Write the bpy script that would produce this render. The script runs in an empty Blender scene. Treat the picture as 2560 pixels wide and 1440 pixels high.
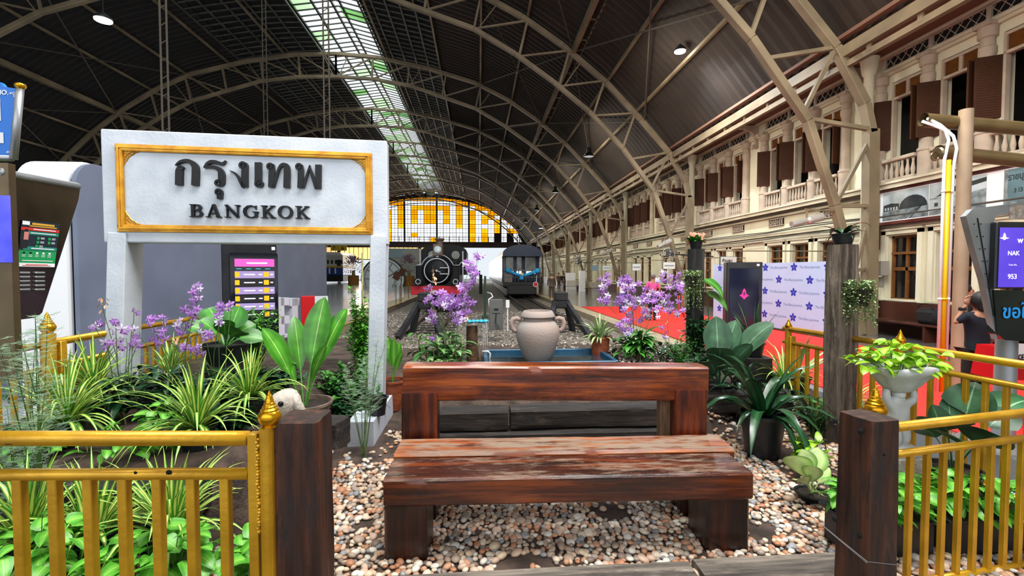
import bpy, bmesh, math, random
from mathutils import Vector, Matrix, Euler
SC = bpy.context.scene
COL = SC.collection
# ------------------------------------------------------------------ camera
FPX, CAMH = 1138.0, 1.75
_p = math.atan(39/FPX); _a = math.atan(83*math.cos(_p)/FPX)
CF = Vector((math.sin(_a)*math.cos(_p), math.cos(_a)*math.cos(_p), -math.sin(_p)))
CR = Vector((math.cos(_a), -math.sin(_a), 0))
CU = Vector((math.sin(_a)*math.sin(_p), math.cos(_a)*math.sin(_p), math.cos(_p)))
CAM0 = Vector((0, 0, CAMH))
cd = bpy.data.cameras.new('camera'); cam = bpy.data.objects.new('camera', cd); COL.objects.link(cam)
cd.sensor_width = 36.0; cd.lens = 36.0*FPX/2560.0; cd.clip_start = 0.05; cd.clip_end = 500
R3 = Matrix((CR, CU, -CF)).transposed()
cam.matrix_world = Matrix.Translation(CAM0) @ R3.to_4x4()
SC.camera = cam
def _ray(px, py): return CF + CR*((px-1280)/FPX) + CU*(-(py-720)/FPX)
def G(px, py, z=0.0):
    q = _ray(px, py); return CAM0 + q*((z-CAMH)/q.z)
def D(px, py, y):
    q = _ray(px, py); return CAM0 + q*(y/q.y)
def XP(px, py, x):
    q = _ray(px, py); return CAM0 + q*(x/q.x)
# ------------------------------------------------------------------ world, view
SC.view_settings.view_transform = 'Standard'; SC.view_settings.look = 'None'
SC.view_settings.gamma = 1.0; SC.view_settings.use_curve_mapping = False
SC.view_settings.exposure = 0.18
W = bpy.data.worlds.new('sky'); SC.world = W; W.use_nodes = True
bg = W.node_tree.nodes['Background']; bg.inputs[0].default_value = (0.86, 0.93, 1.0, 1); bg.inputs[1].default_value = 0.85
cy = SC.cycles
cy.max_bounces = 6; cy.diffuse_bounces = 3; cy.glossy_bounces = 3; cy.transmission_bounces = 4; cy.transparent_max_bounces = 12
cy.caustics_reflective = False; cy.caustics_refractive = False; cy.sample_clamp_indirect = 4.0
cy.use_adaptive_sampling = True; cy.adaptive_threshold = 0.03
def area_light(name, loc, target, sx, sy, power, color=(1, 1, 1)):
    l = bpy.data.lights.new(name, 'AREA'); l.shape = 'RECTANGLE'; l.size = sx; l.size_y = sy; l.energy = power; l.color = color
    o = bpy.data.objects.new(name, l); COL.objects.link(o); o.location = loc
    o.rotation_euler = (Vector(target)-Vector(loc)).to_track_quat('-Z', 'Y').to_euler()
    return o
# daylight from the open station front behind the visitor
area_light('daylight_from_station_front', (-2, -9, 7.0), (0.5, 6, 0.6), 22, 8, 900, (0.95, 0.97, 1.0))
# daylight falling in through the skylight strip over the tracks
area_light('skylight_daylight', (-9.2, 40, 18.9), (-9.2, 40, 0), 3.8, 90, 3600, (0.92, 1.0, 0.97))
# added overhead fill light for the entrance end, no lamp modelled there
area_light('overhead_fill_light', (1.5, 3, 13.0), (-.5, 7, 0), 9, 7, 2500, (1.0, 0.97, 0.93))
area_light('booth_fill_light', (4.0, 3.5, 9.5), (-5.4, 10, 1.0), 3, 5, 700, (0.95, 0.96, 1.0))  # added side fill to brighten the booth face, not an actual lamp
# added warm fill lights washing the platform building, without any fixtures
for i in range(6):
    area_light('platform_wall_fill', (4.6, 6.5+i*10.95, 7.6), (11.9, 7.5+i*10.95, 3.9), 1.0, 6, 420, (1.0, 0.91, 0.77))
# daylight pouring in through the open far end of the hall
area_light('daylight_from_far_end', (-9, 99, 7), (-9, 0, 2), 38, 12, 9000, (1, 1, 1))
# ------------------------------------------------------------------ object helpers
def tag(o, label=None, cat=None, group=None, kind=None):
    if label: o['label'] = label
    if cat: o['category'] = cat
    if group: o['group'] = group
    if kind: o['kind'] = kind
    return o
def thing(name, label, cat, loc=(0, 0, 0), rz=0.0, group=None, kind=None):
    o = bpy.data.objects.new(name, None); COL.objects.link(o); o.empty_display_size = .1
    o.location = loc; o.rotation_euler = (0, 0, rz)
    return tag(o, label, cat, group, kind)
def root_matrix(o):
    m = Matrix.Translation(o.location) @ o.rotation_euler.to_matrix().to_4x4()
    if o.parent: m = root_matrix(o.parent) @ m
    return m
def copy_tree(o, parent=None):
    kids = [c for c in o.children]
    c = o.copy(); COL.objects.link(c)
    if parent is not None: c.parent = parent
    for k in kids: copy_tree(k, c)
    return c
class MB:
    def __init__(s): s.v = []; s.f = []; s.mi = []; s.uv = []
    def add(s, vs, fs, mi=0, uvs=None):
        b = len(s.v); s.v += [tuple(x) for x in vs]
        for i, q in enumerate(fs):
            s.f.append([b+j for j in q]); s.mi.append(mi)
            s.uv.append(uvs[i] if uvs else None)
    def box(s, c, d, rot=None, mi=0, bev=0.0):
        x, y, z = d[0]/2, d[1]/2, d[2]/2
        m = rot if rot is not None else Matrix.Identity(3)
        c = Vector(c)
        if bev > 0:
            b = min(bev, x*.9, y*.9, z*.9); vs = []; idx = {}
            for sx in (-1, 1):
                for sy in (-1, 1):
                    for sz in (-1, 1):
                        for ax in range(3):
                            p = [sx*x, sy*y, sz*z]
                            for k in range(3):
                                if k != ax: p[k] -= (sx, sy, sz)[k]*b
                            idx[(sx, sy, sz, ax)] = len(vs); vs.append(c + m @ Vector(p))
            fs = []
            for ax in range(3):
                o1, o2 = [k for k in range(3) if k != ax]
                for sg in (-1, 1):
                    q = []
                    for (p1, p2) in ((-1, -1), (1, -1), (1, 1), (-1, 1)):
                        k = [0, 0, 0]; k[ax] = sg; k[o1] = p1; k[o2] = p2; q.append(idx[(*k, ax)])
                    fs.append(q)
                for p1 in (-1, 1):
                    for p2 in (-1, 1):
                        k0 = [0, 0, 0]; k0[ax] = -1; k0[o1] = p1; k0[o2] = p2
                        k1 = list(k0); k1[ax] = 1
                        fs.append([idx[(*k0, o1)], idx[(*k1, o1)], idx[(*k1, o2)], idx[(*k0, o2)]])
            for sx in (-1, 1):
                for sy in (-1, 1):
                    for sz in (-1, 1): fs.append([idx[(sx, sy, sz, 0)], idx[(sx, sy, sz, 1)], idx[(sx, sy, sz, 2)]])
            s.add(vs, fs, mi); return s
        vs = [c + m @ Vector(p) for p in ((-x, -y, -z), (x, -y, -z), (x, y, -z), (-x, y, -z), (-x, -y, z), (x, -y, z), (x, y, z), (-x, y, z))]
        s.add(vs, [(0, 3, 2, 1), (4, 5, 6, 7), (0, 1, 5, 4), (1, 2, 6, 5), (2, 3, 7, 6), (3, 0, 4, 7)], mi); return s
    def beam(s, a, b, w, h, up=(0, 0, 1), mi=0, bev=0):
        a = Vector(a); b = Vector(b); d = b-a; L = d.length
        if L < 1e-6: return s
        d.normalize(); u = Vector(up)
        if abs(d.dot(u)) > .98: u = Vector((0, 1, 0))
        r = d.cross(u).normalized(); u = r.cross(d)
        s.box((a+b)/2, (L, w, h), Matrix((d, r, u)).transposed(), mi, bev); return s
    def tube(s, pts, rad, n=8, mi=0, cap=True, closed=False):
        pts = [Vector(p) for p in pts]; k = len(pts)
        if not hasattr(rad, '__len__'): rad = [rad]*k
        ref = None; rings = []
        vs = []
        for i, p in enumerate(pts):
            if closed: t = pts[(i+1) % k]-pts[i-1]
            else: t = pts[min(i+1, k-1)]-pts[max(i-1, 0)]
            if t.length < 1e-9: t = Vector((0, 0, 1))
            t.normalize()
            if ref is None:
                ref = Vector((0, 0, 1)) if abs(t.z) < .9 else Vector((1, 0, 0))
            a = (ref - t*ref.dot(t))
            if a.length < 1e-6: a = Vector((0, 1, 0)) - t*t.y
            a.normalize(); ref = a; b = t.cross(a)
            for j in range(n):
                w = 2*math.pi*j/n; vs.append(p + (a*math.cos(w)+b*math.sin(w))*rad[i])
        fs = []
        for i in range(k if closed else k-1):
            i2 = (i+1) % k
            for j in range(n): fs.append((i*n+j, i*n+(j+1) % n, i2*n+(j+1) % n, i2*n+j))
        if cap and not closed: fs.append(tuple(range(n))[::-1]); fs.append(tuple((k-1)*n+j for j in range(n)))
        s.add(vs, fs, mi); return s
    def lathe(s, prof, c=(0, 0, 0), n=24, mi=0, axis='z', capb=True, capt=True, sx=1, sy=1):
        c = Vector(c); vs = []; k = len(prof)
        for (r, z) in prof:
            for j in range(n):
                w = 2*math.pi*j/n; p = (r*math.cos(w)*sx, r*math.sin(w)*sy, z)
                if axis == 'y': p = (p[0], z, p[1])
                elif axis == 'x': p = (z, p[0], p[1])
                vs.append(c+Vector(p))
        fs = [(i*n+j, i*n+(j+1) % n, (i+1)*n+(j+1) % n, (i+1)*n+j) for i in range(k-1) for j in range(n)]
        if capb: fs.append(tuple(range(n))[::-1])
        if capt: fs.append(tuple((k-1)*n+j for j in range(n)))
        s.add(vs, fs, mi); return s
    def prism(s, poly, o, ux, uy, depth, mi=0):
        """poly (2d list) on plane o,ux,uy extruded along n=ux x uy by depth"""
        o = Vector(o); ux = Vector(ux); uy = Vector(uy); nn = ux.cross(uy).normalized(); k = len(poly)
        vs = [o+ux*p[0]+uy*p[1] for p in poly]; vs += [v+nn*depth for v in vs]
        fs = [(i, (i+1) % k, k+(i+1) % k, k+i) for i in range(k)]
        from mathutils.geometry import tessellate_polygon
        tr = tessellate_polygon([[Vector((p[0], p[1], 0)) for p in poly]])
        for t in tr: fs.append(tuple(t)); fs.append(tuple(k+j for j in t))
        s.add(vs, fs, mi); return s
    def quad(s, a, b, c, d, mi=0): s.add([a, b, c, d], [(0, 1, 2, 3)], mi); return s
    def sphere(s, c, r, n=12, mi=0, sc=(1, 1, 1), rot=None):
        c = Vector(c); h = max(4, n//2); vs = []; m = rot if rot is not None else Matrix.Identity(3)
        for i in range(1, h):
            t = math.pi*i/h
            for j in range(n):
                w = 2*math.pi*j/n
                vs.append(c + m @ Vector((r*sc[0]*math.sin(t)*math.cos(w), r*sc[1]*math.sin(t)*math.sin(w), r*sc[2]*math.cos(t))))
        a = len(vs); vs.append(c + m @ Vector((0, 0, r*sc[2]))); vs.append(c + m @ Vector((0, 0, -r*sc[2])))
        fs = [(i*n+j, (i+1)*n+j, (i+1)*n+(j+1) % n, i*n+(j+1) % n) for i in range(h-2) for j in range(n)]
        fs += [(a, j, (j+1) % n) for j in range(n)] + [(a+1, (h-2)*n+(j+1) % n, (h-2)*n+j) for j in range(n)]
        s.add(vs, fs, mi); return s
    def build(s, name, mats, parent=None, world=True, smooth=False, label=None, cat=None, group=None, kind=None, fix=True, origin=None):
        if not isinstance(mats, (list, tuple)): mats = [mats]
        me = bpy.data.meshes.new(name); vs = s.v; loc = None
        if parent is not None:
            if world:
                im = root_matrix(parent).inverted(); vs = [im @ Vector(v) for v in vs]
        else:
            if origin is not None: loc = Vector(origin)
            else:
                xs = [v[0] for v in vs]; ys = [v[1] for v in vs]; zs = [v[2] for v in vs]
                loc = Vector(((min(xs)+max(xs))/2, (min(ys)+max(ys))/2, min(zs)))
            if world: vs = [Vector(v)-loc for v in vs]
        me.from_pydata([tuple(v) for v in vs], [], s.f)
        for m in mats: me.materials.append(m)
        if len(mats) > 1: me.polygons.foreach_set('material_index', s.mi)
        if any(u is not None for u in s.uv):
            ul = me.uv_layers.new(name='uv'); li = 0
            for pi, q in enumerate(s.f):
                for j in range(len(q)):
                    if s.uv[pi] is not None: ul.data[li].uv = s.uv[pi][j]
                    li += 1
        if fix:
            bm = bmesh.new(); bm.from_mesh(me); bmesh.ops.recalc_face_normals(bm, faces=bm.faces); bm.to_mesh(me); bm.free()
        if smooth == 'auto':
            me.polygons.foreach_set('use_smooth', [True]*len(me.polygons))
            try: me.set_sharp_from_angle(angle=math.radians(38))
            except Exception: pass
        elif smooth: me.polygons.foreach_set('use_smooth', [True]*len(me.polygons))
        me.update()
        o = bpy.data.objects.new(name, me); COL.objects.link(o)
        if parent is not None: o.parent = parent
        elif loc is not None: o.location = loc
        return tag(o, label, cat, group, kind)
# ------------------------------------------------------------------ materials
def lin(h):
    if isinstance(h, str):
        h = h.lstrip('#'); c = [int(h[i:i+2], 16)/255 for i in (0, 2, 4)]
        return tuple((x/12.92 if x <= .04045 else ((x+.055)/1.055)**2.4) for x in c)+(1,)
    return tuple(h)+(1,) if len(h) == 3 else tuple(h)
def newmat(name):
    m = bpy.data.materials.new(name); m.use_nodes = True
    nt = m.node_tree; b = nt.nodes['Principled BSDF']; return m, nt, b
def N(nt, t, **kw):
    n = nt.nodes.new(t)
    for k, v in kw.items(): setattr(n, k, v)
    return n
def pm(name, c1, c2=None, scale=6, stretch=(1, 1, 1), rough=.6, metal=0, bump=0, bscale=None, spec=None, mix=(.35, .65), detail=4, coat=0, emis=0, coords='Object', rv=0):
    m, nt, b = newmat(name); L = nt.links
    b.inputs['Roughness'].default_value = rough; b.inputs['Metallic'].default_value = metal
    if spec is not None: b.inputs['Specular IOR Level'].default_value = spec
    if coat: b.inputs['Coat Weight'].default_value = coat; b.inputs['Coat Roughness'].default_value = .12
    c1 = lin(c1); b.inputs['Base Color'].default_value = c1
    if emis: b.inputs['Emission Color'].default_value = c1; b.inputs['Emission Strength'].default_value = emis
    if c2 is not None or bump:
        tc = N(nt, 'ShaderNodeTexCoord'); mp = N(nt, 'ShaderNodeMapping'); mp.inputs['Scale'].default_value = stretch
        L.new(tc.outputs[coords], mp.inputs[0])
        nz = N(nt, 'ShaderNodeTexNoise'); nz.inputs['Scale'].default_value = scale; nz.inputs['Detail'].default_value = detail
        L.new(mp.outputs[0], nz.inputs['Vector'])
        if c2 is not None:
            r = N(nt, 'ShaderNodeValToRGB'); r.color_ramp.elements[0].position = mix[0]; r.color_ramp.elements[1].position = mix[1]
            r.color_ramp.elements[0].color = c1; r.color_ramp.elements[1].color = lin(c2)
            L.new(nz.outputs[0], r.inputs[0]); L.new(r.outputs[0], b.inputs['Base Color'])
            if emis: L.new(r.outputs[0], b.inputs['Emission Color'])
        if rv:
            mr = N(nt, 'ShaderNodeMapRange'); mr.inputs[3].default_value = max(.03, rough-rv); mr.inputs[4].default_value = min(1, rough+rv)
            L.new(nz.outputs[0], mr.inputs[0]); L.new(mr.outputs[0], b.inputs['Roughness'])
        if bump:
            if bscale:
                nz2 = N(nt, 'ShaderNodeTexNoise'); nz2.inputs['Scale'].default_value = bscale; L.new(mp.outputs[0], nz2.inputs['Vector'])
            else: nz2 = nz
            bp = N(nt, 'ShaderNodeBump'); bp.inputs['Strength'].default_value = bump; bp.inputs['Distance'].default_value = .02
            L.new(nz2.outputs[0], bp.inputs['Height']); L.new(bp.outputs[0], b.inputs['Normal'])
    return m
def wood(name, dark, mid, light, axis=0, rough=.35, worn=None, wornpos=.62, coat=0, sc=1.0, crack=.5, topworn=False):
    """grain stretched along axis; worn = colour of bleached patches; topworn: the worn patches sit on the upward faces"""
    m, nt, b = newmat(name); L = nt.links
    tc = N(nt, 'ShaderNodeTexCoord'); mp = N(nt, 'ShaderNodeMapping')
    st = [9*sc, 9*sc, 9*sc]; st[axis] = .55*sc; mp.inputs['Scale'].default_value = st
    L.new(tc.outputs['Object'], mp.inputs[0])
    nz = N(nt, 'ShaderNodeTexNoise'); nz.inputs['Scale'].default_value = 2.2; nz.inputs['Detail'].default_value = 8; nz.inputs['Roughness'].default_value = .62
    L.new(mp.outputs[0], nz.inputs['Vector'])
    r = N(nt, 'ShaderNodeValToRGB'); e = r.color_ramp.elements
    e[0].position = .3; e[0].color = lin(dark); e[1].position = .68; e[1].color = lin(light)
    q = e.new(.48); q.color = lin(mid)
    L.new(nz.outputs[0], r.inputs[0]); out = r.outputs[0]
    mp2 = N(nt, 'ShaderNodeMapping'); st2 = [3.2*sc]*3; st2[axis] = 1.0*sc; mp2.inputs['Scale'].default_value = st2; mp2.inputs['Location'].default_value = (3, 1, 7)
    L.new(tc.outputs['Object'], mp2.inputs[0])
    n2 = N(nt, 'ShaderNodeTexNoise'); n2.inputs['Scale'].default_value = 1.6; n2.inputs['Detail'].default_value = 7; n2.inputs['Roughness'].default_value = .7
    L.new(mp2.outputs[0], n2.inputs['Vector'])
    # dark stains
    rs = N(nt, 'ShaderNodeValToRGB'); rs.color_ramp.elements[0].position = .38; rs.color_ramp.elements[1].position = .5
    rs.color_ramp.elements[0].color = (.28, .25, .25, 1); rs.color_ramp.elements[1].color = (1, 1, 1, 1)
    L.new(n2.outputs[0], rs.inputs[0])
    mul = N(nt, 'ShaderNodeMixRGB', blend_type='MULTIPLY'); mul.inputs[0].default_value = .85; L.new(out, mul.inputs[1]); L.new(rs.outputs[0], mul.inputs[2]); out = mul.outputs[0]
    if worn:
        rw = N(nt, 'ShaderNodeValToRGB'); rw.color_ramp.elements[0].position = wornpos-.06; rw.color_ramp.elements[1].position = wornpos+.06
        rw.color_ramp.elements[0].color = (0, 0, 0, 1); rw.color_ramp.elements[1].color = (1, 1, 1, 1)
        n3 = N(nt, 'ShaderNodeTexNoise'); n3.inputs['Scale'].default_value = 3.1; n3.inputs['Detail'].default_value = 10; n3.inputs['Roughness'].default_value = .75
        mp3 = N(nt, 'ShaderNodeMapping'); st3 = [4*sc]*3; st3[axis] = .8*sc; mp3.inputs['Scale'].default_value = st3; L.new(tc.outputs['Object'], mp3.inputs[0]); L.new(mp3.outputs[0], n3.inputs['Vector'])
        L.new(n3.outputs[0], rw.inputs[0]); fac = rw.outputs[0]
        if topworn:
            g = N(nt, 'ShaderNodeNewGeometry'); sx = N(nt, 'ShaderNodeSeparateXYZ'); L.new(g.outputs['Normal'], sx.inputs[0])
            mm = N(nt, 'ShaderNodeMath', operation='MULTIPLY'); mm.use_clamp = True; L.new(sx.outputs[2], mm.inputs[0]); L.new(fac, mm.inputs[1]); fac = mm.outputs[0]
        mw = N(nt, 'ShaderNodeMixRGB'); L.new(fac, mw.inputs[0]); L.new(out, mw.inputs[1]); mw.inputs[2].default_value = lin(worn); out = mw.outputs[0]
        mr = N(nt, 'ShaderNodeMapRange'); mr.inputs[3].default_value = rough; mr.inputs[4].default_value = min(1, rough+.3); L.new(fac, mr.inputs[0]); L.new(mr.outputs[0], b.inputs['Roughness'])
    else: b.inputs['Roughness'].default_value = rough
    L.new(out, b.inputs['Base Color'])
    if coat: b.inputs['Coat Weight'].default_value = coat; b.inputs['Coat Roughness'].default_value = .2
    bp = N(nt, 'ShaderNodeBump'); bp.inputs['Strength'].default_value = crack; bp.inputs['Distance'].default_value = .015
    L.new(nz.outputs[0], bp.inputs['Height']); L.new(bp.outputs[0], b.inputs['Normal'])
    return m
def leafmat(name, edge, mid, rough=.38, pos=(.35, .6), vein=None, transl=.0, dark=.65):
    """uv.x across the leaf (0..1); stripe colour mid in the middle, edge outside"""
    m, nt, b = newmat(name); L = nt.links
    uv = N(nt, 'ShaderNodeUVMap'); sp = N(nt, 'ShaderNodeSeparateXYZ'); L.new(uv.outputs[0], sp.inputs[0])
    s1 = N(nt, 'ShaderNodeMath', operation='SUBTRACT'); s1.inputs[1].default_value = .5; L.new(sp.outputs[0], s1.inputs[0])
    ab = N(nt, 'ShaderNodeMath', operation='ABSOLUTE'); L.new(s1.outputs[0], ab.inputs[0])
    m2 = N(nt, 'ShaderNodeMath', operation='MULTIPLY'); m2.inputs[1].default_value = 2; L.new(ab.outputs[0], m2.inputs[0])
    r = N(nt, 'ShaderNodeValToRGB'); e = r.color_ramp.elements; e[0].position = pos[0]; e[0].color = lin(mid); e[1].position = pos[1]; e[1].color = lin(edge)
    if vein: q = e.new(.02); q.color = lin(vein); q2 = e.new(.06); q2.color = lin(mid)
    L.new(m2.outputs[0], r.inputs[0])
    tc = N(nt, 'ShaderNodeTexCoord'); nz = N(nt, 'ShaderNodeTexNoise'); nz.inputs['Scale'].default_value = 7; L.new(tc.outputs['Object'], nz.inputs['Vector'])
    mr = N(nt, 'ShaderNodeMapRange'); mr.inputs[1].default_value = .3; mr.inputs[2].default_value = .7; mr.inputs[3].default_value = dark; mr.inputs[4].default_value = 1.25; L.new(nz.outputs[0], mr.inputs[0])
    mu = N(nt, 'ShaderNodeMixRGB', blend_type='MULTIPLY'); mu.inputs[0].default_value = 1; L.new(r.outputs[0], mu.inputs[1]); L.new(mr.outputs[0], mu.inputs[2])
    L.new(mu.outputs[0], b.inputs['Base Color']); b.inputs['Roughness'].default_value = rough
    if transl:
        b.inputs['Subsurface Weight'].default_value = 0
        tr = N(nt, 'ShaderNodeBsdfTranslucent'); L.new(mu.outputs[0], tr.inputs[0]); mx = N(nt, 'ShaderNodeMixShader'); mx.inputs[0].default_value = transl
        L.new(b.outputs[0], mx.inputs[1]); L.new(tr.outputs[0], mx.inputs[2]); L.new(mx.outputs[0], nt.nodes['Material Output'].inputs[0])
    return m
def glassmat(name, col, mixf=.0, rough=.05):
    m, nt, b = newmat(name); L = nt.links
    t = N(nt, 'ShaderNodeBsdfTransparent'); t.inputs[0].default_value = lin(col)
    gl = N(nt, 'ShaderNodeBsdfGlossy'); gl.inputs[0].default_value = (1, 1, 1, 1); gl.inputs['Roughness'].default_value = rough
    mx = N(nt, 'ShaderNodeMixShader'); mx.inputs[0].default_value = mixf; L.new(t.outputs[0], mx.inputs[1]); L.new(gl.outputs[0], mx.inputs[2])
    L.new(mx.outputs[0], nt.nodes['Material Output'].inputs[0]); return m
M = {}
M['white'] = pm('white_paint', '#ccd2da', '#b8c0ca', scale=3, stretch=(1, 1, 1), rough=.45, bump=.15, bscale=30)
M['white2'] = pm('white_gloss', '#e6e8ea', rough=.3)
M['gold'] = pm('gold_paint', '#d2a024', '#b38418', scale=5, rough=.33, metal=.4, bump=.08, bscale=40, rv=.08)
M['goldframe'] = pm('gold_frame_paint', '#d9a02c', '#b87a14', scale=8, rough=.35, metal=.5)
M['goldfin'] = pm('gold_finial_paint', '#e0a81e', '#b27b08', scale=6, rough=.25, metal=.8)
M['blackgloss'] = pm('black_gloss', '#050507', rough=.3, spec=.25)
M['black'] = pm('black_plastic', '#0c0e12', '#171a20', scale=8, rough=.45)
M['dark'] = pm('dark_void', '#050506', rough=.9)
M['benchred'] = wood('varnished_bench_timber', '#1c0803', '#6c2a0a', '#a85214', 0, .24, worn='#8d6f58', wornpos=.69, coat=.4, crack=.35)
M['benchtop'] = wood('worn_bench_timber', '#2c1006', '#7a340e', '#b8641e', 0, .33, worn='#86725f', wornpos=.49, coat=.12, crack=.6, topworn=True)
M['benchtop2'] = wood('dark_worn_bench_timber', '#120502', '#421808', '#7c380f', 0, .26, worn='#806a58', wornpos=.56, coat=.3, crack=.5, topworn=True)
M['benchleg'] = wood('dark_red_bench_timber', '#0a0302', '#240b05', '#4c1c0a', 2, .32, worn='#5c3c22', wornpos=.72, coat=.15, crack=.4)
M['benchpost'] = wood('red_bench_post', '#1a0703', '#501a08', '#7e3412', 2, .32, worn='#5c3c22', wornpos=.70, coat=.15, crack=.4)
M['postwood'] = wood('red_brown_sleeper', '#100806', '#331a10', '#58301c', 2, .5, worn='#231b18', wornpos=.56, crack=.9)
M['sleeper'] = wood('black_old_sleeper', '#0b0908', '#1c1714', '#352b24', 0, .75, worn='#5a5148', wornpos=.62, crack=1.0)
M['greypost'] = wood('weathered_grey_timber', '#2c2520', '#5d5045', '#8d7e6e', 2, .85, worn='#a3978a', wornpos=.62, crack=1.0)
M['blackpost'] = wood('charred_timber', '#0c0c0d', '#1e1e1f', '#3a3836', 2, .8, crack=1.0)
M['terracotta'] = pm('terracotta', '#a5532c', '#7d3b20', scale=9, rough=.75, bump=.3, bscale=30)
M['claypot'] = pm('old_clay', '#7d6a5a', '#54463c', scale=7, rough=.8, bump=.4, bscale=25)
M['jar'] = pm('speckled_jar_clay', '#a08c80', '#938d88', scale=3, rough=.8, bump=.35, bscale=60)
M['potblack'] = pm('black_nursery_pot', '#0d0f12', '#1a1d22', scale=10, rough=.4)
M['soil'] = pm('soil', '#2e2118', '#17100b', scale=18, rough=.95, bump=.8)
M['steel'] = pm('stainless_steel', '#a6a9ac', '#85888b', scale=2, rough=.38, metal=.6, rv=.1)
M['steelwarm'] = pm('warm_dull_steel', '#7a6a50', '#5b4f3d', scale=3, rough=.35, metal=.8, rv=.1)
M['water'] = pm('pond_water', '#10333f', rough=.06, coat=1)
M['blueplastic'] = pm('blue_basin', '#12506f', '#0d3c58', scale=5, rough=.4)
M['red'] = pm('red_carpet', '#d92a20', '#c9241c', scale=30, rough=.95)
M['redgloss'] = pm('red_paint', '#b40a14', rough=.3)
M['greywall'] = pm('blue_grey_panel', '#6b7488', '#626b7e', scale=1.5, rough=.5)
M['leaf'] = leafmat('mid_green_leaf', '#2f6a20', '#3f8429', vein='#86b35e')
M['leafbright2'] = leafmat('fresh_paddle_leaf', '#3c7f1e', '#4f9728', vein='#a8cf7a', rough=.3, transl=.15)
M['leafpale2'] = leafmat('soft_green_leaf', '#4f8040', '#6c9a58', vein='#a5c48a', rough=.45)
M['leafdark2'] = leafmat('grey_green_leaf', '#3c6a48', '#4b7a54', rough=.35)
M['philo'] = leafmat('heart_leaf_deep_green', '#22502c', '#2f6238', vein='#86ad84', rough=.4, dark=.55)
M['dusty'] = leafmat('dusty_grey_green_leaf', '#34583c', '#426a4a', vein='#7d9c80', rough=.5, dark=.55)
M['leafdark'] = leafmat('dark_green_leaf', '#16381e', '#1f4a27', rough=.3, vein='#3f6b43')
M['leafbright'] = leafmat('bright_green_leaf', '#4d9a2a', '#6db83a', vein='#b5d77a', transl=.15)
M['leaflime'] = leafmat('lime_leaf', '#7fb81f', '#a9d33c', rough=.35, transl=.2)
M['variegated'] = leafmat('striped_leaf', '#4a8c26', '#d9e07a', pos=(.34, .5), transl=.15, dark=.8)
M['variegated2'] = leafmat('cream_edged_leaf', '#ccd39a', '#3c7a26', pos=(.45, .65), transl=.1, dark=.8)
M['leafcream'] = leafmat('cream_green_leaf', '#7faa54', '#cfe0a0', pos=(.5, .9))
M['leafpale'] = leafmat('pale_trailing_leaf', '#7f9a60', '#a5bb82')
M['fern'] = pm('feathery_green', '#6f9070', '#93ad88', scale=6, rough=.7)
M['stem'] = pm('green_stem', '#4f7030', '#3b5524', scale=8, rough=.6)
M['cane'] = pm('dry_cane', '#7a7a4a', '#9a9468', scale=8, rough=.7)
M['petal'] = leafmat('orchid_petal', '#8f50b8', '#c08ed8', rough=.6, pos=(.3, .8), transl=.25, dark=.75)
M['petalw'] = leafmat('white_orchid_petal', '#b386d2', '#e6daf0', rough=.6, pos=(.5, .95), transl=.25, dark=.85)
M['lip'] = pm('orchid_lip', '#6a1f8a', '#8c2f9f', scale=20, rough=.6)
M['bud'] = pm('faded_bud', '#cf8a6c', '#e0b090', scale=15, rough=.7)
# ================================================================== SETTING
CX = -10.15
OUT = [(0, 17.35), (2.9, 17.2), (6.5, 16.55), (9.95, 15.6), (12.3, 14.45), (14.4, 13.1), (16.6, 11.35), (18.4, 9.55), (19.9, 7.9), (20.8, 6.4), (21.0, 5.6)]
INN = [(0, 15.75), (2.7, 15.65), (5.3, 15.25), (9.95, 13.75), (12.0, 12.6), (13.9, 11.3), (15.7, 9.9), (17.5, 8.05), (19.15, 5.9), (20.0, 3.6), (20.6, 1.6), (20.85, 0)]
def interp(P, u):
    for (a, za), (b, zb) in zip(P, P[1:]):
        if a <= u <= b: return za+(zb-za)*(u-a)/(b-a)
    return P[-1][1]
WX = 11.9
mtruss = pm('cream_grey_steel', '#897a60', '#6a5d48', scale=.8, rough=.6)
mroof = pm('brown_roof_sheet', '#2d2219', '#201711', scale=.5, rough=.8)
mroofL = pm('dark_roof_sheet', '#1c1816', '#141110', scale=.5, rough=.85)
mwallc = pm('cream_plaster', '#dcd8be', '#cdc7aa', scale=.7, rough=.8, bump=.1)
mstone = pm('pinkish_stone', '#b5a592', '#a29180', scale=2, rough=.8)
mbrown = pm('brown_dado', '#4a261a', '#3f2015', scale=1.5, rough=.45)
mshut = pm('brown_shutter', '#42230f', '#321a0b', scale=12, stretch=(1, 1, 6), rough=.7, spec=.2)
mframe = pm('brown_window_frame', '#7a4e22', '#6a4018', scale=5, rough=.5)
mglassdark = pm('dark_window_glass', '#0c0d10', rough=.08, coat=.6)
mtile = None
def floor_tile(name, c1, c2, rough, sc=1.6):
    m, nt, b = newmat(name); L = nt.links
    tc = N(nt, 'ShaderNodeTexCoord'); br = N(nt, 'ShaderNodeTexBrick'); br.offset = 0; br.inputs['Scale'].default_value = sc
    br.inputs['Color1'].default_value = lin(c1); br.inputs['Color2'].default_value = lin(c2); br.inputs['Mortar'].default_value = lin('#3a3a3c'); br.inputs['Mortar Size'].default_value = .006
    br.inputs['Brick Width'].default_value = 1; br.inputs['Row Height'].default_value = 1
    L.new(tc.outputs['Object'], br.inputs[0]); L.new(br.outputs[0], b.inputs['Base Color']); b.inputs['Roughness'].default_value = rough
    b.inputs['Coat Weight'].default_value = .5; b.inputs['Coat Roughness'].default_value = .08
    return m
mfloor = floor_tile('polished_grey_floor', '#6b6a69', '#626160', .22)
mfloorL = floor_tile('polished_pale_floor', '#b4b5be', '#a9aab2', .2)
mkerb = pm('cream_platform_edge', '#a89a80', '#978a72', scale=2, rough=.6)
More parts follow.
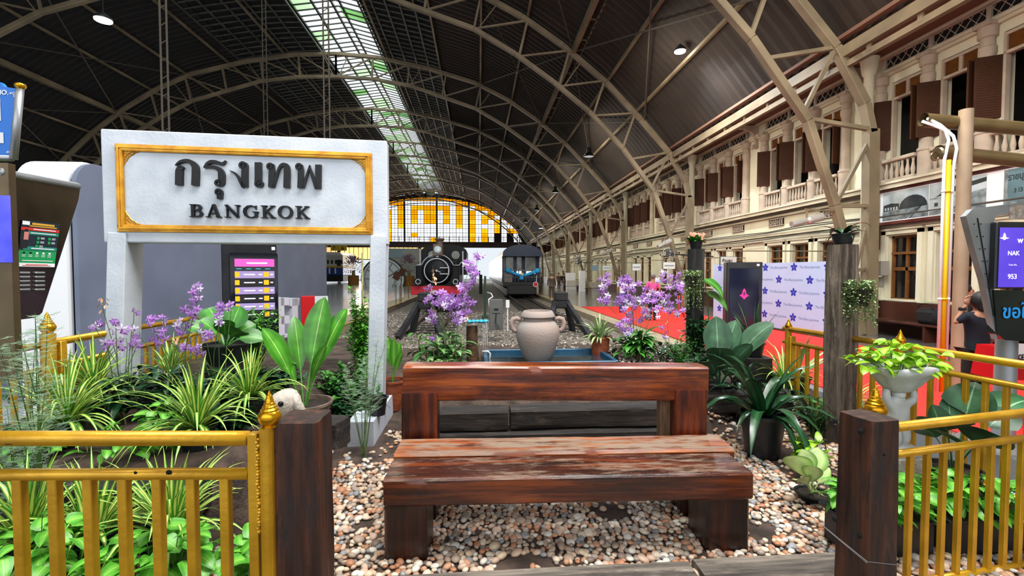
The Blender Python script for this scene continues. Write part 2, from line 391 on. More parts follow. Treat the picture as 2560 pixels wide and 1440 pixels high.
def struct(name, mb, mats, parent=None, **k): return mb.build(name, mats, parent, kind=None if parent else 'structure', **k)
# floors ------------------------------------------------------------------
b = MB(); b.box((8.6, 47, -.15), (7.2, 94, .3)); struct('floor', b, mfloor, origin=(8.6, 0, 0))
b = MB(); b.box((-23.3, 47, -.15), (36.0, 94, .3)); struct('floor', b, mfloorL, origin=(-23.3, 0, 0))
b = MB(); b.box((0, -6, -.15), (60, 11.9, .3)); struct('floor', b, mfloor, origin=(0, 0, 0))
b = MB(); b.box((4.75, 50.6, -.19), (.5, 86.8, .44)); struct('trim_1', b, mkerb)
b = MB(); b.box((-4.85, 49, -.19), (.9, 90, .44)); struct('trim_2', b, mkerb)
mgravel = pm('grey_brown_ballast', '#8c8276', '#50483f', scale=9, rough=.95, bump=1.0, bscale=25, detail=8)
b = MB(); b.box((.2, 52.5, -.45), (9.3, 83, .5)); tag(b.build('track_ballast', mgravel, origin=(.2, 0, 0)), 'grey brown ballast between the rails and platforms', 'ballast', kind='stuff')
# roof --------------------------------------------------------------------
def arc_sheet(u0, u1, sgn, y0, y1, mat, name, dz=.45):
    us = [u0+(u1-u0)*i/14 for i in range(15)]
    step = .22; n = int((y1-y0)/step); mb = MB(); vs = []; fs = []
    for j in range(n+1):
        y = y0+(y1-y0)*j/n; off = .035*(1 if j % 2 else -1)
        for u in us: vs.append((CX+sgn*u, y, interp(OUT, u)+dz+off))
    k = len(us)
    for j in range(n):
        for i in range(k-1): fs.append((j*k+i, j*k+i+1, (j+1)*k+i+1, (j+1)*k+i))
    mb.add(vs, fs); return struct(name, mb, mat, origin=(CX, 0, 0))
YR0, YR1 = -10, 94
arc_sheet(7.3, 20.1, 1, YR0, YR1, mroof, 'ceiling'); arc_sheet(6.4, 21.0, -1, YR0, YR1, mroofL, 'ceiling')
# lantern lattice (dark backing + light bars) and skylight glazing
ZS = 17.95
def roofz(x): return interp(OUT, abs(x-CX))+.45
mlat = pm('dull_lattice_steel', '#5a5a52', '#3e3f3a', scale=2, rough=.6)
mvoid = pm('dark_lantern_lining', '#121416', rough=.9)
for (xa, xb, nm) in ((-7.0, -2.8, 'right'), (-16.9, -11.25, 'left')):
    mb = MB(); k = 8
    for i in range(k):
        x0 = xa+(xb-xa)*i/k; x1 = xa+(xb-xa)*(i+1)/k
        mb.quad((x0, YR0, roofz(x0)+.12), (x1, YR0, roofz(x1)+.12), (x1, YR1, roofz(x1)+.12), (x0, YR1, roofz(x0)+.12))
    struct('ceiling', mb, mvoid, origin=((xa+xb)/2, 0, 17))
    r = thing('roof_lattice', 'dull steel lattice of the roof lantern, %s of the skylight' % ('to the right' if nm == 'right' else 'to the left'), 'roof lattice', ((xa+xb)/2, 42, 17)); mb = MB()
    nl = 5
    for i in range(nl+1):
        x = xa+(xb-xa)*i/nl; mb.beam((x, YR0+2, roofz(x)-.1), (x, YR1, roofz(x)-.1), .09, .09)
    y = 2.0
    while y < YR1:
        for i in range(nl):
            x0 = xa+(xb-xa)*i/nl; x1 = xa+(xb-xa)*(i+1)/nl
            mb.beam((x0, y, roofz(x0)-.02), (x1, y, roofz(x1)-.02), .07, .05)
        y += .62
    mb.build('lattice_bars', mlat, r)
mglaze = pm('dark_glazing_bar', '#1c2420', rough=.6)
xl, xm, xr = -11.25, -8.7, -7.0
zl, zm, zr = 17.95, 18.35, 17.95
r = thing('skylight', 'long white and green glazed skylight strip along the hall roof', 'skylight', (-9.1, 42, 17.9)); r['kind'] = 'structure'; del r['category']
r.name = 'window_1'
mb = MB(); y = YR0; rnd = random.Random(4)
while y < YR1:
    mb.beam((xl, y, zl), (xm, y, zm), .07, .07); mb.beam((xm, y, zm), (xr, y, zr), .07, .07); y += .62
for x, z in ((xl, zl), (xl+1.2, zl+.19), (xm-.25, zm-.05), (xm+.25, zm-.05), (xr, zr)): mb.beam((x, YR0, z), (x, YR1, z), .12, .14)
mb.build('glazing_bars', mglaze, r)
wht = newmat('white_roof_glass'); 
def panem(name, col, a=.55):
    m, nt, b = newmat(name); L = nt.links
    t = N(nt, 'ShaderNodeBsdfTransparent'); t.inputs[0].default_value = lin(col)
    tl = N(nt, 'ShaderNodeBsdfTranslucent'); tl.inputs[0].default_value = lin(col)
    mx = N(nt, 'ShaderNodeMixShader'); mx.inputs[0].default_value = 1-a; L.new(t.outputs[0], mx.inputs[1]); L.new(tl.outputs[0], mx.inputs[2])
    L.new(mx.outputs[0], nt.nodes['Material Output'].inputs[0]); return m
pw = panem('white_roof_glass', '#ffffff', .8); pg = panem('green_roof_glass', '#7fb66a', .8); pg2 = panem('pale_green_roof_glass', '#c5e6b0', .8)
mb = MB(); y = YR0
while y < YR1:
    for (xa, za, xb, zb) in ((xl, zl, xl+1.2, zl+.19), (xl+1.2, zl+.19, xm, zm), (xm, zm, xr, zr)):
        t = rnd.random(); mi = 0 if t < .74 else (1 if t < .86 else 2)
        mb.quad((xa, y, za+.06), (xb, y, zb+.06), (xb, y+1.24, zb+.06), (xa, y+1.24, za+.06), mi)
    y += 1.24
mb.build('glass_panes', [pw, pg, pg2], r)
# trusses -----------------------------------------------------------------
YT = [12.0+10.95*i for i in range(8)]
LT = ['nearest arched roof truss, its foot beside the red framed photographs', 'second arched roof truss from the front, foot behind the black timber post',
      'third arched roof truss from the front', 'fourth arched roof truss from the front', 'fifth arched roof truss, over the parked carriage', 'sixth arched roof truss from the front',
      'seventh arched roof truss, close to the far end window', 'last arched roof truss, nearest the far orange and white window']
def truss(y, label, first):
    r = thing('arched_roof_truss', label, 'roof truss', (CX, y, 0), 0, 'arched trusses carrying the hall roof')
    for sgn in (-1, 1):
        mb = MB(); pts = [(CX+sgn*u, y, z) for u, z in OUT]
        for a, c in zip(pts, pts[1:]): mb.beam(a, c, .26, .22, bev=.02)
        mb.beam((CX+sgn*21.0, y, 5.7), (CX+sgn*21.1, y, 0), .3, .26); mb.build('outer_chord', mtruss, r)
        mb = MB(); pts = [(CX+sgn*u, y, z) for u, z in INN]
        for a, c in zip(pts, pts[1:]): mb.beam(a, c, .24, .2, bev=.02)
        mb.build('inner_chord', mtruss, r)
        mb = MB()
        def o(u): return Vector((CX+sgn*u, y, interp(OUT, u)))
        def n_(u): return Vector((CX+sgn*u, y, interp(INN, u)))
        us = [0, 2.6, 5.2, 7.8, 10.3, 12.6, 14.7, 16.5, 18.1]
        for i, u in enumerate(us):
            ui = u*.965; mb.beam(o(u), n_(ui), .12, .1)
            if i+1 < len(us): mb.beam(n_(ui), o(us[i+1]), .09, .08)
            if i % 2 == 0 and i+1 < len(us): mb.beam(o(u+(us[i+1]-u)*.35), n_(ui+.15), .05, .05)
        mb.beam(o(19.9), n_(17.9), .12, .1); mb.beam(o(19.9), n_(19.0), .1, .1)
        c = lambda z: Vector((CX+sgn*21.05, y, z))
        for z1, z2 in ((5.7, 5.9), (3.6, 3.6)): mb.beam(c(z1), n_(min(20.85, 19.1 if z2 > 5 else 20.0)), .12, .1)
        mb.beam(c(5.6), n_(20.0), .09, .09); mb.beam(c(3.5), n_(20.6), .07, .07); mb.beam(c(1.9), n_(20.55), .08, .08)
        mb.build('web_members', mtruss, r)
    return r
for i, y in enumerate(YT): truss(y, LT[i], i == 0)
# purlins -----------------------------------------------------------------
pu = [(3.6, 'lattice'), (7.4, 'thin'), (10.3, 'thin'), (12.6, 'thin'), (14.9, 'big'), (16.7, 'thin'), (18.2, 'thin')]
def purlin(u, sgn, big, label, grp):
    z = interp(OUT, u)+.22; x = CX+sgn*u; mb = MB()
    if big:
        mb.beam((x, 0, z-.1), (x, YR1, z-.1), .2, .3); mb.beam((x+sgn*.45, 0, z-.1), (x+sgn*.45, YR1, z-.1), .07, .07)
        y = 2
        while y < YR1: mb.beam((x, y, z-.1), (x+sgn*.45, y, z-.1), .05, .06); y += 1.8
    else: mb.beam((x, 0, z), (x, YR1, z), .11, .13)
    return mb.build('roof_purlin', mtruss, label=label, cat='purlin', group=grp)
ORD = ['highest', 'second highest', 'third highest', 'fourth highest', 'heavy fifth highest', 'sixth highest', 'lowest']
for sgn, sd in ((1, 'right'), (-1, 'left')):
    for i, (u, k) in enumerate(pu):
        purlin(u, sgn, k == 'big', '%s long steel purlin on the %s side of the hall roof' % (ORD[i], sd), 'long purlins under the %s side of the roof' % sd)
# wind bracing rods
mrod = pm('thin_brace_rod', '#4a4338', rough=.6)
BR = ['in the first bay', 'in the second bay', 'in the third bay', 'in the fourth bay']
for i in range(4):
    for sgn, sd in ((1, 'right'), (-1, 'left')):
        y0 = YT[i]; y1 = YT[i+1]
        mb = MB()
        for (ua, ub) in ((10.3, 14.9), (14.9, 18.6)):
            mb.tube([(CX+sgn*ua, y0, interp(OUT, ua)+.1), (CX+sgn*ub, y1, interp(OUT, ub)+.1)], .035, 5)
            mb.tube([(CX+sgn*ub, y0, interp(OUT, ub)+.1), (CX+sgn*ua, y1, interp(OUT, ua)+.1)], .035, 5)
        mb.build('wind_brace', mrod, label='thin crossed wind bracing rods %s behind the nearest truss, %s roof slope' % (BR[i], sd), cat='wind brace', group='crossed rods under the roof')
# hangers (paired vertical rods seen in front of the dark roof)
for (px, yy, lab) in ((415, 14, 'left'), (665, 24, 'middle'), (818, 16, 'right')):
    p0 = D(px, 330, yy); ztop = interp(OUT, abs(p0.x-CX))+.3; mb = MB()
    for dx in (-.09, .09): mb.tube([(p0.x+dx, yy, p0.z-1.0), (p0.x+dx, yy, ztop)], .028, 6)
    z = p0.z-1
    while z < ztop: mb.beam((p0.x-.09, yy, z), (p0.x+.09, yy, z+.12), .02, .02); z += .5
    mb.build('hanging_rods', mrod, label='%s pair of thin vertical hanging rods above the white station sign' % lab, cat='hanging rods', group='hanging rods below the roof')
# eaves rail + soffit
xe = CX+20.1
b = MB(); b.beam((xe, YR0, 7.75), (xe, YR1-.7, 7.75), .16, .3); b.beam((xe+.1, YR0, 7.42), (xe+.1, YR1-.7, 7.42), .14, .16)
y = -8
while y < YR1-.8: b.beam((xe+.05, y, 7.42), (xe+.05, y, 7.7), .06, .12); y += 1.37
tag(b.build('eaves_girder', pm('eaves_cream', '#8a7a60', '#6a5c48', scale=1, rough=.6)), 'cream double eaves rail where the roof sheet meets the platform building', 'girder')
b = MB(); b.quad((xe, YR0, 7.98), (WX+.1, YR0, 8.05), (WX+.1, YR1, 8.05), (xe, YR1, 7.98)); b.box((xe+.9, 42, 8.1), (2.2, 104, .1))
struct('ceiling', b, pm('pink_soffit', '#7c5a48', '#6b4c3c', scale=.5, rough=.8), origin=(xe+.9, 0, 8))
# right wall --------------------------------------------------------------
PER = 5.475; P0Y = 13.35-4*PER   # pier centres
NB = 19
def bays():
    for k in range(NB): yield P0Y+PER*k, P0Y+PER*(k+1)
wb = MB()
T = .3
PITCH = 1.4
def opens(y0):   # three openings between the piers
    c = y0+PER/2; return [c+PITCH*j for j in (-1, 0, 1)]
for (y0, y1) in bays():
    wb.box((WX+T/2, y0, 4.0), (T, 1.1, 8.0))                       # pier
    ops = opens(y0); hw = .46
    edges = [y0+.55]
    for c in ops: edges += [c-hw, c+hw]
    edges.append(y1-.55)
    for i in range(0, 8, 2):                                        # mullions full height
        a, c = edges[i], edges[i+1]; wb.box((WX+T/2, (a+c)/2, 4.0), (T, c-a, 8.0))
    for c in ops:
        wb.box((WX+T/2, c, .47), (T, 2*hw, .94)); wb.box((WX+T/2, c, 3.55), (T, 2*hw, 1.5)); wb.box((WX+T/2, c, 7.6), (T, 2*hw, .8))
struct('wall_right', wb, mwallc, origin=(WX, 0, 0))
ms = MB()
def hband(z0, z1, d): ms.box((WX-d/2, 42, (z0+z1)/2), (d, 104, z1-z0))
for z0, z1, d in ((.73, .8, .07), (3.02, 3.16, .1), (3.2, 3.3, .16), (3.95, 4.02, .12), (4.12, 4.24, .34), (4.24, 4.3, .4), (7.42, 7.5, .1), (7.5, 7.58, .16), (7.96, 8.05, .12)): hband(z0, z1, d)
struct('trim_3', ms, pm('cream_moulding', '#d2cdb4', '#bdb69b', scale=1.2, rough=.7), origin=(WX, 0, 4))
b = MB(); b.box((WX-.03, 42, .36), (.06, 104, .72)); b.box((WX-.06, 42, .68), (.12, 104, .07)); b.box((WX-.06, 42, .12), (.12, 104, .24))
struct('baseboard_right', b, mbrown, origin=(WX, 0, 0))
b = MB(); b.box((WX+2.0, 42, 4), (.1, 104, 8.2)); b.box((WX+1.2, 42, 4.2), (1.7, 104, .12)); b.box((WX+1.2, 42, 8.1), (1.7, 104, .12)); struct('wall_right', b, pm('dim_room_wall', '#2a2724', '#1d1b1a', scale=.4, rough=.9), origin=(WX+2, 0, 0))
# prototypes for each window axis
def make_window_upper():
    r = thing('window_2', None, None, (WX, 0, 0)); tag(r, kind='structure')
    mb = MB(); x = WX+.05
    for s in (-1, 1): mb.box((x, s*.43, 6.06), (.12, .06, 2.1))
    mb.box((x, 0, 6.72), (.12, .92, .07)); mb.box((x, 0, 7.14), (.12, .92, .07)); mb.box((x, 0, 6.93), (.1, .08, .4)); mb.build('window_frame', mstone, r, world=True)
    mb = MB()
    for i in range(9): mb.box((x, -.225, 6.79+i*.038), (.05, .36, .012), Matrix.Rotation(.6, 3, 'Y')); mb.box((x, .225, 6.79+i*.038), (.05, .36, .012), Matrix.Rotation(.6, 3, 'Y'))
    mb.build('louvre', mframe, r)
    for s, ang in ((-1, math.radians(14)), (1, math.radians(-32))):
        q = Matrix.Rotation(ang, 3, 'Z'); c = Vector((WX, s*.47, 6.0)); mb = MB()
        m = c + q @ Vector((-.24, 0, 0)); mb.box(m, (.47, .04, 1.42), q, bev=.006)
        for i in range(22):
            mm = c + q @ Vector((-.24, s*-.022, -.62+i*.058)); mb.box(mm, (.38, .012, .03), q)
        mb.build('shutter', mshut, r, smooth=False)
    return r
def make_balustrade():
    r = thing('balustrade', 'stone balustrade', 'balustrade', (WX-.16, 0, 4.3))
    mb = MB(); X = WX-.16
    mb.box((X, 0, 4.93), (.2, .98, .1), bev=.02); mb.box((X, 0, 4.36), (.2, .98, .1), bev=.02); mb.build('handrail', mstone, r)
    pr = [(.03, 0), (.035, .02), (.05, .12), (.055, .18), (.035, .3), (.025, .38), (.035, .45), (.035, .5)]
    for j in range(6):
        mb = MB(); mb.lathe(pr, (X, -.4+j*.16, 4.39), 8); mb.build('baluster', mstone, r, smooth=True)
    return r
def make_column():
    mb = MB(); X = WX-.12
    mb.lathe([(.17, 4.3), (.17, 4.95), (.19, 4.97), (.19, 5.03), (.15, 5.06), (.145, 5.6), (.135, 6.75), (.16, 6.8), (.16, 6.95), (.13, 6.98), (.13, 7.15), (.18, 7.18), (.18, 7.42)], (X, 0, 0), 14)
    mb.box((X, 0, 4.27), (.36, .36, .1)); mb.box((X, 0, 7.46), (.38, .38, .1))
    o = mb.build('window_column', mstone, smooth='auto', label='x', cat='column', group='short stone columns between the upper windows', origin=(X, 0, 4.22)); return o
def make_lower():
    r = thing('window_3', None, None, (WX, 0, 0)); tag(r, kind='structure'); x = WX+.17
    mb = MB()
    for s in (-1, 1): mb.box((x, s*.43, 1.87), (.08, .06, 1.86)); 
    mb.box((x, 0, 1.87), (.06, .07, 1.8)); mb.box((x, 0, 2.77), (.08, .92, .06)); mb.box((x, 0, .98), (.08, .92, .08)); mb.box((x-.01, 0, 2.3), (.09, .92, .07)); mb.box((x, 0, 1.85), (.06, .92, .1)); mb.build('window_frame', mframe, r)
    mb = MB(); mb.box((x+.04, 0, 1.87), (.02, .9, 1.84)); mb.build('window_pane', mglassdark, r)
    mb = MB(); mb.box((WX-.03, 0, .97), (.3, 1.05, .05)); 
    for s in (-1, 1): mb.box((WX-.03, s*.55, 1.93), (.08, .14, 2.02))
    mb.box((WX-.03, 0, 2.9), (.08, 1.24, .12)); mb.box((WX-.05, 0, 2.98), (.13, 1.3, .05)); mb.build('window_surround', mwallc, r)
    return r
def make_grille():
    mb = MB(); X = WX+.0
    mb.box((X-.02, 0, 3.75), (.04, .9, .3), mi=1)
    for i in range(7): mb.box((X-.05, -.4+i*.133, 3.75), (.03, .025, .28))
    for i in range(3): mb.tube([(X-.05, -.28+i*.28+.08*math.cos(a), 3.75+.08*math.sin(a)) for a in [k*math.pi/5 for k in range(10)]], .012, 5, closed=True)
    mb.box((X-.05, 0, 3.62), (.04, .95, .03)); mb.box((X-.05, 0, 3.89), (.04, .95, .03))
    return mb.build('vent_grille', [mstone, M['dark']], label='x', cat='vent grille', group='pierced vent grilles between the storeys', origin=(X, 0, 3.6))
def make_topgrille():
    mb = MB(); X = WX
    mb.box((X-.025, 0, 7.77), (.04, 4.1, .3), mi=1)
    for i in range(4): mb.box((X-.065, -2.05+i*1.366, 7.77), (.08, .1, .32))
    mb.box((X-.055, 0, 7.62), (.06, 4.2, .04)); mb.box((X-.055, 0, 7.93), (.06, 4.2, .04))
    for i in range(34): mb.box((X-.05, -2+i*.12, 7.77), (.02, .015, .34), Matrix.Rotation(.7 if i % 2 else -.7, 3, 'X'))
    return mb.build('eaves_grille', [mstone, M['dark']], label='x', cat='vent grille', group='long pierced grilles under the soffit', origin=(X, 0, 7.6))
def make_bracket():
    mb = MB(); poly = [(0, 0), (0, -.9), (.06, -.95), (.12, -.85), (.14, -.5), (.3, -.28), (.6, -.16), (1.25, -.1), (1.3, 0)]
    mb.prism([(-p[0], p[1]) for p in poly], (WX, -.06, 7.98), (1, 0, 0), (0, 0, 1), -.12)
    mb.lathe([(.0, 0), (.09, 0), (.09, .16), (0, .16)], (WX-.2, -.08, 7.1), 12, axis='y')
    return mb.build('soffit_bracket', mstone, label='x', cat='bracket', group='scrolled brackets holding up the soffit', origin=(WX, 0, 7.0))
wu = make_window_upper(); ba = make_balustrade(); co = make_column(); wl = make_lower(); gr = make_grille(); tg = make_topgrille(); br = make_bracket()
POS3 = ('far', 'middle', 'near')
first = {'wu': 1, 'ba': 1, 'co': 1, 'wl': 1, 'gr': 1, 'tg': 1, 'br': 1}
def place(key, o, y, label=None):
    c = o if first[key] else (copy_tree(o)); first[key] = 0
    c.location.y = y
    if label: c['label'] = label
    return c
NTH = ['first', 'second', 'third', 'fourth', 'fifth', 'sixth', 'seventh', 'eighth', 'ninth', 'tenth', 'eleventh', 'twelfth', 'thirteenth', 'fourteenth', 'fifteenth', 'sixteenth']
vis = 0
for bi, (y0, y1) in enumerate(bays()):
    if y1 < 8.6 or y0 > 90: continue
    ps = opens(y0); bn = '%s bay from the front' % NTH[vis] if vis < len(NTH) else 'farthest bay'; vis += 1
    for j, y in enumerate(ps):
        w = place('wu', wu, y); place('wl', wl, y) if y0 < 70 else None
        pn = ('near', 'middle', 'far')[j]
        place('ba', ba, y, 'stone balustrade with turned balusters under the %s upper window, %s' % (pn, bn)); ba['group'] = 'stone balustrades along the upper floor'
        if j != 1 and y0 < 55: place('gr', gr, y, 'pierced vent grille above the %s ground floor window, %s' % (pn, bn))
    if y0 < 62:
        for j, y in enumerate((ps[0]-PITCH/2, ps[0]+PITCH/2, ps[1]+PITCH/2, ps[2]+PITCH/2)):
            place('co', co, y, 'short stone column %s from the near pier, upper windows, %s' % (('first', 'second', 'third', 'fourth')[j], bn))
    if y0 < 62:
        place('tg', tg, (y0+y1)/2, 'long pierced grille under the soffit, %s' % bn)
        place('br', br, y0 if y0 > 9 else y1, 'scrolled soffit bracket on the near pier of the %s' % bn)
# round downpipe columns in front of the wall at the trusses
for i, y in enumerate(YT[:6]):
    b = MB(); yy = y+.55; b.lathe([(.13, 0), (.13, 7.4), (.17, 7.45), (.2, 7.6), (.24, 7.9)], (11.25, yy, 0), 14)
    for z in (2.6, 5.0): b.lathe([(.145, z), (.145, z+.08)], (11.25, yy, 0), 14)
    b.build('round_column', mwallc, smooth='auto', label='slim round cream column beside the foot of truss number %s' % ('one', 'two', 'three', 'four', 'five', 'six')[i], cat='column', group='slim round columns in front of the platform building')
# cables along the ledge
for i, (z, x) in enumerate(((4.06, 11.72), (3.42, 11.76), (3.36, 11.7), (3.1, 11.72))):
    rnd = random.Random(i); pts = []
    y = -2
    while y < 90: pts.append((x-.02*rnd.random(), y, z+.05*(rnd.random()-.5)-.03*math.sin(y*1.1))); y += 2.2
    b = MB(); b.tube(pts, .022, 5); tag(b.build('wall_cable', pm('old_cable', '#4f4a40', rough=.7)), ('highest', 'second highest', 'third highest', 'lowest')[i]+' sagging cable run along the cream wall ledge', 'cable', 'cables along the platform building')
# far end wall --------------------------------------------------------------
YE = 94.0; WCX = -9.8; RW = 18.3
mend = pm('purple_brown_end_wall', '#4a3d3a', '#3b312f', scale=.4, rough=.8)
def wz(x):     # window arch top
    u = abs(x-WCX)/RW
    return 7.9+9.1*math.sqrt(max(0, 1-u*u)) if u < 1 else 7.9
b = MB(); xs = [CX-21.2+42.4*i/60 for i in range(61)]
for x0, x1 in zip(xs, xs[1:]):
    t0 = interp(OUT, min(21, abs(x0-CX)))+.5; t1 = interp(OUT, min(21, abs(x1-CX)))+.5
    z0 = wz(x0); z1 = wz(x1)
    for yy in (YE, YE+.3): b.quad((x0, yy, z0), (x1, yy, z1), (x1, yy, t1), (x0, yy, t0))
    b.quad((x0, YE, z0), (x1, YE, z1), (x1, YE+.3, z1), (x0, YE+.3, z0))
b.box((-9.6, YE+.1, 7.35), (43, .5, 1.1)); b.box((-9.6, YE-.3, 7.9), (43, .5, .12))
b.box((9.6, YE, 3.5), (3.4, .4, 7.0))
for x in (-28, -20, -12, -4.5): b.box((x, YE, 3.4), (.6, .4, 6.9))
struct('wall_end', b, mend, origin=(WCX, YE, 0))
b = MB(); b.beam((-30, YE-.5, 9.0), (11, YE-.5, 9.0), .1, .08); b.beam((-30, YE-.5, 8.45), (11, YE-.5, 8.45), .05, .05)
x = -30
while x < 11: b.beam((x, YE-.5, 7.9), (x, YE-.5, 9.0), .12 if int(x*2) % 4 == 0 else .06, .06); x += 1.0
tag(b.build('gallery_railing', pm('dark_iron', '#1f1c1e', rough=.7)), 'dark iron gallery railing across the bottom of the arched end window', 'railing')
r = thing('window_4', None, None, (WCX, YE, 7.9)); tag(r, kind='structure')
mob = panem('orange_glass', '#ff9a00', .8); mow = panem('clear_white_glass', '#ffffff', .9); mod_ = pm('dark_boarded_pane', '#3d3436', rough=.9); mo2 = panem('yellow_orange_glass', '#ffb514', .8)
CW = 1.3; CH = .92
b = MB(); fr = MB()
rnd = random.Random(11)
ncol = 28; x0 = WCX-14*CW
cols = {}
for i in range(ncol):
    xa = x0+i*CW; xb = xa+CW; xc = (xa+xb)/2
    ic = abs(xc-WCX)/CW
    for j in range(10):
        za = 7.95+j*CH; zb = za+CH; top = wz(xc); zc = (za+zb)/2
        if za > max(wz(xa), wz(xb)): continue
        mi = 0
        k = int(ic)
        if zc > top-.85: mi = 1
        elif zc > top-1.5: mi = 0
        elif k == 0: mi = (1 if j >= 4 else 0) if j != 6 else 3
        elif k == 1: mi = 3 if j >= 7 else 0
        elif k % 2 == 0:
            lo = {2: 4, 4: 3, 6: 0, 8: 0, 10: 2, 12: 2}.get(k, 0)
            mi = (1 if (i+j) % 3 else 3) if j >= lo else 0
            if k in (10, 12) and j < 2 and xc > WCX: mi = 2
            if k == 8 and j == 3: mi = 0
        if mi == 0 and rnd.random() < .07 and j < 8: mi = 1
        ta = min(zb, wz(xa)); tb = min(zb, wz(xb))
        if ta <= za and tb <= za: continue
        b.quad((xa, YE+.1, za), (xb, YE+.1, za), (xb, YE+.1, max(za, tb)), (xa, YE+.1, max(za, ta)), mi)
b.build('window_panes', [mow, mob, mod_, mo2], r)
for i in range(ncol*2+1):
    x = x0+i*CW/2; w = .1 if i % 2 == 0 else .05
    if i % 10 == 0: w = .36
    if wz(x) > 8: fr.box((x, YE-.02, (7.9+wz(x))/2), (w, .12, wz(x)-7.9))
for j in range(20):
    z = 7.95+j*CH/2; u = (z-7.9)/9.1
    if u < 1:
        hw = RW*math.sqrt(1-u*u); fr.box((WCX, YE-.02, z), (2*hw, .1, .09 if j % 2 == 0 else .045))
for k in range(60):
    a0 = math.pi*k/60; a1 = math.pi*(k+1)/60
    for rr in (0, 1.3):
        fr.beam((WCX+(RW-rr)*math.cos(a0), YE, 7.9+(9.1-rr*.9)*math.sin(a0)), (WCX+(RW-rr)*math.cos(a1), YE, 7.9+(9.1-rr*.9)*math.sin(a1)), .12, .12)
fr.build('window_frame', pm('dark_mullion', '#2a2426', rough=.7), r)
# oval vents above the arch
for i in range(4):
    px = 1016+i*30; p = D(px, 481, YE-.15); b = MB(); b.lathe([(0, 0), (.95, 0), (.95, .1), (0, .1)], (p.x, YE-.2, p.z), 16, axis='y', sy=.6)
    for j in range(7): b.box((p.x-.75+j*.25, YE-.22, p.z), (.05, .06, .9), mi=1)
    b.build('oval_vent', [pm('pale_vent', '#b9b4ac', rough=.7), mend], label='%s pale oval vent above the far arched window' % ('leftmost', 'second', 'third', 'rightmost')[i], cat='vent', group='oval vents over the end window')
# lower end: orange glazed screens left of the opening, sky beyond
b = MB(); fr = MB()
for i in range(28):
    xa = -30.5+i*.9
    b.quad((xa, YE+.05, 4.4), (xa+.9, YE+.05, 4.4), (xa+.9, YE+.05, 6.8), (xa, YE+.05, 6.8)); fr.box((xa, YE, 5.6), (.08, .1, 2.4))
fr.box((-18, YE, 4.35), (25.5, .2, .15))
r = thing('window_5', None, None, (-18, YE, 4.3)); tag(r, kind='structure'); b.build('window_panes', [panem('pale_orange_glass', '#ffd080', .8)], r); fr.build('window_frame', mend, r)
b = MB(); b.box((CX-21.6, 42, 4), (.3, 104, 8)); struct('wall_left', b, pm('dark_left_wall', '#2b2722', '#1f1c19', scale=.5, rough=.9))
# distance outside the far opening
b = MB(); b.box((-5, 120, -.35), (60, 50, .1)); struct('floor', b, pm('bright_outdoor_ground', '#a8a49c', rough=.9))
# rails, sleepers
mrail = pm('rusty_rail', '#5a4a3e', '#3c322b', scale=6, rough=.5, metal=.4)
TRX = ((-1.75, 'left', 14.2), (2.95, 'right', 14.2))
for tx, nm, ys in TRX:
    for s, sn in ((-1, 'left'), (1, 'right')):
        b = MB(); x = tx+s*.52; b.box((x, (ys+94)/2, -.09), (.07, 94-ys, .04)); b.box((x, (ys+94)/2, -.14), (.02, 94-ys, .1)); b.box((x, (ys+94)/2, -.185), (.13, 94-ys, .03))
        b.build('rail', mrail, label='%s rusty rail of the %s hand track' % (sn, nm), cat='rail', group='rails of the two tracks')
    sl = None
    for k in range(34):
        y = ys+.4+k*.7
        if sl is None:
            b = MB(); b.box((tx, y, -.2), (1.9, .22, .06), bev=.01); sl = b.build('track_sleeper', M['sleeper'], label='weathered timber sleeper under the %s hand track' % nm, cat='railway sleeper', group='sleepers under the %s hand track' % nm)
        else:
            o = sl.copy(); COL.objects.link(o); o.location.y = sl.location.y+k*.7
# red carpet
b = MB(); b.box((7.15, 13.2, .006), (3.9, 19.2, .012)); b.build('red_carpet', M['red'], label='long bright red carpet on the right hand platform', cat='carpet')
b = MB(); b.box((5.05, 50, .004), (.1, 84, .008)); b.build('trim_4', pm('yellow_line', '#c58a2a', rough=.6), kind='structure')
b = MB(); b.box((-4.42, 50, .034), (.1, 84, .008)); b.build('trim_5', pm('yellow_line2', '#b58a3a', rough=.6), kind='structure')
# ================================================================== FOREGROUND STRUCTURES
def text_mesh(s, size, o, ux, uy, mat, name='lettering', parent=None, depth=.002, bold=0.0, align='LEFT', sx=1.0):
    """text lying on plane (o, ux, uy)"""
    c = bpy.data.curves.new(name, 'FONT'); c.body = s; c.size = size; c.extrude = depth/2; c.offset = bold; c.align_x = align; c.resolution_u = 3
    t = bpy.data.objects.new('tmp', c); COL.objects.link(t)
    dg = bpy.context.evaluated_depsgraph_get(); me = bpy.data.meshes.new_from_object(t.evaluated_get(dg)); bpy.data.objects.remove(t); bpy.data.curves.remove(c)
    ux = Vector(ux).normalized(); uy = Vector(uy).normalized(); nn = ux.cross(uy); o = Vector(o)
    mb = MB(); mb.v = [tuple(o+ux*v.co.x*sx+uy*v.co.y+nn*(v.co.z+depth/2)) for v in me.vertices]; mb.f = [list(p.vertices) for p in me.polygons]
    mb.mi = [0]*len(mb.f); mb.uv = [None]*len(mb.f); bpy.data.meshes.remove(me)
    return mb
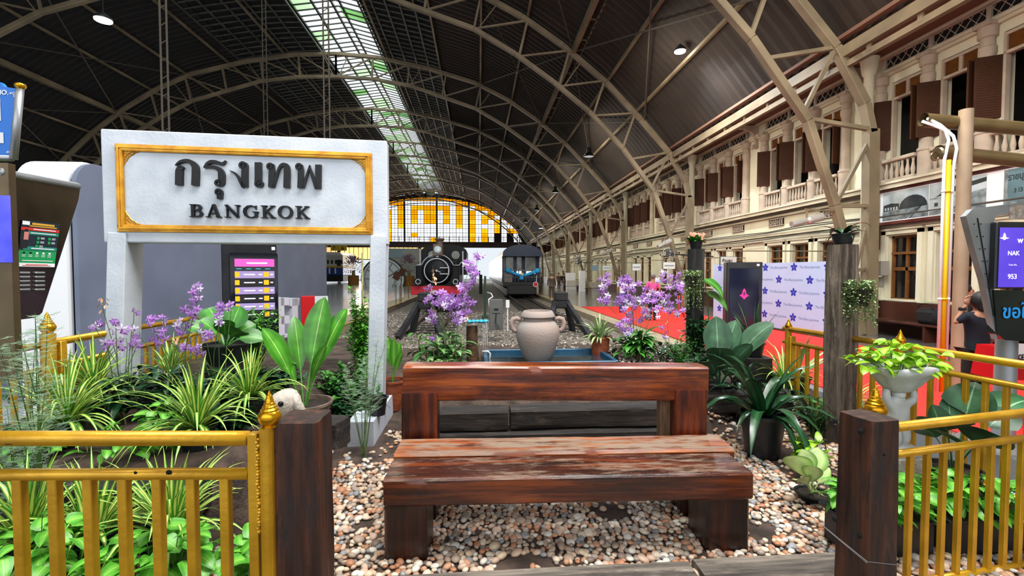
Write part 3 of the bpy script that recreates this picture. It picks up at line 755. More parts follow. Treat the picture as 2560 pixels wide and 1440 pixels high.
def ribbon(mb, pts, ws, P, depth, nn, mi=0):
    k = len(pts); L = []; R = []
    for i in range(k):
        a = pts[max(i-1, 0)]; b = pts[min(i+1, k-1)]; dx, dy = b[0]-a[0], b[1]-a[1]; l = math.hypot(dx, dy) or 1
        nx, ny = -dy/l, dx/l; w = ws[i]/2; L.append((pts[i][0]+nx*w, pts[i][1]+ny*w)); R.append((pts[i][0]-nx*w, pts[i][1]-ny*w))
    vs = []
    for q in (L, R):
        for p in q: v = P(*p); vs.append(v); vs.append(v+nn*depth)
    fs = []
    for i in range(k-1):
        a = 2*i; b = 2*(i+1); c = 2*k+2*i; d = 2*k+2*(i+1)
        fs += [(a+1, b+1, d+1, c+1), (a, b, b+1, a+1), (c, d, d+1, c+1)]
    fs += [(0, 1, 2*k+1, 2*k), (2*k-2, 2*k-1, 4*k-1, 4*k-2)]
    mb.add(vs, fs, mi)
def ringp(c, r, n=16, a0=0, a1=360):
    return [(c[0]+r*math.cos(math.radians(a0+(a1-a0)*i/n)), c[1]+r*math.sin(math.radians(a0+(a1-a0)*i/n))) for i in range(n+1)]
# ---- station name sign
SL = Vector((-3.86, 5.0, 0)); SRt = Vector((-1.02, 5.22, 0))
sux = (SRt-SL).normalized(); suy = Vector((0, 0, 1)); sn = sux.cross(suy); SW = (SRt-SL).length     # sn points away from +y => toward viewer
if sn.y > 0: sn = -sn
SZ0, SZ1 = 2.06, 3.22
srot = Matrix((sux, -sn, suy)).transposed()
sign = thing('station_name_sign', 'large white station name board on two white posts, black Thai and BANGKOK letters, gold frame', 'sign', tuple((SL+SRt)/2))
b = MB(); cc = (SL+SRt)/2; b.box(cc-sn*.09+suy*((SZ0+SZ1)/2), (SW, .18, SZ1-SZ0), srot, bev=.012)
def SP(u, v): return SL+sux*(u*SW)+suy*(SZ1-v*(SZ1-SZ0))   # u,v fractions, v down
b.build('name_board', M['white'], sign)
b = MB()
fu0, fu1, fv0, fv1 = .049, .944, .128, .905
def bar(p, q, w, d, mb, off=0.0): mb.beam(p+sn*(d/2+off), q+sn*(d/2+off), w, d, up=tuple(sn), bev=.004)
for (w, d, ins) in ((.075, .018, .0), (.05, .03, .004), (.018, .04, .0), (.012, .026, .03)):
    iu = (.0375+ins)/SW; iv = (.0375+ins)/(SZ1-SZ0)
    A, B_, C_, D_ = SP(fu0+iu, fv0+iv), SP(fu1-iu, fv0+iv), SP(fu1-iu, fv1-iv), SP(fu0+iu, fv1-iv)
    e = w/2
    bar(A-sux*e, B_+sux*e, w, d, b); bar(D_-sux*e, C_+sux*e, w, d, b); bar(A, D_, w, d, b); bar(B_, C_, w, d, b)
fr = b.build('gold_frame', M['goldframe'], sign)
for (uu, vv, su, sv) in ((fu0, fv0, 1, 1), (fu1, fv0, -1, 1), (fu0, fv1, 1, -1), (fu1, fv1, -1, -1)):
    mb = MB(); c0 = SP(uu, vv)+sux*su*.075-suy*sv*.075
    P = lambda x, y: c0+sux*su*x-suy*sv*y+sn*.002
    rr = random.Random(3)
    for k in range(6):
        t = k/5; x = .105*t; y = .105*(1-t)
        mb.tube([P(x*.5+.015*math.cos(q), y*.5+.015*math.sin(q)) for q in [i*.7 for i in range(8)]], .005, 5)
        mb.tube([P(x*.85+.011*math.cos(q), y*.85+.011*math.sin(q)) for q in [i*.8 for i in range(8)]], .0045, 5)
    mb.tube([P(0, .14), P(.014, .105), P(.03, .09), P(.042, .063), P(.07, .038), P(.09, .028), P(.11, .01), P(.145, 0)], .006, 5)
    mb.prism([(0, 0), (.09, 0), (.025, .025), (0, .09)], P(0, 0), tuple(sux*su), tuple(-suy*sv), .003*(1 if su*sv < 0 else -1))
    mb.build('corner_ornament', M['goldframe'], fr)
# lettering from measured shapes
KX = SW/678/6.095; KY = (SZ1-SZ0)/268/6.095
def TP(cx, cy_):   # crop px -> board
    px = 420+cx/6.095; py = 370+(cy_-.0*(cx))/6.095
    u = (px-(289 if False else 290))/678; top = 325+(px-297)*.0373; bot = 597+(px-280)*.0219
    v = (py-top)/(bot-top); return SP(u, v)
THAI = {
 'a': ([(238, 268), (300, 216), (380, 196), (450, 214), (505, 275), (515, 350), (503, 562)], [8, 34, 44, 58, 88, 96, 98], None),
 'a2': ([(240, 268), (300, 282), (335, 300), (300, 322), (288, 360), (280, 556)], [6, 40, 34, 80, 98, 98], None),
 'r': ([(630, 302), (680, 245), (735, 212), (800, 216), (860, 236), (905, 238), (942, 195)], [6, 44, 46, 48, 46, 38, 10], None),
 'r2': ([(632, 300), (720, 285), (800, 300), (860, 340), (878, 400), (878, 480), (880, 530), (850, 562)], [10, 36, 50, 74, 92, 92, 74, 30], ((828, 525), 52, 26)),
 'u': ([(862, 640), (868, 680), (848, 710), (846, 762)], [40, 44, 76, 72], ((830, 660), 52, 26)),
 'n': ([(992, 345), (1060, 375), (1115, 440), (1155, 520), (1195, 584)], [5, 24, 36, 46, 60], None),
 'n2': ([(1215, 232), (1222, 280), (1210, 350), (1202, 584)], [50, 72, 88, 96], ((1184, 265), 58, 28)),
 'e': ([(1406, 222), (1402, 480), (1385, 550), (1402, 575)], [94, 96, 76, 40], ((1424, 540), 52, 25)),
 't': ([(1608, 250), (1612, 300), (1603, 360), (1594, 592)], [54, 66, 88, 92], ((1580, 282), 56, 27)),
 't2': ([(1622, 592), (1660, 460), (1700, 330), (1745, 262), (1800, 262), (1826, 320), (1816, 598)], [30, 34, 34, 44, 60, 92, 94], None),
 'p': ([(2030, 262), (2036, 310), (2030, 360), (2020, 602)], [54, 66, 84, 88], ((2003, 286), 56, 27)),
 'p2': ([(2060, 602), (2100, 470), (2165, 262)], [30, 34, 14], None),
 'p3': ([(2158, 275), (2190, 390), (2262, 610)], [20, 44, 60], None),
 'p4': ([(2293, 256), (2286, 612)], [92, 88], None)}
GL = [('thai_ko_kai', 'a a2'), ('thai_ro_ruea', 'r r2'), ('thai_sara_u', 'u'), ('thai_ngo_ngu', 'n n2'), ('thai_sara_e', 'e'), ('thai_tho_thahan', 't t2'), ('thai_pho_phan', 'p p2 p3 p4')]
for nm, ks in GL:
    mb = MB()
    for k in ks.split():
        pts, ws, ring = THAI[k]
        # refine
        if len(pts) > 3:
            np_, nw = [], []
            for i in range(len(pts)-1):
                p0 = pts[max(i-1, 0)]; p1 = pts[i]; p2 = pts[i+1]; p3 = pts[min(i+2, len(pts)-1)]
                for s in range(3):
                    t = s/3
                    np_.append(tuple(.5*((2*p1[c])+(-p0[c]+p2[c])*t+(2*p0[c]-5*p1[c]+4*p2[c]-p3[c])*t*t+(-p0[c]+3*p1[c]-3*p2[c]+p3[c])*t**3) for c in (0, 1))); nw.append(ws[i]*(1-t)+ws[i+1]*t)
            np_.append(pts[-1]); nw.append(ws[-1]); pts, ws = np_, nw
        ribbon(mb, pts, ws, TP, .04, sn)
        if ring:
            c, ro, ri = ring; ribbon(mb, ringp(c, (ro+ri)/2), [ro-ri]*17, TP, .04, sn)
    mb.build('raised_letter', M['blackgloss'], sign)
def latin(ch, x0, w):
    y1 = 1025+.024*(x0-420); H_ = 188; y0 = y1-H_
    mb = MB()
    P = lambda u, v: TP(x0+u*w, y1+.024*u*w-v*H_)
    def R(pts, ws): ribbon(mb, pts, ws, lambda a, c: P(a, c), .035, sn)
    k = w/H_
    def RB(pts, ws):  # aspect-correct: widths in units of cap height
        q = [(p[0]*k, p[1]) for p in pts]; ribbon(mb, q, ws, lambda a, c: P(a/k, c), .035, sn)
    ser = .055
    if ch == 'B':
        RB([(.24, 0), (.24, 1)], [.22, .22]); RB([(0, .03), (.6, .03)], [ser, ser]); RB([(0, .97), (.55, .97)], [ser, ser]); RB([(.24, .53), (.6, .53)], [.06, .06])
        RB([(.5, .97), (.72, .92), (.8, .76), (.72, .6), (.5, .53)], [.06, .14, .22, .14, .06]); RB([(.5, .53), (.78, .46), (.87, .27), (.78, .09), (.5, .03)], [.06, .15, .24, .15, .06])
    elif ch == 'A':
        RB([(.15, 0), (.47, .98)], [.07, .07]); RB([(.5, 1.02), (.82, 0)], [.2, .22]); RB([(.24, .32), (.68, .32)], [.06, .06]); RB([(0, .03), (.3, .03)], [ser, ser]); RB([(.64, .03), (1, .03)], [ser, ser])
    elif ch == 'N':
        RB([(.17, .02), (.17, .98)], [.08, .08]); RB([(.12, .97), (.85, .05)], [.2, .22]); RB([(.85, 0), (.85, .98)], [.09, .09]); RB([(0, .03), (.36, .03)], [ser, ser]); RB([(.66, .97), (1, .97)], [ser, ser]); RB([(0, .97), (.2, .97)], [ser, ser])
    elif ch == 'G':
        RB([(.86, .68), (.84, .86), (.55, .97), (.3, .9), (.12, .68), (.1, .45), (.16, .24), (.34, .06), (.58, .02), (.82, .1)], [.05, .1, .08, .13, .2, .23, .2, .13, .08, .1])
        RB([(.86, .06), (.86, .46)], [.2, .2]); RB([(.62, .47), (1.02, .47)], [ser, ser]); RB([(.86, .66), (.86, .98)], [.05, .07])
    elif ch == 'K':
        RB([(.24, 0), (.24, 1)], [.2, .2]); RB([(0, .03), (.46, .03)], [ser, ser]); RB([(0, .97), (.46, .97)], [ser, ser]); RB([(.3, .45), (.82, .97)], [.08, .1]); RB([(.4, .56), (.84, .03)], [.16, .2]); RB([(.62, .97), (.98, .97)], [ser, ser]); RB([(.62, .03), (1.02, .03)], [ser, ser])
    elif ch == 'O':
        pts = [(.5+.42*math.cos(t), .5+.47*math.sin(t)) for t in [i*math.pi/12 for i in range(25)]]; RB(pts, [.07+.15*abs(math.cos(i*math.pi/12)) for i in range(25)])
    mb.build('raised_letter', M['blackgloss'], sign)
for ch, xx, w in (('B', 415, 190), ('A', 640, 220), ('N', 908, 222), ('G', 1172, 218), ('K', 1430, 212), ('O', 1680, 216), ('K', 1936, 212)): latin(ch, xx, w)
# posts + bases
for (pos, nm) in ((SL+sux*.14, 'left'), (SRt-sux*.1, 'right')):
    mb = MB(); c = pos-sn*.12; lean = Vector((-.10 if nm == 'left' else -.06, 0, 0))
    mb.beam(c+lean+suy*.2, c+suy*(SZ0+.1), .17, .3, up=tuple(sn), bev=.008); mb.build('post', M['white'], sign)
    mb = MB(); q = c+lean; q.z = 0
    mb.prism([(-.72, 0), (.72, 0), (.72, .25), (-.72, .25)], q+Vector((-.13, 0, 0)), (0, 1, 0), (0, 0, 1), .26); mb.build('base_beam', M['white'], sign)
# ---- grey exhibition booth
bt = XP(181, 398, -5.4); y0 = 6.5; y1 = 16.45; zt = 3.26
booth = thing('exhibition_booth', 'blue grey booth with a rounded white front edge standing behind the station sign', 'booth', (-6.4, 11.4, 0))
mb = MB(); n = 8; prof = [(0, 0), (0, zt-.35)]+[(.35-.35*math.cos(t), zt-.35+.35*math.sin(t)) for t in [i*math.pi/2/n for i in range(1, n+1)]]+[(y1-y0, zt), (y1-y0, 0)]
mb.prism([(p[0], p[1]) for p in prof], (-5.4, y0, 0), (0, 1, 0), (0, 0, 1), .06); 
sp = mb.build('side_panel', M['greywall'], booth)
mb = MB()
for yy in (9.2, 12.0, 14.4): mb.box((-5.398, yy, zt/2), (.012, .008, zt))
mb.build('panel_seam', M['black'], sp)
mb = MB(); k = len(prof); vs = []
for (a, z) in prof[:n+3]: vs.append((-5.46, y0+a-.03, z+.02)); vs.append((-6.06, y0+a-.03, z+.02)); vs.append((-5.46, y0+a+.05, z-.04)); vs.append((-6.06, y0+a+.05, z-.04))
m_ = n+3; fs = []
for i in range(m_-1):
    a = 4*i; c = a+4; fs += [(a, c, c+1, a+1), (a+2, c+2, c+3, a+3), (a, c, c+2, a+2), (a+1, c+1, c+3, a+3)]
mb.add(vs, fs); mb.box((-5.76, (y0+y1)/2+.2, zt-.02), (.6, y1-y0-.5, .06)); mb.build('white_edge', M['white2'], booth)
mb = MB(); mb.box((-7.2, 11.6, 1.55), (2.2, 9.0, 3.1)); mb.build('booth_body', M['greywall'], booth)
# ---- screen kiosks
def kiosk(name, label, c, w, d, h, rz, glow):
    r = thing(name, label, 'kiosk', c, rz)
    mb = MB(); mb.box((0, 0, h/2+.04), (w, d, h-.08), bev=.015); mb.box((0, 0, .03), (w+.1, d+.1, .06)); mb.build('cabinet', M['black'], r, world=False)
    return r
mscr = pm('screen_glass', '#0a0d18', rough=.08, coat=.6)
mpk = pm('pink_screen', '#e04a9a', emis=.9, rough=.3); mrow = pm('lilac_row', '#8a7aa6', emis=.6, rough=.3); mor = pm('orange_cell', '#e79a10', emis=.8, rough=.3); mteal = pm('teal_caption', '#2aa0a8', emis=.6); mtxt = pm('white_caption', '#e6e6f0', emis=.8); mrowd = pm('dark_row', '#15131c', emis=.1)
kl = D(632, 860, 7.3); kx = kl.x
k1 = kiosk('information_kiosk', 'tall black information kiosk with pink and orange timetable screen, seen through the station sign', (kx-.16, 7.6, 0), .75, .45, 2.22, math.radians(24), 1)
mb = MB(); mb.box((.06, -.235, 1.2), (.66, .03, 1.7), bev=.01); scr = mb.build('screen', mscr, k1, world=False)
mb = MB(); x0, x1 = -.2, .34; zt_ = 1.98; yv = -.253
def rect(mb, a, b2, z0, z1, mi, y=yv): mb.box(((a+b2)/2, y, (z0+z1)/2), (b2-a, .004, z1-z0), mi=mi)
rect(mb, x0, x1, 1.84, 1.96, 0)
rect(mb, x0+.16, x1-.1, 1.885, 1.905, 5, yv-.003)
for i in range(4): rect(mb, x0+.02+i*.13, x0+.09+i*.13, 1.80, 1.812, 4)
for i in range(6):
    z1 = 1.77-i*.125; rect(mb, x0, x1, z1-.11, z1, 1 if i % 2 == 0 else 2)
    rect(mb, x0, x0+.06, z1-.09, z1-.015, 3, yv-.002); rect(mb, x1-.15, x1-.08, z1-.09, z1-.015, 3, yv-.002)
    rect(mb, x0+.12, x0+.27, z1-.062, z1-.045, 5, yv-.002); rect(mb, x1-.22, x1-.17, z1-.062, z1-.045, 5, yv-.002); rect(mb, x1-.06, x1-.02, z1-.062, z1-.045, 5, yv-.002)
def child_local(mb, name, mats, par):
    me_o = mb.build(name, mats, None, world=False, origin=(0, 0, 0)); me_o.location = (0, 0, 0); me_o.parent = par; return me_o
child_local(mb, 'timetable_display', [mpk, mrow, mrowd, mor, mteal, mtxt], scr)
mb = MB(); mb.box((.33, -.23, 2.13), (.05, .004, .05)); child_local(mb, 'white_sticker', M['white2'], k1)
kr = G(1880, 850)
k2 = kiosk('information_kiosk', 'tall black information kiosk with a pink emblem, in front of the flowered backdrop', (6.55, 10.9, 0), .8, .45, 2.0, math.radians(-20), 0)
mb = MB(); mb.box((0, -.235, 1.15), (.66, .02, 1.4), bev=.008); scr = mb.build('screen', pm('navy_screen', '#10142a', rough=.12, coat=.5), k2, world=False)
mb = MB(); yv = -.248; e = [(0, .17), (.035, .12), (.05, .03), (.12, -.02), (.06, -.05), (0, -.12), (-.06, -.05), (-.12, -.02), (-.05, .03), (-.035, .12)]
mb.prism([(a*.9, c*.95) for a, c in e], (0, yv, 1.2), (1, 0, 0), (0, 0, 1), .004)
mb.prism([(-.018, -.01), (.018, -.01), (.01, .08), (-.01, .08)], (0, yv-.003, 1.2), (1, 0, 0), (0, 0, 1), .002, mi=1)
child_local(mb, 'pink_emblem', [pm('pink_emblem', '#d3207e', emis=.5), mscr], scr)
mb = MB(); mb.box((.3, -.236, 1.93), (.06, .004, .05)); child_local(mb, 'white_sticker', M['white2'], k2)
# ---- 3d letters V E T with red
lt = [('V', -5.35), ('E', -4.83), ('T', -4.36)]
mred = pm('red_letter', '#b90a12', rough=.35); mwl = pm('white_letter', '#c9ccd6', rough=.4)
def letter_thing(ch, o, w, h, d, ux, label):
    r = thing('giant_letter', label, 'letter', tuple(o), 0, 'giant white letters beside the booth'); uz = Vector((0, 0, 1)); ux = Vector(ux).normalized(); P = lambda a, c: Vector(o)+ux*a*w+uz*(c*h)
    nn = ux.cross(uz)
    if nn.y > 0: nn = -nn
    mb = MB()
    def R(pts, ws): ribbon(mb, [(p[0]*w, p[1]*h) for p in pts], ws, lambda a, c: Vector(o)+ux*a+uz*c-nn*d, d, nn); 
    if ch == 'V': R([(.1, 1), (.5, .3)], [.17, .17]); R([(.9, 1), (.5, .3)], [.17, .17])
    elif ch == 'E': R([(.15, .3), (.15, 1)], [.18, .18]); [R([(.15, z), (.95, z)], [.15, .15]) for z in (.36, .65, .94)]
    else: R([(.5, .3), (.5, 1)], [.18, .18]); R([(0, .94), (1, .94)], [.15, .15])
    mb.build('letter_face', mwl, r)
    mb = MB(); mb.box(Vector(o)+ux*w*.5+uz*h*.14-nn*d*.5, (w*1.05, d, h*.28), Matrix((ux, -nn, uz)).transposed()); mb.build('red_plinth', mred, r)
L0 = G(668, 858); L1 = G(745, 845); 
dirL = Vector((.93, .37, 0))
Q0 = D(672, 850, 8.8); Q1 = D(752, 850, 9.7); Q0.z = Q1.z = 0; dirL = (Q1-Q0).normalized(); lw = (Q1-Q0).length/3
for i, (ch, lab) in enumerate((('V', 'white giant letter V on red plinth beside the black kiosk'), ('E', 'white giant letter E on red plinth, between V and T'), ('T', 'white giant letter T on red plinth, next to the red pillar'))):
    letter_thing(ch, Q0+dirL*lw*i, lw*.96, 1.28-.03*i, .2, dirL, lab)
q = Matrix.Rotation(.38, 3, 'Z'); o = D(770, 740, 9.75); mb = MB(); mb.box((o.x, o.y, o.z/2), (.27, .26, o.z), q, bev=.01); mb.box(Vector((o.x, o.y, o.z/2))+q @ Vector((.13, -.135, 0)), (.015, .01, o.z), q, mi=1)
mb.build('red_pillar', [mred, mwl], label='glossy red giant letter pillar standing taller than the white letters', cat='letter')
o = D(802, 740, 10.3); o.z = 0; mb = MB(); mb.box(o+Vector((0, 0, .85)), (.28, .22, .75), q, mi=0); mb.box(o+Vector((.07, 0, .24)), (.42, .26, .48), q, mi=1); mb.beam(o+Vector((-.13, -.14, .46)), o+Vector((.28, -.06, .04)), .02, .02, mi=0)
mb.build('giant_letter', [mwl, mred], label='last white letter with dark red foot, at the platform end of the row', cat='letter', group='giant white letters beside the booth')
# ---- blue jasmine backdrop
A = Vector((8.6, 16.1, 0)); B_ = Vector((9.15, 11.1, 0)); bux = (B_-A).normalized(); bl = (B_-A).length; bn = bux.cross(Vector((0, 0, 1)))
if bn.x > 0: bn = -bn
bd = thing('photo_backdrop', 'pale blue photo backdrop printed with blue jasmine flowers on the red carpet', 'backdrop', tuple((A+B_)/2))
brot = Matrix((bux, -bn, Vector((0, 0, 1)))).transposed()
mb = MB(); mb.box((A+B_)/2+Vector((0, 0, 1.06)), (bl, .03, 1.96), brot); mb.build('banner', pm('pale_blue_vinyl', '#b9cdf0', '#aec6ec', scale=.6, rough=.5), bd)
mb = MB()
for t in (0.02, .5, .98):
    p = A+bux*bl*t-bn*.05; mb.tube([p, p+Vector((0, 0, 2.0))], .02, 8); mb.tube([p-bn*.0, p-bn*.5], .02, 8)
mb.build('support_frame', M['steel'], bd)
mflow = pm('blue_petal_print', '#2438b4', rough=.5); mflow2 = pm('orange_centre_print', '#c0785a', rough=.5); mprint = pm('slate_print', '#6c86b4', rough=.5)
mbf = MB(); tb = MB()
def BP(s, z): return A+bux*s+Vector((0, 0, z))+bn*.017
for row in range(6):
    z = 1.9-row*.36
    for c in range(5):
        s = .35+c*1.12+(.56 if row % 2 else 0)
        if s > bl-.12 or z < .15: continue
        for k in range(5):
            a = math.pi/2+k*math.pi*2/5; d = Vector((math.cos(a), math.sin(a))); n2 = Vector((-d.y, d.x))
            pts = [(0, 0)]+[tuple(d*r_+n2*w_) for r_, w_ in ((.05, .035), (.09, .035), (.135, 0), (.09, -.035), (.05, -.035))]
            vs = [BP(s+p[0], z+p[1]) for p in pts]; mbf.add(vs, [tuple(range(6))], 0)
        mbf.add([BP(s+.022*math.cos(q*.785), z+.022*math.sin(q*.785))+bn*.002 for q in range(8)], [tuple(range(8))], 1)
        if s+.2 < bl-.55:
            t = text_mesh('The Blue Jasmine', .1, BP(s+.19, z-.035), tuple(bux), (0, 0, 1), mprint, depth=.001)
            tb.add(t.v, t.f)
mbf.build('flower_print', [mflow, mflow2], bd); tb.build('printed_words', mprint, bd)
# ---- fences
def finial(mb, c, r=.034, base=0.0, mi=0):
    """pagoda finial, base height c.z"""
    pr = [(r*.7, 0), (r*.7, r*.12), (r*.6, r*.2), (r*.8, r*.42), (r*1.0, r*.8), (r*1.03, r*1.1), (r*.9, r*1.4), (r*.76, r*1.55)]
    z = 1.55*r; rr = .78*r
    for i in range(5): pr += [(rr, z), (rr*1.02, z+r*.13), (rr*.84, z+r*.24)]; z += r*.3; rr *= .78
    pr += [(rr*.8, z), (.02*r, z+r*.42)]
    mb.lathe(pr, c, 20, mi)
def fence_panel(A, B_, ztA, ztB, gap, spacing, zbot, r_top, r_mid, sq, label, group, posts=()):
    r = thing('gold_fence', label, 'fence', tuple((Vector((A[0], A[1], 0))+Vector((B_[0], B_[1], 0)))/2), 0, group)
    a = Vector((A[0], A[1], ztA)); c = Vector((B_[0], B_[1], ztB)); L = (c-a).length; d = (c-a)/L
    mb = MB(); mb.tube([a, c], r_top, 20); mb.build('top_rail', M['gold'], r, smooth=True)
    g = Vector((0, 0, gap)); mb = MB(); mb.tube([a-g, c-g], r_mid, 18); mb.build('middle_rail', M['gold'], r, smooth=True)
    mb = MB(); a2 = Vector((a.x, a.y, zbot)); c2 = Vector((c.x, c.y, zbot)); mb.tube([a2, c2], r_mid, 14); mb.build('bottom_rail', M['gold'], r, smooth=True)
    k = int(L/spacing); off = (L-spacing*(k-1))/2
    ang = math.atan2(d.y, d.x)
    for i in range(k):
        p = a+d*(off+i*spacing); mb = MB(); z1 = p.z-gap-r_mid*.6; mb.box((p.x, p.y, (zbot+z1)/2), (sq, sq, z1-zbot), Matrix.Rotation(ang, 3, 'Z'), bev=.003); mb.build('baluster', M['gold'], r)
    for (t, h, rr, fr_) in posts:
        p = a+(c-a)*t; mb = MB(); mb.lathe([(rr, 0), (rr, h)], (p.x, p.y, 0), 20); 
        mb.box((p.x+d.x*rr*1.7, p.y+d.y*rr*1.7, h/2-.03), (rr*1.2, rr*2.0, h-.1), Matrix.Rotation(ang, 3, 'Z'), bev=.003)
        if t > 0.02: mb.box((p.x-d.x*rr*1.7, p.y-d.y*rr*1.7, h/2-.03), (rr*1.2, rr*2.0, h-.1), Matrix.Rotation(ang, 3, 'Z'), bev=.003)
        po = mb.build('post', M['gold'], r, smooth='auto'); mb = MB(); finial(mb, (p.x, p.y, h), fr_); mb.build('finial', M['goldfin'], po, smooth='auto')
    return r
# near left: rails from beyond the frame to the post next to the red-brown sleeper
rl = fence_panel((-2.35, 1.76), (-.862, 1.75), 1.165, 1.13, .134, .12, .14, .027, .0215, .033, 'gold painted railing in the left foreground in front of the striped plants', 'gold garden railings')
pl = D(663, 1060, 1.75)
mb = MB(); mb.lathe([(.026, 0), (.026, 1.17)], (pl.x+.005, 1.75, 0), 20); mb.box((pl.x-.042, 1.752, .585), (.034, .04, 1.13), bev=.003)
wl_ = [(random.Random(i).uniform(-.004, .004), 1.13-i*.012) for i in range(30)]
for i, (dx, z) in enumerate(wl_): mb.sphere((pl.x-.022+dx, 1.735, z), .006+.003*((i*7) % 3)/2, 6)
po = mb.build('end_post', M['gold'], rl, smooth='auto'); mb = MB(); finial(mb, (pl.x+.012, 1.76, 1.168), .04); mb.build('finial', M['goldfin'], po, smooth='auto')
mb = MB(); p = D(20, 1105, 1.73); mb.box(p+Vector((0, .012, 0)), (.022, .022, .02)); 
for (px, py) in ((422, 1182), (338, 1182)): mb.lathe([(0, 0), (.006 if px < 400 else .011, .001), (0, .003)], D(px, py, 1.731), 10, axis='y')
mb.build('chipped_patch', M['blackgloss'], rl)
rr_ = fence_panel((D(2240, 1067, 2.3).x, 2.3), (3.5, 2.45), D(2255, 1067, 2.3).z, D(2255, 1067, 2.3).z+.03, .15, .115, .015, .026, .0215, .029, 'gold painted railing in the right foreground beside the dark sleeper post', 'gold garden railings', ())
mb = MB(); pf = D(2187, 1042, 2.22); mb.lathe([(.03, 0), (.03, pf.z)], (pf.x, pf.y, 0), 18); po = mb.build('end_post', M['gold'], rr_, smooth='auto'); mb = MB(); finial(mb, (pf.x, pf.y, pf.z-.015), .053); mb.build('finial', M['goldfin'], po, smooth='auto')
fence_panel((-3.85, 1.9), (-3.92, 5.1), 1.1, 1.1, .22, .13, .12, .03, .024, .034, 'gold painted railing along the left edge of the planting in front of the booth', 'gold garden railings', ())
fence_panel((-3.85, 4.35), (-3.92, 7.6), 1.12, 1.12, .22, .13, .12, .03, .024, .034, 'gold painted railing behind the orchids, with a tall finial post by the white booth edge', 'gold garden railings', ((0.0, 1.2, .055, .058),))
fence_panel((3.66, 5.2), (3.95, 1.9), 1.08, 1.1, .16, .13, .12, .03, .024, .034, 'gold painted railing along the right edge of the garden in front of the red carpet', 'gold garden railings', ((0.02, 1.08, .035, .036), (.42, 1.1, .04, .04)))
# ---- brown pole with pipe arms and conduits
mpole = pm('brown_pole_paint', '#a08a72', '#8d775f', scale=2, rough=.6); mbronze = pm('bronze_pipe', '#8a7654', '#75633f', scale=2, rough=.3, metal=.6)
pb = G(2392, 975); pr = thing('pipe_arm_pole', 'brown painted steel pole carrying two bronze pipe arms, on the right', 'pole', (pb.x, pb.y, 0))
mb = MB(); mb.lathe([(.085, 0), (.085, 4.12)], (pb.x, pb.y, 0), 18); mb.build('pole', mpole, pr, smooth='auto')
for (pa, pz, nm) in (((2308, 300), (2560, 322), 'upper'), ((2345, 380), (2560, 402), 'lower')):
    a = D(*pa, pb.y+.12); c = D(*pz, pb.y+.05); c = c+(c-a)*.8; mb = MB(); d = (c-a).normalized()
    mb.tube([a, c], .098, 20, cap=False); mb.tube([a, c], .088, 20, cap=False); 
    arm = mb.build('pipe_arm', mbronze, pr, smooth=True)
mb = MB(); p = D(2342, 383, pb.y-.02); mb.lathe([(.07, 0), (.09, .02), (.07, .05), (.02, .06)], p, 14, axis='x'); mb.tube([p+Vector((-.05+.06*math.cos(t), -.02, .06*math.sin(t)-.05)) for t in [i*.5 for i in range(13)]], .012, 6); mb.build('pipe_end_light', M['steelwarm'], pr, smooth='auto')
for (px, mt, r_, lab) in ((2361, M['white2'], .02, 'left white vertical conduit beside the yellow pipe'), (2371, pm('yellow_pipe', '#e0b400', rough=.35), .032, 'bright yellow vertical pipe on the brown pole'), (2382, M['white2'], .02, 'right white vertical conduit between yellow pipe and brown pole')):
    top = D(px, 400 if px != 2382 else 380, pb.y-.1); mb = MB()
    if px == 2371: mb.tube([(top.x, top.y, 0), (top.x, top.y, top.z)], r_, 12)
    elif px == 2361: mb.tube([(top.x, top.y, 0), top, D(2372, 350, pb.y-.1), D(2362, 325, pb.y-.08), D(2330, 312, pb.y), D(2305, 303, pb.y+.08)], r_, 8)
    else: mb.tube([(top.x, top.y, 0), D(2383, 420, pb.y-.1), D(2392, 370, pb.y-.14), D(2383, 340, pb.y-.14), D(2350, 312, pb.y-.05), D(2318, 296, pb.y+.08)], r_, 8)
    for z in (1.35, 2.9): mb.lathe([(r_*1.3, z), (r_*1.3, z+.03)], (top.x, top.y, 0), 10)
    mb.build('conduit', mt, smooth=True, label=lab, cat='pipe')
# ---- stainless screen stands
def screen_stand(label, P0, left):
    r = thing('screen_stand', label, 'screen stand', P0); return r
# right stand
K0 = Vector((4.5, 3.9, 0)); r = thing('screen_stand', 'stainless steel train information stand with a purple screen at the right edge', 'screen stand', (5.2, 4.1, 0))
YK = 3.9
def KP(px, py, dy=0): return D(px, py, YK+dy)
mb = MB(); o2 = [(2415, 540), (2432, 522), (2560, 505), (2700, 500), (2700, 516), (2560, 527), (2490, 540), (2482, 560), (2486, 720), (2494, 850), (2480, 800), (2460, 700), (2436, 620)]
fr_pts = [KP(*q) for q in o2]; k = len(fr_pts)
from mathutils.geometry import tessellate_polygon
tri = tessellate_polygon([[Vector((q[0], -q[1], 0)) for q in o2]])
off = Vector((.03, .08, 0)); vs = fr_pts+[p+off for p in fr_pts]; mb.add(vs, [tuple(t) for t in tri]+[tuple(k+j for j in t) for t in tri]+[(i, (i+1) % k, k+(i+1) % k, k+i) for i in range(k)])
mb.build('steel_frame', M['steel'], r, smooth='auto')
mb = MB(); A_, B2, C2, D2 = KP(2484, 725, -.02), KP(2700, 730, -.02), KP(2700, 862, -.02), KP(2512, 850, -.02); E2 = KP(2494, 835, -.02)
mb.add([A_, B2, C2, D2, E2]+[p+Vector((.02, .1, 0)) for p in (A_, B2, C2, D2, E2)], [(0, 1, 2, 3, 4), (5, 6, 7, 8, 9), (0, 1, 6, 5), (1, 2, 7, 6), (2, 3, 8, 7), (3, 4, 9, 8), (4, 0, 5, 9)]); mb.build('lower_panel', pm('dark_green_steel', '#2a3330', '#1c2422', scale=2, rough=.25, metal=.4), r)
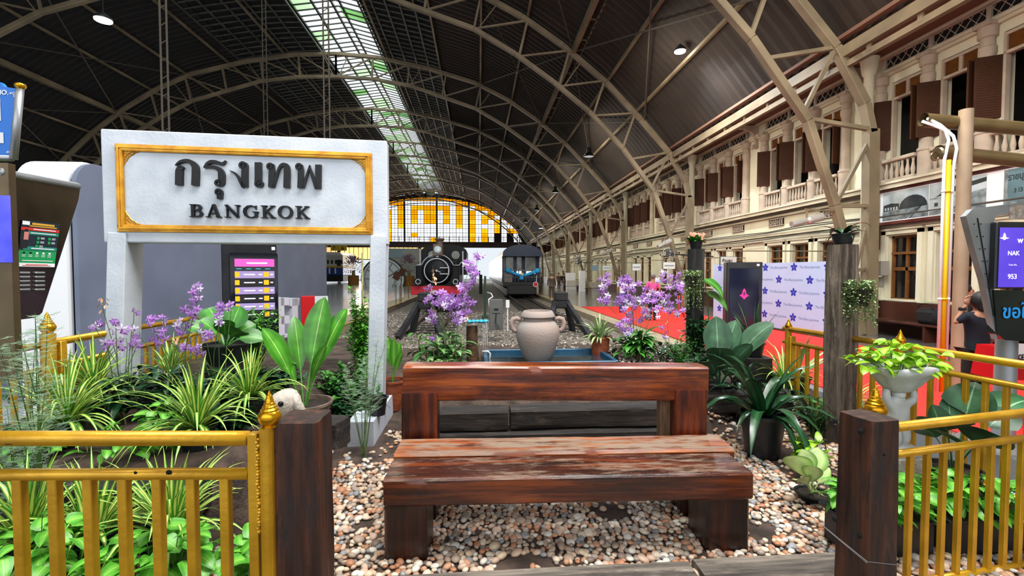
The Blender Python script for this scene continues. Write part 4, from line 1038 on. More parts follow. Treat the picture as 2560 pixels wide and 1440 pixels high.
mb = MB(); a, c = KP(2484, 722, -.05), KP(2700, 556, -.05); mb.box(((a.x+c.x)/2, YK-.03, (a.z+c.z)/2), (c.x-a.x, .06, c.z-a.z), bev=.01); sb = mb.build('screen_bezel', M['black'], r)
mb = MB(); a2, c2 = KP(2496, 718, -.07), KP(2700, 570, -.07); mb.quad((a2.x, YK-.065, a2.z), (c2.x, YK-.065, a2.z), (c2.x, YK-.065, c2.z), (a2.x, YK-.065, c2.z)); mb.build('screen', pm('purple_screen', '#4a35b8', '#5c44c8', scale=1.5, rough=.2, emis=.55), r)
twh = pm('white_screen_text', '#dcd8f4', emis=.6); mb = MB()
def kt(s, size, px, py, bold=0): 
    o = KP(px, py, -.075); o.y = YK-.072; t = text_mesh(s, size, o, (1, 0, 0), (0, 0, 1), twh, depth=.001, bold=bold); mb.add(t.v, t.f)
kt('NAK', .056, 2520, 638, .0012); kt('Train No.', .022, 2522, 664); kt('953', .062, 2520, 697, .0012); kt('W', .05, 2545, 607, .003)
cc = KP(2512, 595, -.075); cc.y = YK-.072
mb.prism([(0, .05), (.012, .03), (.016, .008), (.05, 0), (.02, -.008), (0, -.02), (-.02, -.008), (-.05, 0), (-.016, .008), (-.012, .03)], cc, (1, 0, 0), (0, 0, 1), .001)
mb.build('screen_text', twh, r)
mb = MB(); o = KP(2508, 795, -.04); o.y = YK-.03; bl_ = pm('blue_lettering', '#1f8fd8', emis=.1, rough=.4)
for i, s in enumerate(('ขอให้',)):
    t = text_mesh(s, .17, o, (1, 0, 0), (0, 0, 1), bl_, depth=.002, bold=.003); mb.add(t.v, t.f)
mb.build('blue_thai_lettering', bl_, r)
mb = MB()
for i in range(9):
    p = KP(2426+i*7, 560+i*31, 0); mb.sphere((p.x+.035, YK-.004, p.z), .006, 6)
    p2 = KP(2444+i*5, 560+i*31, 0); mb.sphere((p2.x+.03, YK-.004, p2.z), .006, 6)
mb.tube([KP(2444, 545, -.004), KP(2462, 650, -.004), KP(2484, 790, -.004)], .005, 5)
mb.build('rivet_row', M['dark'], r)
mb = MB(); mb.lathe([(.35, 0), (.35, .03), (.09, .05), (.08, 1.2)], (5.25, 4.15, 0), 20); mb.build('pedestal', M['steel'], r, smooth='auto')
mb = MB(); a, c = KP(2525, 548, -.01), KP(2700, 515, -.01); mb.box(((a.x+c.x)/2, YK-.006, (a.z+c.z)/2), (c.x-a.x, .01, abs(c.z-a.z))); mb.build('foil_sticker', pm('crinkled_sticker', '#a89c90', '#77695c', scale=14, rough=.5, bump=.8), r)
# left stand
r = thing('screen_stand', 'stainless steel information stand with a green notice on its side at the left edge', 'screen stand', (-3.1, 3.0, 0))
P_ = lambda px, py, y=3.0: D(px, py, y)
KA, KB = D(24, 500, 2.75), D(197, 500, 3.15)
def RP(px, py, e=0.0):
    n_ = Vector((KB.y-KA.y, -(KB.x-KA.x), 0)).normalized(); q = _ray(px, py); t_ = (KA+n_*e-CAM0).dot(n_)/q.dot(n_); return CAM0+q*t_
mb = MB(); o3 = [(24, 450), (30, 437), (190, 462), (200, 475), (196, 500), (105, 782), (92, 794), (26, 802)]
tri = tessellate_polygon([[Vector((q[0], -q[1], 0)) for q in o3]])
fp = [RP(*q) for q in o3]; off = Vector((-.05, .06, 0)); k = len(fp); vs = fp+[p+off for p in fp]
mb.add(vs, [tuple(t) for t in tri]+[tuple(k+j for j in t) for t in tri]+[(i, (i+1) % k, k+(i+1) % k, k+i) for i in range(k)])
side = mb.build('side_plate', pm('mirror_brown_steel', '#6e675c', '#3c362e', scale=1.3, rough=.14, metal=.9), r, smooth=False)
mb = MB(); mb.tube([RP(0, 429), RP(30, 436), RP(195, 466)], .022, 10); mb.build('top_edge', M['steel'], r, smooth=True)
mb = MB()
a = [RP(52, 549), RP(148, 560), RP(133, 668), RP(40, 666)]
nrm = ((a[1]-a[0]).cross(a[3]-a[0])).normalized()
if nrm.y > 0: nrm = -nrm
def Q(u, v, e=0): return a[0]*(1-u)*(1-v)+a[1]*u*(1-v)+a[2]*u*v+a[3]*(1-u)*v+nrm*(.006+e)
nm_ = [pm('notice_dark', '#0f2230', rough=.4), pm('notice_red', '#c03024', rough=.4), pm('notice_teal', '#14806a', rough=.4), pm('notice_green', '#0f9050', rough=.4), M['white2'], pm('notice_gold', '#c79a30', rough=.5), pm('notice_skin', '#c07a70', rough=.5), M['black']]
def nq(u0, v0, u1, v1, mi, e=0): mb.add([Q(u0, v0, e), Q(u1, v0, e), Q(u1, v1, e), Q(u0, v1, e)], [(0, 1, 2, 3)], mi)
nq(0, 0, 1, 1, 0); nq(0, .15, 1, .215, 1, .001); nq(.16, .23, 1, .3, 2, .001); nq(.1, .56, 1, .64, 2, .001); nq(0, .65, 1, .93, 3, .001); nq(0, .92, 1, 1, 4, .002)
nq(.02, .02, .2, .1, 4, .001); nq(.26, .04, .85, .085, 5, .001); nq(.2, .1, .92, .125, 5, .001); nq(.3, .172, .9, .19, 4, .002); nq(.25, .255, .92, .272, 4, .002); nq(.3, .59, .92, .61, 4, .002); nq(.1, .86, .92, .875, 4, .002)
nq(.2, .945, .8, .958, 1, .003); nq(.12, .97, .88, .982, 1, .003)
nq(.08, .25, .2, .42, 6, .002); nq(.1, .19, .18, .27, 7, .0015); nq(.02, .42, .2, .6, 7, .002)
for i, (u, v) in enumerate(((.42, .34), (.72, .34), (.42, .43), (.72, .43), (.4, .52))): nq(u, v, u+.07, v+.06, 3, .002); nq(u+.1, v+.01, u+.2, v+.02, 4, .002); nq(u+.1, v+.035, u+.2, v+.045, 4, .002)
for i in range(5): nq(.1+i*.17, .68, .16+i*.17, .72, 4 if i > 1 else 7, .002); nq(.08+i*.17, .74, .18+i*.17, .75, 4, .002); nq(.08+i*.17, .77, .18+i*.17, .78, 4, .002)
mb.build('green_notice', nm_, r, fix=False)
mb = MB()
for c_ in range(2):
    for i in range(5): p = RP(58+c_*38, 682+i*10.5); mb.box(p+nrm*.006, (.055, .02, .012), Matrix.Rotation(math.atan2(KB.y-KA.y, KB.x-KA.x), 3, 'Z'), bev=.004)
mb.build('vent_louvres', M['steel'], r)
mb = MB(); p0 = D(-140, 470, 2.7); p1 = D(22, 470, 2.72); p2 = D(22, 656, 2.72); mb.box(((p0.x+p1.x)/2, 2.73, 1.75), (p1.x-p0.x+.02, .04, 1.2)); mb.build('front_plate', M['steelwarm'], r)
mb = MB(); p0 = D(-140, 488, 2.69); p1 = D(21, 488, 2.69); p2 = D(21, 656, 2.69); mb.quad((p0.x, 2.7, p2.z), (p1.x, 2.7, p2.z), (p1.x, 2.7, p1.z), (p0.x, 2.7, p1.z)); mb.build('screen', pm('blue_video_screen', '#2a34d8', '#5a5ae8', scale=5, rough=.2, emis=.6, mix=(.3, .7)), r)
mb = MB(); mb.lathe([(.3, 0), (.3, .03), (.09, .05), (.09, 1.6)], (-3.2, 2.95, 0), 20); mb.build('pedestal', M['steelwarm'], r, smooth='auto')
# ---- blue platform number sign, top left
r = thing('platform_number_sign', 'bright blue platform number sign on a steel post with brass knob at the top left', 'sign', (-3.3, 3.2, 0))
Ys = 3.2; mb = MB(); pts = [(-110, 190), (-20, 200), (0, 205), (10, 217), (46, 222), (32, 392), (-110, 385)]
tri = tessellate_polygon([[Vector((q[0], -q[1], 0)) for q in pts]]); fp = [D(*q, Ys) for q in pts]; k = len(fp)
mb.add(fp+[p+Vector((0, .03, 0)) for p in fp], [tuple(t) for t in tri]+[tuple(k+j for j in t) for t in tri]+[(i, (i+1) % k, k+(i+1) % k, k+i) for i in range(k)])
mb.build('blue_board', pm('sign_blue', '#0c6fd0', rough=.35), r)
mb = MB(); mb.tube([D(50, 222, Ys), D(34, 398, Ys)], .021, 14); mb.tube([D(-120, 392, Ys), D(36, 395, Ys)], .012, 8); mb.tube([(-3.75, Ys+.03, 0), (-3.75, Ys+.03, D(-100, 230, Ys).z)], .03, 12); mb.tube([(-3.75, Ys+.03, D(-100, 388, Ys).z), D(30, 396, Ys)], .02, 8); mb.build('steel_post', M['steel'], r, smooth=True)
mb = MB(); p = D(51, 216, Ys); mb.lathe([(.0, -.02), (.02, -.015), (.03, 0), (.028, .012), (.015, .02), (0, .022)], p, 16); mb.build('brass_knob', M['goldfin'], r, smooth=True)
mb = MB()
t = text_mesh('PLATFORM NO.', .042, D(22, 237, Ys-.002), (1, 0, 0), (0, 0, 1), M['white2'], depth=.002, bold=.001, align='RIGHT'); mb.add(t.v, t.f)
a, c = D(-60, 245, Ys-.004), D(2, 302, Ys-.004); mb.box(((a.x+c.x)/2, Ys-.003, (a.z+c.z)/2), (c.x-a.x, .004, a.z-c.z)); a, c = D(-60, 330, Ys-.004), D(9, 358, Ys-.004); mb.box(((a.x+c.x)/2, Ys-.003, (a.z+c.z)/2), (c.x-a.x, .004, a.z-c.z))
for (cx_, cy2, fl) in ((30, 233, 1), (22, 380, -1)):
    for (dx, dy, rr) in ((4, fl*0, 3.5), (-3, 0, 2.2), (6, fl*7, 2.2)):
        mb.tube([D(cx_+dx+rr*(1-t*.07)*math.cos(t), cy2+dy+rr*(1-t*.07)*math.sin(t), Ys-.004) for t in [i*.6 for i in range(11)]], .0025, 5)
mb.build('white_ornament', M['white2'], r)
# ================================================================== GARDEN
from mathutils import noise as mnoise
def sst(a, b, x):
    t = max(0, min(1, (x-a)/(b-a))); return t*t*(3-2*t)
def gz(x, y):
    z = 0.0
    left = 1-sst(-1.75, -1.5, x)
    z += left*(.04+.42*sst(2.95, 3.25, y)+.10*sst(4.4, 5.6, y))
    mid = (1-left)*(1-sst(2.3, 2.9, x))
    z += mid*(.38*sst(4.62, 4.8, y) if x > -.75 else .34*sst(5.6, 6.4, y))
    right = sst(2.3, 2.9, x); z += right*(.34*sst(4.6, 5.8, y))
    z *= 1-sst(8.3, 11.2, y); z -= .2*sst(8.3, 11.5, y)
    return z
mdirt = pm('brown_garden_soil', '#54443a', '#2a2019', scale=5, rough=.95, bump=1.0, bscale=30, detail=8)
mb = MB(); NX, NY = 110, 120; vs = []
for j in range(NY+1):
    for i in range(NX+1):
        x = -4.0+8.2*i/NX; y = .2+11.6*j/NY; vs.append((x, y, gz(x, y)+.012*mnoise.noise(Vector((x*5, y*5, 0)))+.004+(0.0 if y < 11 else -.0)))
mb.add(vs, [(j*(NX+1)+i, j*(NX+1)+i+1, (j+1)*(NX+1)+i+1, (j+1)*(NX+1)+i) for j in range(NY) for i in range(NX)])
tag(mb.build('garden_soil', [mdirt], origin=(0, 5, 0), smooth=True), 'brown soil of the station garden under pebbles and pots', 'soil', kind='stuff')
# pale gravel behind the bed
PC = ['#c2a58e', '#d0bea8', '#a8927f', '#bd8c6c', '#988a7e', '#d8d0c2', '#ab7654', '#8b8c8e', '#cdb496', '#7c6a5c']
pebm = [pm('pebble_colour_%s' % c[1:], c, scale=30, rough=.5, bump=0) for c in PC]
rnd = random.Random(5)
def inside_bench(x, y): return False
peb = []
sp_ = .041; y = 1.35
while y < 5.0:
    x = -1.75
    while x < 3.7:
        px = x+rnd.uniform(-.016, .016); py = y+rnd.uniform(-.016, .016)
        soilpatch = mnoise.noise(Vector((px*1.6+4, py*1.9, .3)))
        skip = soilpatch > .30 and rnd.random() < .8
        if py > 4.45 and -0.7 < px < 2.2: skip = True
        if px < -1.45 and py > 2.9: skip = True
        if -1.43 < px < -1.0 and 4.5 < py < 6: skip = True
        if py > 4.0 and rnd.random() < .3: skip = True
        if not skip:
            a = rnd.uniform(.018, .032)*(1.3 if rnd.random() < .1 else 1)
            peb.append((px, py, gz(px, py)+a*.25+rnd.uniform(0, .012), a, rnd.uniform(.68, .95), rnd.uniform(.42, .64), rnd.random()*6.28, rnd.uniform(-.35, .35), rnd.uniform(-.35, .35), min(9, int(rnd.random()**1.35*10))))
        x += sp_
    y += sp_*.95
def ell(mb, q, n=8):
    px, py, pz, a, sy, sz, rz, rx, ry, ci = q
    m = Euler((rx, ry, rz)).to_matrix(); mb.sphere((px, py, pz), a, n, ci, (1, sy, sz), m)
def infr(q):
    v = Vector(q[:3])-CAM0; d = v.dot(CF); 
    if d <= 0: return False
    px = 1280+FPX*v.dot(CR)/d; py = 720-FPX*v.dot(CU)/d
    if not (20 < px < 2540 and 1000 < py < 1436): return False
    if 960 < px < 1880 and py < 1275: return False
    if 670 < px < 845 or 2060 < px < 2250: return False
    if 958 < px < 1070 or 1745 < px < 1876: return False
    return True
cand = sorted([q for q in peb if infr(q)], key=lambda q: (Vector(q[:3])-CAM0).length/q[3])
sel = cand[:300]; ss = set(id(q) for q in sel)
mb = MB()
for q in peb:
    if id(q) not in ss and q[1] > 1.35: ell(mb, q, 7)
tag(mb.build('pebble_bed', pebm, origin=(0, 3, 0), smooth=True, fix=False), 'bed of smooth river pebbles in mixed browns and greys around the bench', 'pebbles', kind='stuff')
CN = ['pinkish tan', 'pale sand', 'taupe', 'orange brown', 'grey brown', 'off white', 'rust brown', 'bluish grey', 'light tan', 'dark umber']
protos = {}
for q in sel:
    ci = q[9]; key = ci
    if key not in protos:
        mb = MB(); mb.sphere((0, 0, 0), 1, 12, 0, (1, 1, 1)); o = mb.build('pebble', pebm[ci], world=False, smooth=True, label='%s river pebble lying loose in the pebble bed by the bench' % CN[ci], cat='pebble', group='%s pebbles in the foreground' % CN[ci], origin=(0, 0, 0)); protos[key] = o
    else: o = protos[key].copy(); COL.objects.link(o)
    o.location = q[:3]; o.rotation_euler = (q[7], q[8], q[6]); o.scale = (q[3], q[3]*q[4], q[3]*q[5])
mb = MB(); mst = [pm('ballast_stone_%d' % i, c, scale=20, rough=.95) for i, c in enumerate(('#9b9388', '#786e64', '#b1a89c', '#625850'))]
for k in range(6500):
    y = 6.2+rnd.random()**1.3*16; x = rnd.uniform(-3.9, 4.3)
    if y < 11.7 and abs(x) > 4.0: continue
    if y < 8.3 and not (.9 < x < 3.3): continue
    z = gz(x, y) if y < 11.7 else -.2
    s = rnd.uniform(.018, .04); m = Euler((rnd.random()*6, rnd.random()*6, rnd.random()*6)).to_matrix(); mb.box((x, y, z+s*.4), (s*1.6, s*1.3, s), m, mi=rnd.randrange(4))
tag(mb.build('ballast_stones', mst, origin=(0, 12, 0), fix=False), 'loose grey crushed stones between the garden and the tracks', 'gravel', kind='stuff')
# timber builder
def timber(mb, c, dims, rot=None, amp=.006, seg=28, axis=0, bev=.015, mi=0, seed=0, freq=3.0):
    c = Vector(c); m = rot if rot is not None else Matrix.Identity(3); L = dims[axis]; o1, o2 = [(1, 2), (0, 2), (0, 1)][axis]
    a, b = dims[o1]/2, dims[o2]/2; sec = []
    def edge(p, q, n=5):
        return [(p[0]+(q[0]-p[0])*i/n, p[1]+(q[1]-p[1])*i/n) for i in range(n)]
    e = min(bev, a*.8, b*.8)
    cor = [(a-e, -b), (a, -b+e), (a, b-e), (a-e, b), (-a+e, b), (-a, b-e), (-a, -b+e), (-a+e, -b)]
    for i in range(8):
        p, q = cor[i], cor[(i+1) % 8]; sec += edge(p, q, 1 if i % 2 == 0 else 5)
    k = len(sec); vs = []
    for i in range(seg+1):
        t = -L/2+L*i/seg; sh = 1 if 0 < i < seg else .985
        for (u, w) in sec:
            p = [0, 0, 0]; p[axis] = t; p[o1] = u*sh; p[o2] = w*sh
            q = Vector(p); f = [freq*4]*3; f[axis] = freq*.6
            nn = mnoise.noise(Vector((q[0]*f[0]+seed, q[1]*f[1], q[2]*f[2])))*amp+mnoise.noise(Vector((q[0]*f[0]*3+seed, q[1]*f[1]*3, q[2]*f[2]*3)))*amp*.5
            d = Vector(p); d[axis] = 0
            if d.length > 0: q += d.normalized()*nn
            vs.append(c + m @ q)
    fs = [(i*k+j, i*k+(j+1) % k, (i+1)*k+(j+1) % k, (i+1)*k+j) for i in range(seg) for j in range(k)]
    fs += [tuple(range(k))[::-1], tuple(seg*k+j for j in range(k))]
    mb.add(vs, fs, mi); return mb
# ---- bench
ba_ = math.atan2(-.07, 2.23); brt = Matrix.Rotation(ba_, 3, 'Z')
BO = Vector((.555, 2.675, 0))     # middle of the front edge
def BW(x, y, z): return BO + brt @ Vector((x, y, z))
bench = thing('timber_bench', 'large varnished red brown bench built of old railway timbers, worn seat', 'bench', tuple(BW(0, .3, 0)), ba_)
mb = MB(); timber(mb, BW(0, .16, .435), (2.25, .32, .17), brt, .004, 60, seed=1); mb.build('front_seat_plank', M['benchtop2'] if 'benchtop2' in M else M['benchtop'], bench, smooth='auto')
mb = MB(); timber(mb, BW(.03, .50, .445), (2.34, .29, .17), brt, .007, 60, seed=5, bev=.02); mb.build('rear_seat_plank', M['benchtop'], bench, smooth='auto')
mb = MB(); timber(mb, BW(.02, .83, .9), (2.34, .2, .265), brt @ Matrix.Rotation(.012, 3, 'Y'), .005, 60, seed=9, bev=.014); mb.build('backrest_beam', M['benchred'], bench, smooth='auto')
for (x, w) in ((-1.0, .26), (.985, .27)):
    mb = MB(); timber(mb, BW(x, .16, .175), (w, .28, .35), brt, .005, 16, axis=2, seed=x); mb.build('front_leg', M['benchleg'], bench, smooth='auto')
    mb = MB(); timber(mb, BW(x+.01, .57, .18), (w*.9, .22, .36), brt, .005, 16, axis=2, seed=x+3); mb.build('rear_leg', M['benchleg'], bench, smooth='auto')
for (x, w) in ((-1.025, .265), (1.05, .245)):
    mb = MB(); timber(mb, BW(x, .79, .425), (w, .16, .84), brt, .004, 20, axis=2, seed=x+6, bev=.008); mb.build('backrest_post', M['benchpost'], bench, smooth='auto')
mb = MB(); timber(mb, BW(.9, .87, .39), (.1, .1, .76), brt, .004, 16, axis=2); mb.build('backrest_post', pm('bare_timber', '#6d5236', '#4d3826', scale=8, stretch=(6, 6, 1), rough=.7), bench, smooth='auto')
# ---- near sleeper posts
mb = MB(); timber(mb, (-.695, 1.84, .59), (.172, .18, 1.18), None, .007, 40, axis=2, seed=2, bev=.01, freq=2.2)
mb.build('sleeper_post', M['postwood'], smooth='auto', label='thick red brown sleeper post beside the gold railing, left of the bench', cat='post', origin=(-.695, 1.84, 0))
q = Matrix.Rotation(.16, 3, 'Z'); mb = MB(); timber(mb, (1.862, 2.03, .53), (.16, .185, 1.07), q, .009, 40, axis=2, seed=12, bev=.012, freq=2.0)
rp = mb.build('sleeper_post', M['postwood'], smooth='auto', label='dark cracked sleeper post with bolt holes, right of the bench', cat='post', origin=(1.862, 2.03, 0))
mb = MB()
for (px, py, r_, y) in ((2088, 1052, .014, 2.07), (2152, 1078, .014, 1.985), (2087, 1296, .016, 2.065), (2150, 1338, .015, 1.985), (2212, 1137, .006, 1.93)): mb.sphere(D(px, py, y), r_, 10, 0, (.7, 1, 1.1))
mb.build('bolt_hole', M['dark'], rp, smooth=True)
mb = MB(); mb.tube([D(2060, 1316, 2.1), D(2120, 1365, 1.99), D(2168, 1404, 1.93), D(2240, 1412, 1.925)], .0012, 4); mb.tube([D(2060, 1318, 2.1), D(2168, 1408, 1.928)], .001, 4); mb.build('wire', M['steel'], rp)
# ---- timber kerb in front, sleepers behind the bench, terraces
mgs = wood('grey_flat_sleeper', '#2b2724', '#5c544b', '#84796c', 0, .85, worn='#8f8578', crack=.6)
for (x0, x1, dz, lab) in ((-.62, 1.22, 0, 'flat grey timber kerb on the ground under the bench front, left piece'), (1.25, 2.25, .01, 'flat grey timber kerb on the ground right of the bench leg')):
    mb = MB(); timber(mb, ((x0+x1)/2, 2.42, .02+dz), (x1-x0, .26, .07), None, .005, 30, seed=x0); mb.build('timber_kerb', mgs, smooth='auto', label=lab, cat='timber')
SLP = [(-.38, .28, 4.5, .30, 'upper left black sleeper of the low wall behind the bench'), (.31, 1.95, 4.52, .30, 'upper right long black sleeper of the low wall behind the bench'), (-.42, 2.1, 4.46, .1, 'bottom black sleeper of the low wall behind the bench')]
for (x0, x1, y, z, lab) in SLP:
    mb = MB(); timber(mb, ((x0+x1)/2, y, z), (x1-x0, .24, .2 if z > .2 else .19), None, .011, 30, seed=x1, bev=.02); mb.build('black_sleeper', M['sleeper'], smooth='auto', label=lab, cat='timber', group='old black sleepers stacked as a low wall')
for (x0, x1, y, z, ang, lab) in ((-3.6, -1.75, 2.98, .34, 0, 'old dark timber edging the raised bed behind the left railing'), (-1.9, -1.1, 3.95, .42, -.35, 'curved dark timber trough edge under the clay pot'), (2.45, 3.55, 4.9, .3, .1, 'dark timber shelf under the right hand potted plants')):
    mb = MB(); timber(mb, ((x0+x1)/2, y, z), (x1-x0, .2, .22), Matrix.Rotation(ang, 3, 'Z'), .012, 30, seed=y); mb.build('edging_timber', M['sleeper'], smooth='auto', label=lab, cat='timber')
# ---- tall garden posts
pg = D(2120, 605, 4.3)
mb = MB(); timber(mb, (3.69, 4.38, 1.01), (.21, .22, 2.04), Matrix.Rotation(.25, 3, 'Z'), .012, 50, axis=2, seed=3, bev=.02, freq=1.6)
mb.build('tall_timber_post', M['greypost'], smooth='auto', label='tall weathered grey timber post with trailing plant, in front of the gold railing', cat='post', origin=(3.69, 4.38, 0))
mb = MB(); timber(mb, (3.48, 7.1, 1.15), (.2, .2, 1.95), Matrix.Rotation(.1, 3, 'Z'), .012, 50, axis=2, seed=8, bev=.02, freq=1.6)
mb.build('tall_timber_post', M['blackpost'], smooth='auto', label='tall blackened timber post topped with a black flower pot', cat='post', origin=(3.48, 7.1, .2))
# ---- pots
def pot_prof(r, h, lip=.012, taper=.72): return [(r*taper, 0), (r*.97, h*.93), (r, h*.93), (r+lip, h*.94), (r+lip, h), (r-.008, h), (r-.015, h*.88), (0, h*.86)]
def add_pot(root, c, r, h, mat, mb=None, soil=True, taper=.72, n=28):
    mb = MB(); mb.lathe(pot_prof(r, h, taper=taper), c, n, capt=False); p = mb.build('pot', mat, root, smooth='auto')
    if soil: mb = MB(); mb.lathe([(0, h*.9), (r*.95, h*.89)], c, 20, capb=False, capt=False); mb.build('soil', M['soil'], root, smooth=True)
    return p
# ---- two-handled jar on the pond edge
J = Vector((.88, 6.75, gz(.88, 6.7)))
jar = thing('clay_jar', 'large speckled pinkish clay jar with two loop handles behind the bench', 'jar', tuple(J))
mb = MB(); s = .80; pr = [(.14, 0), (.17, .02), (.25, .16), (.315, .34), (.335, .47), (.32, .56), (.27, .625), (.225, .655), (.215, .70), (.222, .705), (.25, .70), (.262, .715), (.255, .74), (.225, .79), (.205, .8), (.19, .795), (.185, .7), (.18, .6), (.1, .55), (0, .55)]
mb.lathe([(r*.98, z) for r, z in pr], J, 40, capt=False); mb.build('body', M['jar'], jar, smooth='auto')
for s in (-1, 1):
    mb = MB(); pts = [J+Vector((s*(.25+.105*math.sin(t)), 0, .58+.085*math.cos(t))) for t in [i*math.pi/9-.5 for i in range(12)]]
    pts = [J+Vector((s*x, 0, z)) for x, z in ((.25, .66), (.32, .685), (.375, .67), (.395, .61), (.385, .54), (.35, .5), (.32, .49))]
    mb.tube(pts, [.03, .034, .036, .037, .036, .035, .03], 12); mb.build('handle', pm('clay_handle', '#a08a7c', '#94807a', scale=5, rough=.8), jar, smooth=True)
# ---- pond
mb = MB(); PX0, PX1, PY0, PY1, PZ = .1, 1.95, 6.3, 7.35, gz(1, 7)
pond = thing('pond_basin', 'shallow blue plastic pond basin behind the clay jar', 'pond', (1.0, 6.85, PZ-.02))
for (c, d) in ((((PX0+PX1)/2, PY0, PZ+.05), (PX1-PX0, .06, .14)), (((PX0+PX1)/2, PY1, PZ+.05), (PX1-PX0, .06, .14)), ((PX0, (PY0+PY1)/2, PZ+.05), (.06, PY1-PY0, .14)), ((PX1, (PY0+PY1)/2, PZ+.05), (.06, PY1-PY0, .14)), (((PX0+PX1)/2, (PY0+PY1)/2, PZ-.0), (PX1-PX0, PY1-PY0, .03))): mb.box(c, d, bev=.01)
mb.build('basin', M['blueplastic'], pond)
mb = MB(); mb.box(((PX0+PX1)/2, (PY0+PY1)/2, PZ+.05), (PX1-PX0-.06, PY1-PY0-.06, .02)); mb.build('water', M['water'], pond)
J.z  # jar stands on the pond floor front edge
# fountain: log with blue flower bowl and water threads
fl = D(1180, 885, 7.0); ft = thing('flower_fountain', 'little fountain of a leaning log holding a blue flower shaped dish', 'fountain', (fl.x, 7.0, gz(fl.x, 7.0)))
mb = MB(); tp = D(1180, 815, 7.0); mb.tube([(fl.x+.02, 7.0, .3), (fl.x, 7.0, .6), tp], [.1, .09, .085], 14); mb.build('log', pm('brown_log', '#5b3f22', '#33230f', scale=6, stretch=(1, 1, 3), rough=.7, bump=.6), ft, smooth='auto')
c0 = D(1188, 805, 6.95)
for (dx, lab) in ((-.09, 0), (.09, 1)):
    mb = MB(); c = c0+Vector((dx, lab*.02, 0)); mb.lathe([(0, -.02), (.05, -.015), (.085, .01), (.08, .02), (.03, .01), (0, .005)], c, 16)
    for i in range(8): a = i*math.pi/4; mb.sphere(c+Vector((.085*math.cos(a), .085*math.sin(a), .012)), .032, 8, 0, (1, 1, .6))
    mb.build('flower_dish', pm('sky_blue_glaze', '#3aa8cc', rough=.3), ft, smooth=True)
mb = MB()
for dx in (.11, .14, .17): a = c0+Vector((dx, -.02, 0)); mb.tube([a, a+Vector((.01, 0, -.12)), a+Vector((.012, 0, -.3)), a+Vector((.012, 0, -.45))], .004, 5)
mb.build('water_thread', pm('falling_water', '#cfdde2', rough=.1), ft, smooth=True)
mb = MB(); p = D(1225, 895, 6.9); mb.tube([p+Vector((-.02, 0, -.1)), p+Vector((0, 0, .07)), p+Vector((-.03, 0, .1)), p+Vector((-.12, 0, .1))], .018, 8); mb.build('white_pipe', pm('pvc_pipe', '#b9bcb8', rough=.5), label='small bent white pipe at the left corner of the pond', cat='pipe', smooth=True)
# ---- lamb statue
_l = D(718, 1006, 3.0); ls = Vector((_l.x-.03, 3.0, gz(_l.x, 3.0))); mb = MB(); timber(mb, (ls.x, ls.y, .23), (.3, .3, .46), None, .015, 10, axis=2, bev=.08); mb.build('tree_stump', M['sleeper'], smooth='auto', label='dark stump carrying the white lamb statue', cat='stump')
lamb = thing('lamb_statue', 'white plaster lamb statue peeping over the left sleeper post', 'statue', (ls.x, ls.y, .46))
mpl = pm('worn_white_plaster', '#c4bcb0', '#9a9084', scale=7, rough=.75, bump=.5, bscale=40)
mb = MB(); mb.sphere((ls.x, ls.y+.05, .62), .14, 18, 0, (1, 1.2, 1.1)); mb.sphere((ls.x+.01, ls.y, .76), .09, 14, 0, (.9, .9, 1.2))
for k in range(26): 
    a = rnd.random()*6.28; e = rnd.uniform(-.6, 1); mb.sphere((ls.x+.13*math.cos(a)*math.cos(e), ls.y+.05+.15*math.sin(a)*math.cos(e), .63+.14*math.sin(e)), .035, 6)
mb.build('body', mpl, lamb, smooth=True)
hc = Vector((ls.x+.03, ls.y-.03, _l.z)); hr = Matrix.Rotation(-.35, 3, 'Z')
mb = MB(); mb.sphere(hc, .1, 20, 0, (.95, 1.1, .9)); mb.sphere(hc+hr @ Vector((-.02, -.10, -.035)), .058, 16, 0, (.85, 1.2, .8)); mb.sphere(hc+hr @ Vector((0, .02, .05)), .06, 12, 0, (1.1, 1.1, .7)); hd = mb.build('head', mpl, lamb, smooth=True)
for s in (-1, 1):
    mb = MB(); mb.sphere(hc+hr @ Vector((s*.105, .0, -.01)), .06, 12, 0, (.45, .6, 1.35), Matrix.Rotation(-s*.45, 3, 'Y')); mb.build('ear', mpl, hd, smooth=True)
    mb = MB(); mb.sphere(hc+hr @ Vector((s*.054, -.096, .03)), .017, 10); mb.build('eye', M['blackgloss'], hd, smooth=True)
# ---- skin helper
def skin(name, V, E, Rd, mat, parent, sub=2, rootv=0):
    me = bpy.data.meshes.new(name); me.from_pydata([tuple(v) for v in V], E, []); o = bpy.data.objects.new(name, me); COL.objects.link(o)
    md = o.modifiers.new('s', 'SKIN'); 
    for i, r_ in enumerate(Rd):
        r2 = r_ if hasattr(r_, '__len__') else (r_, r_); me.skin_vertices[0].data[i].radius = r2
    me.skin_vertices[0].data[rootv].use_root = True
    md.use_smooth_shade = True; ms_ = o.modifiers.new('u', 'SUBSURF'); ms_.levels = sub; ms_.render_levels = sub
    dg = bpy.context.evaluated_depsgraph_get(); me2 = bpy.data.meshes.new_from_object(o.evaluated_get(dg)); bpy.data.objects.remove(o); bpy.data.meshes.remove(me)
    me2.materials.clear(); me2.materials.append(mat); me2.name = name; me2.polygons.foreach_set('use_smooth', [True]*len(me2.polygons))
    o2 = bpy.data.objects.new(name, me2); COL.objects.link(o2)
    if parent is not None: o2.parent = parent
    return o2
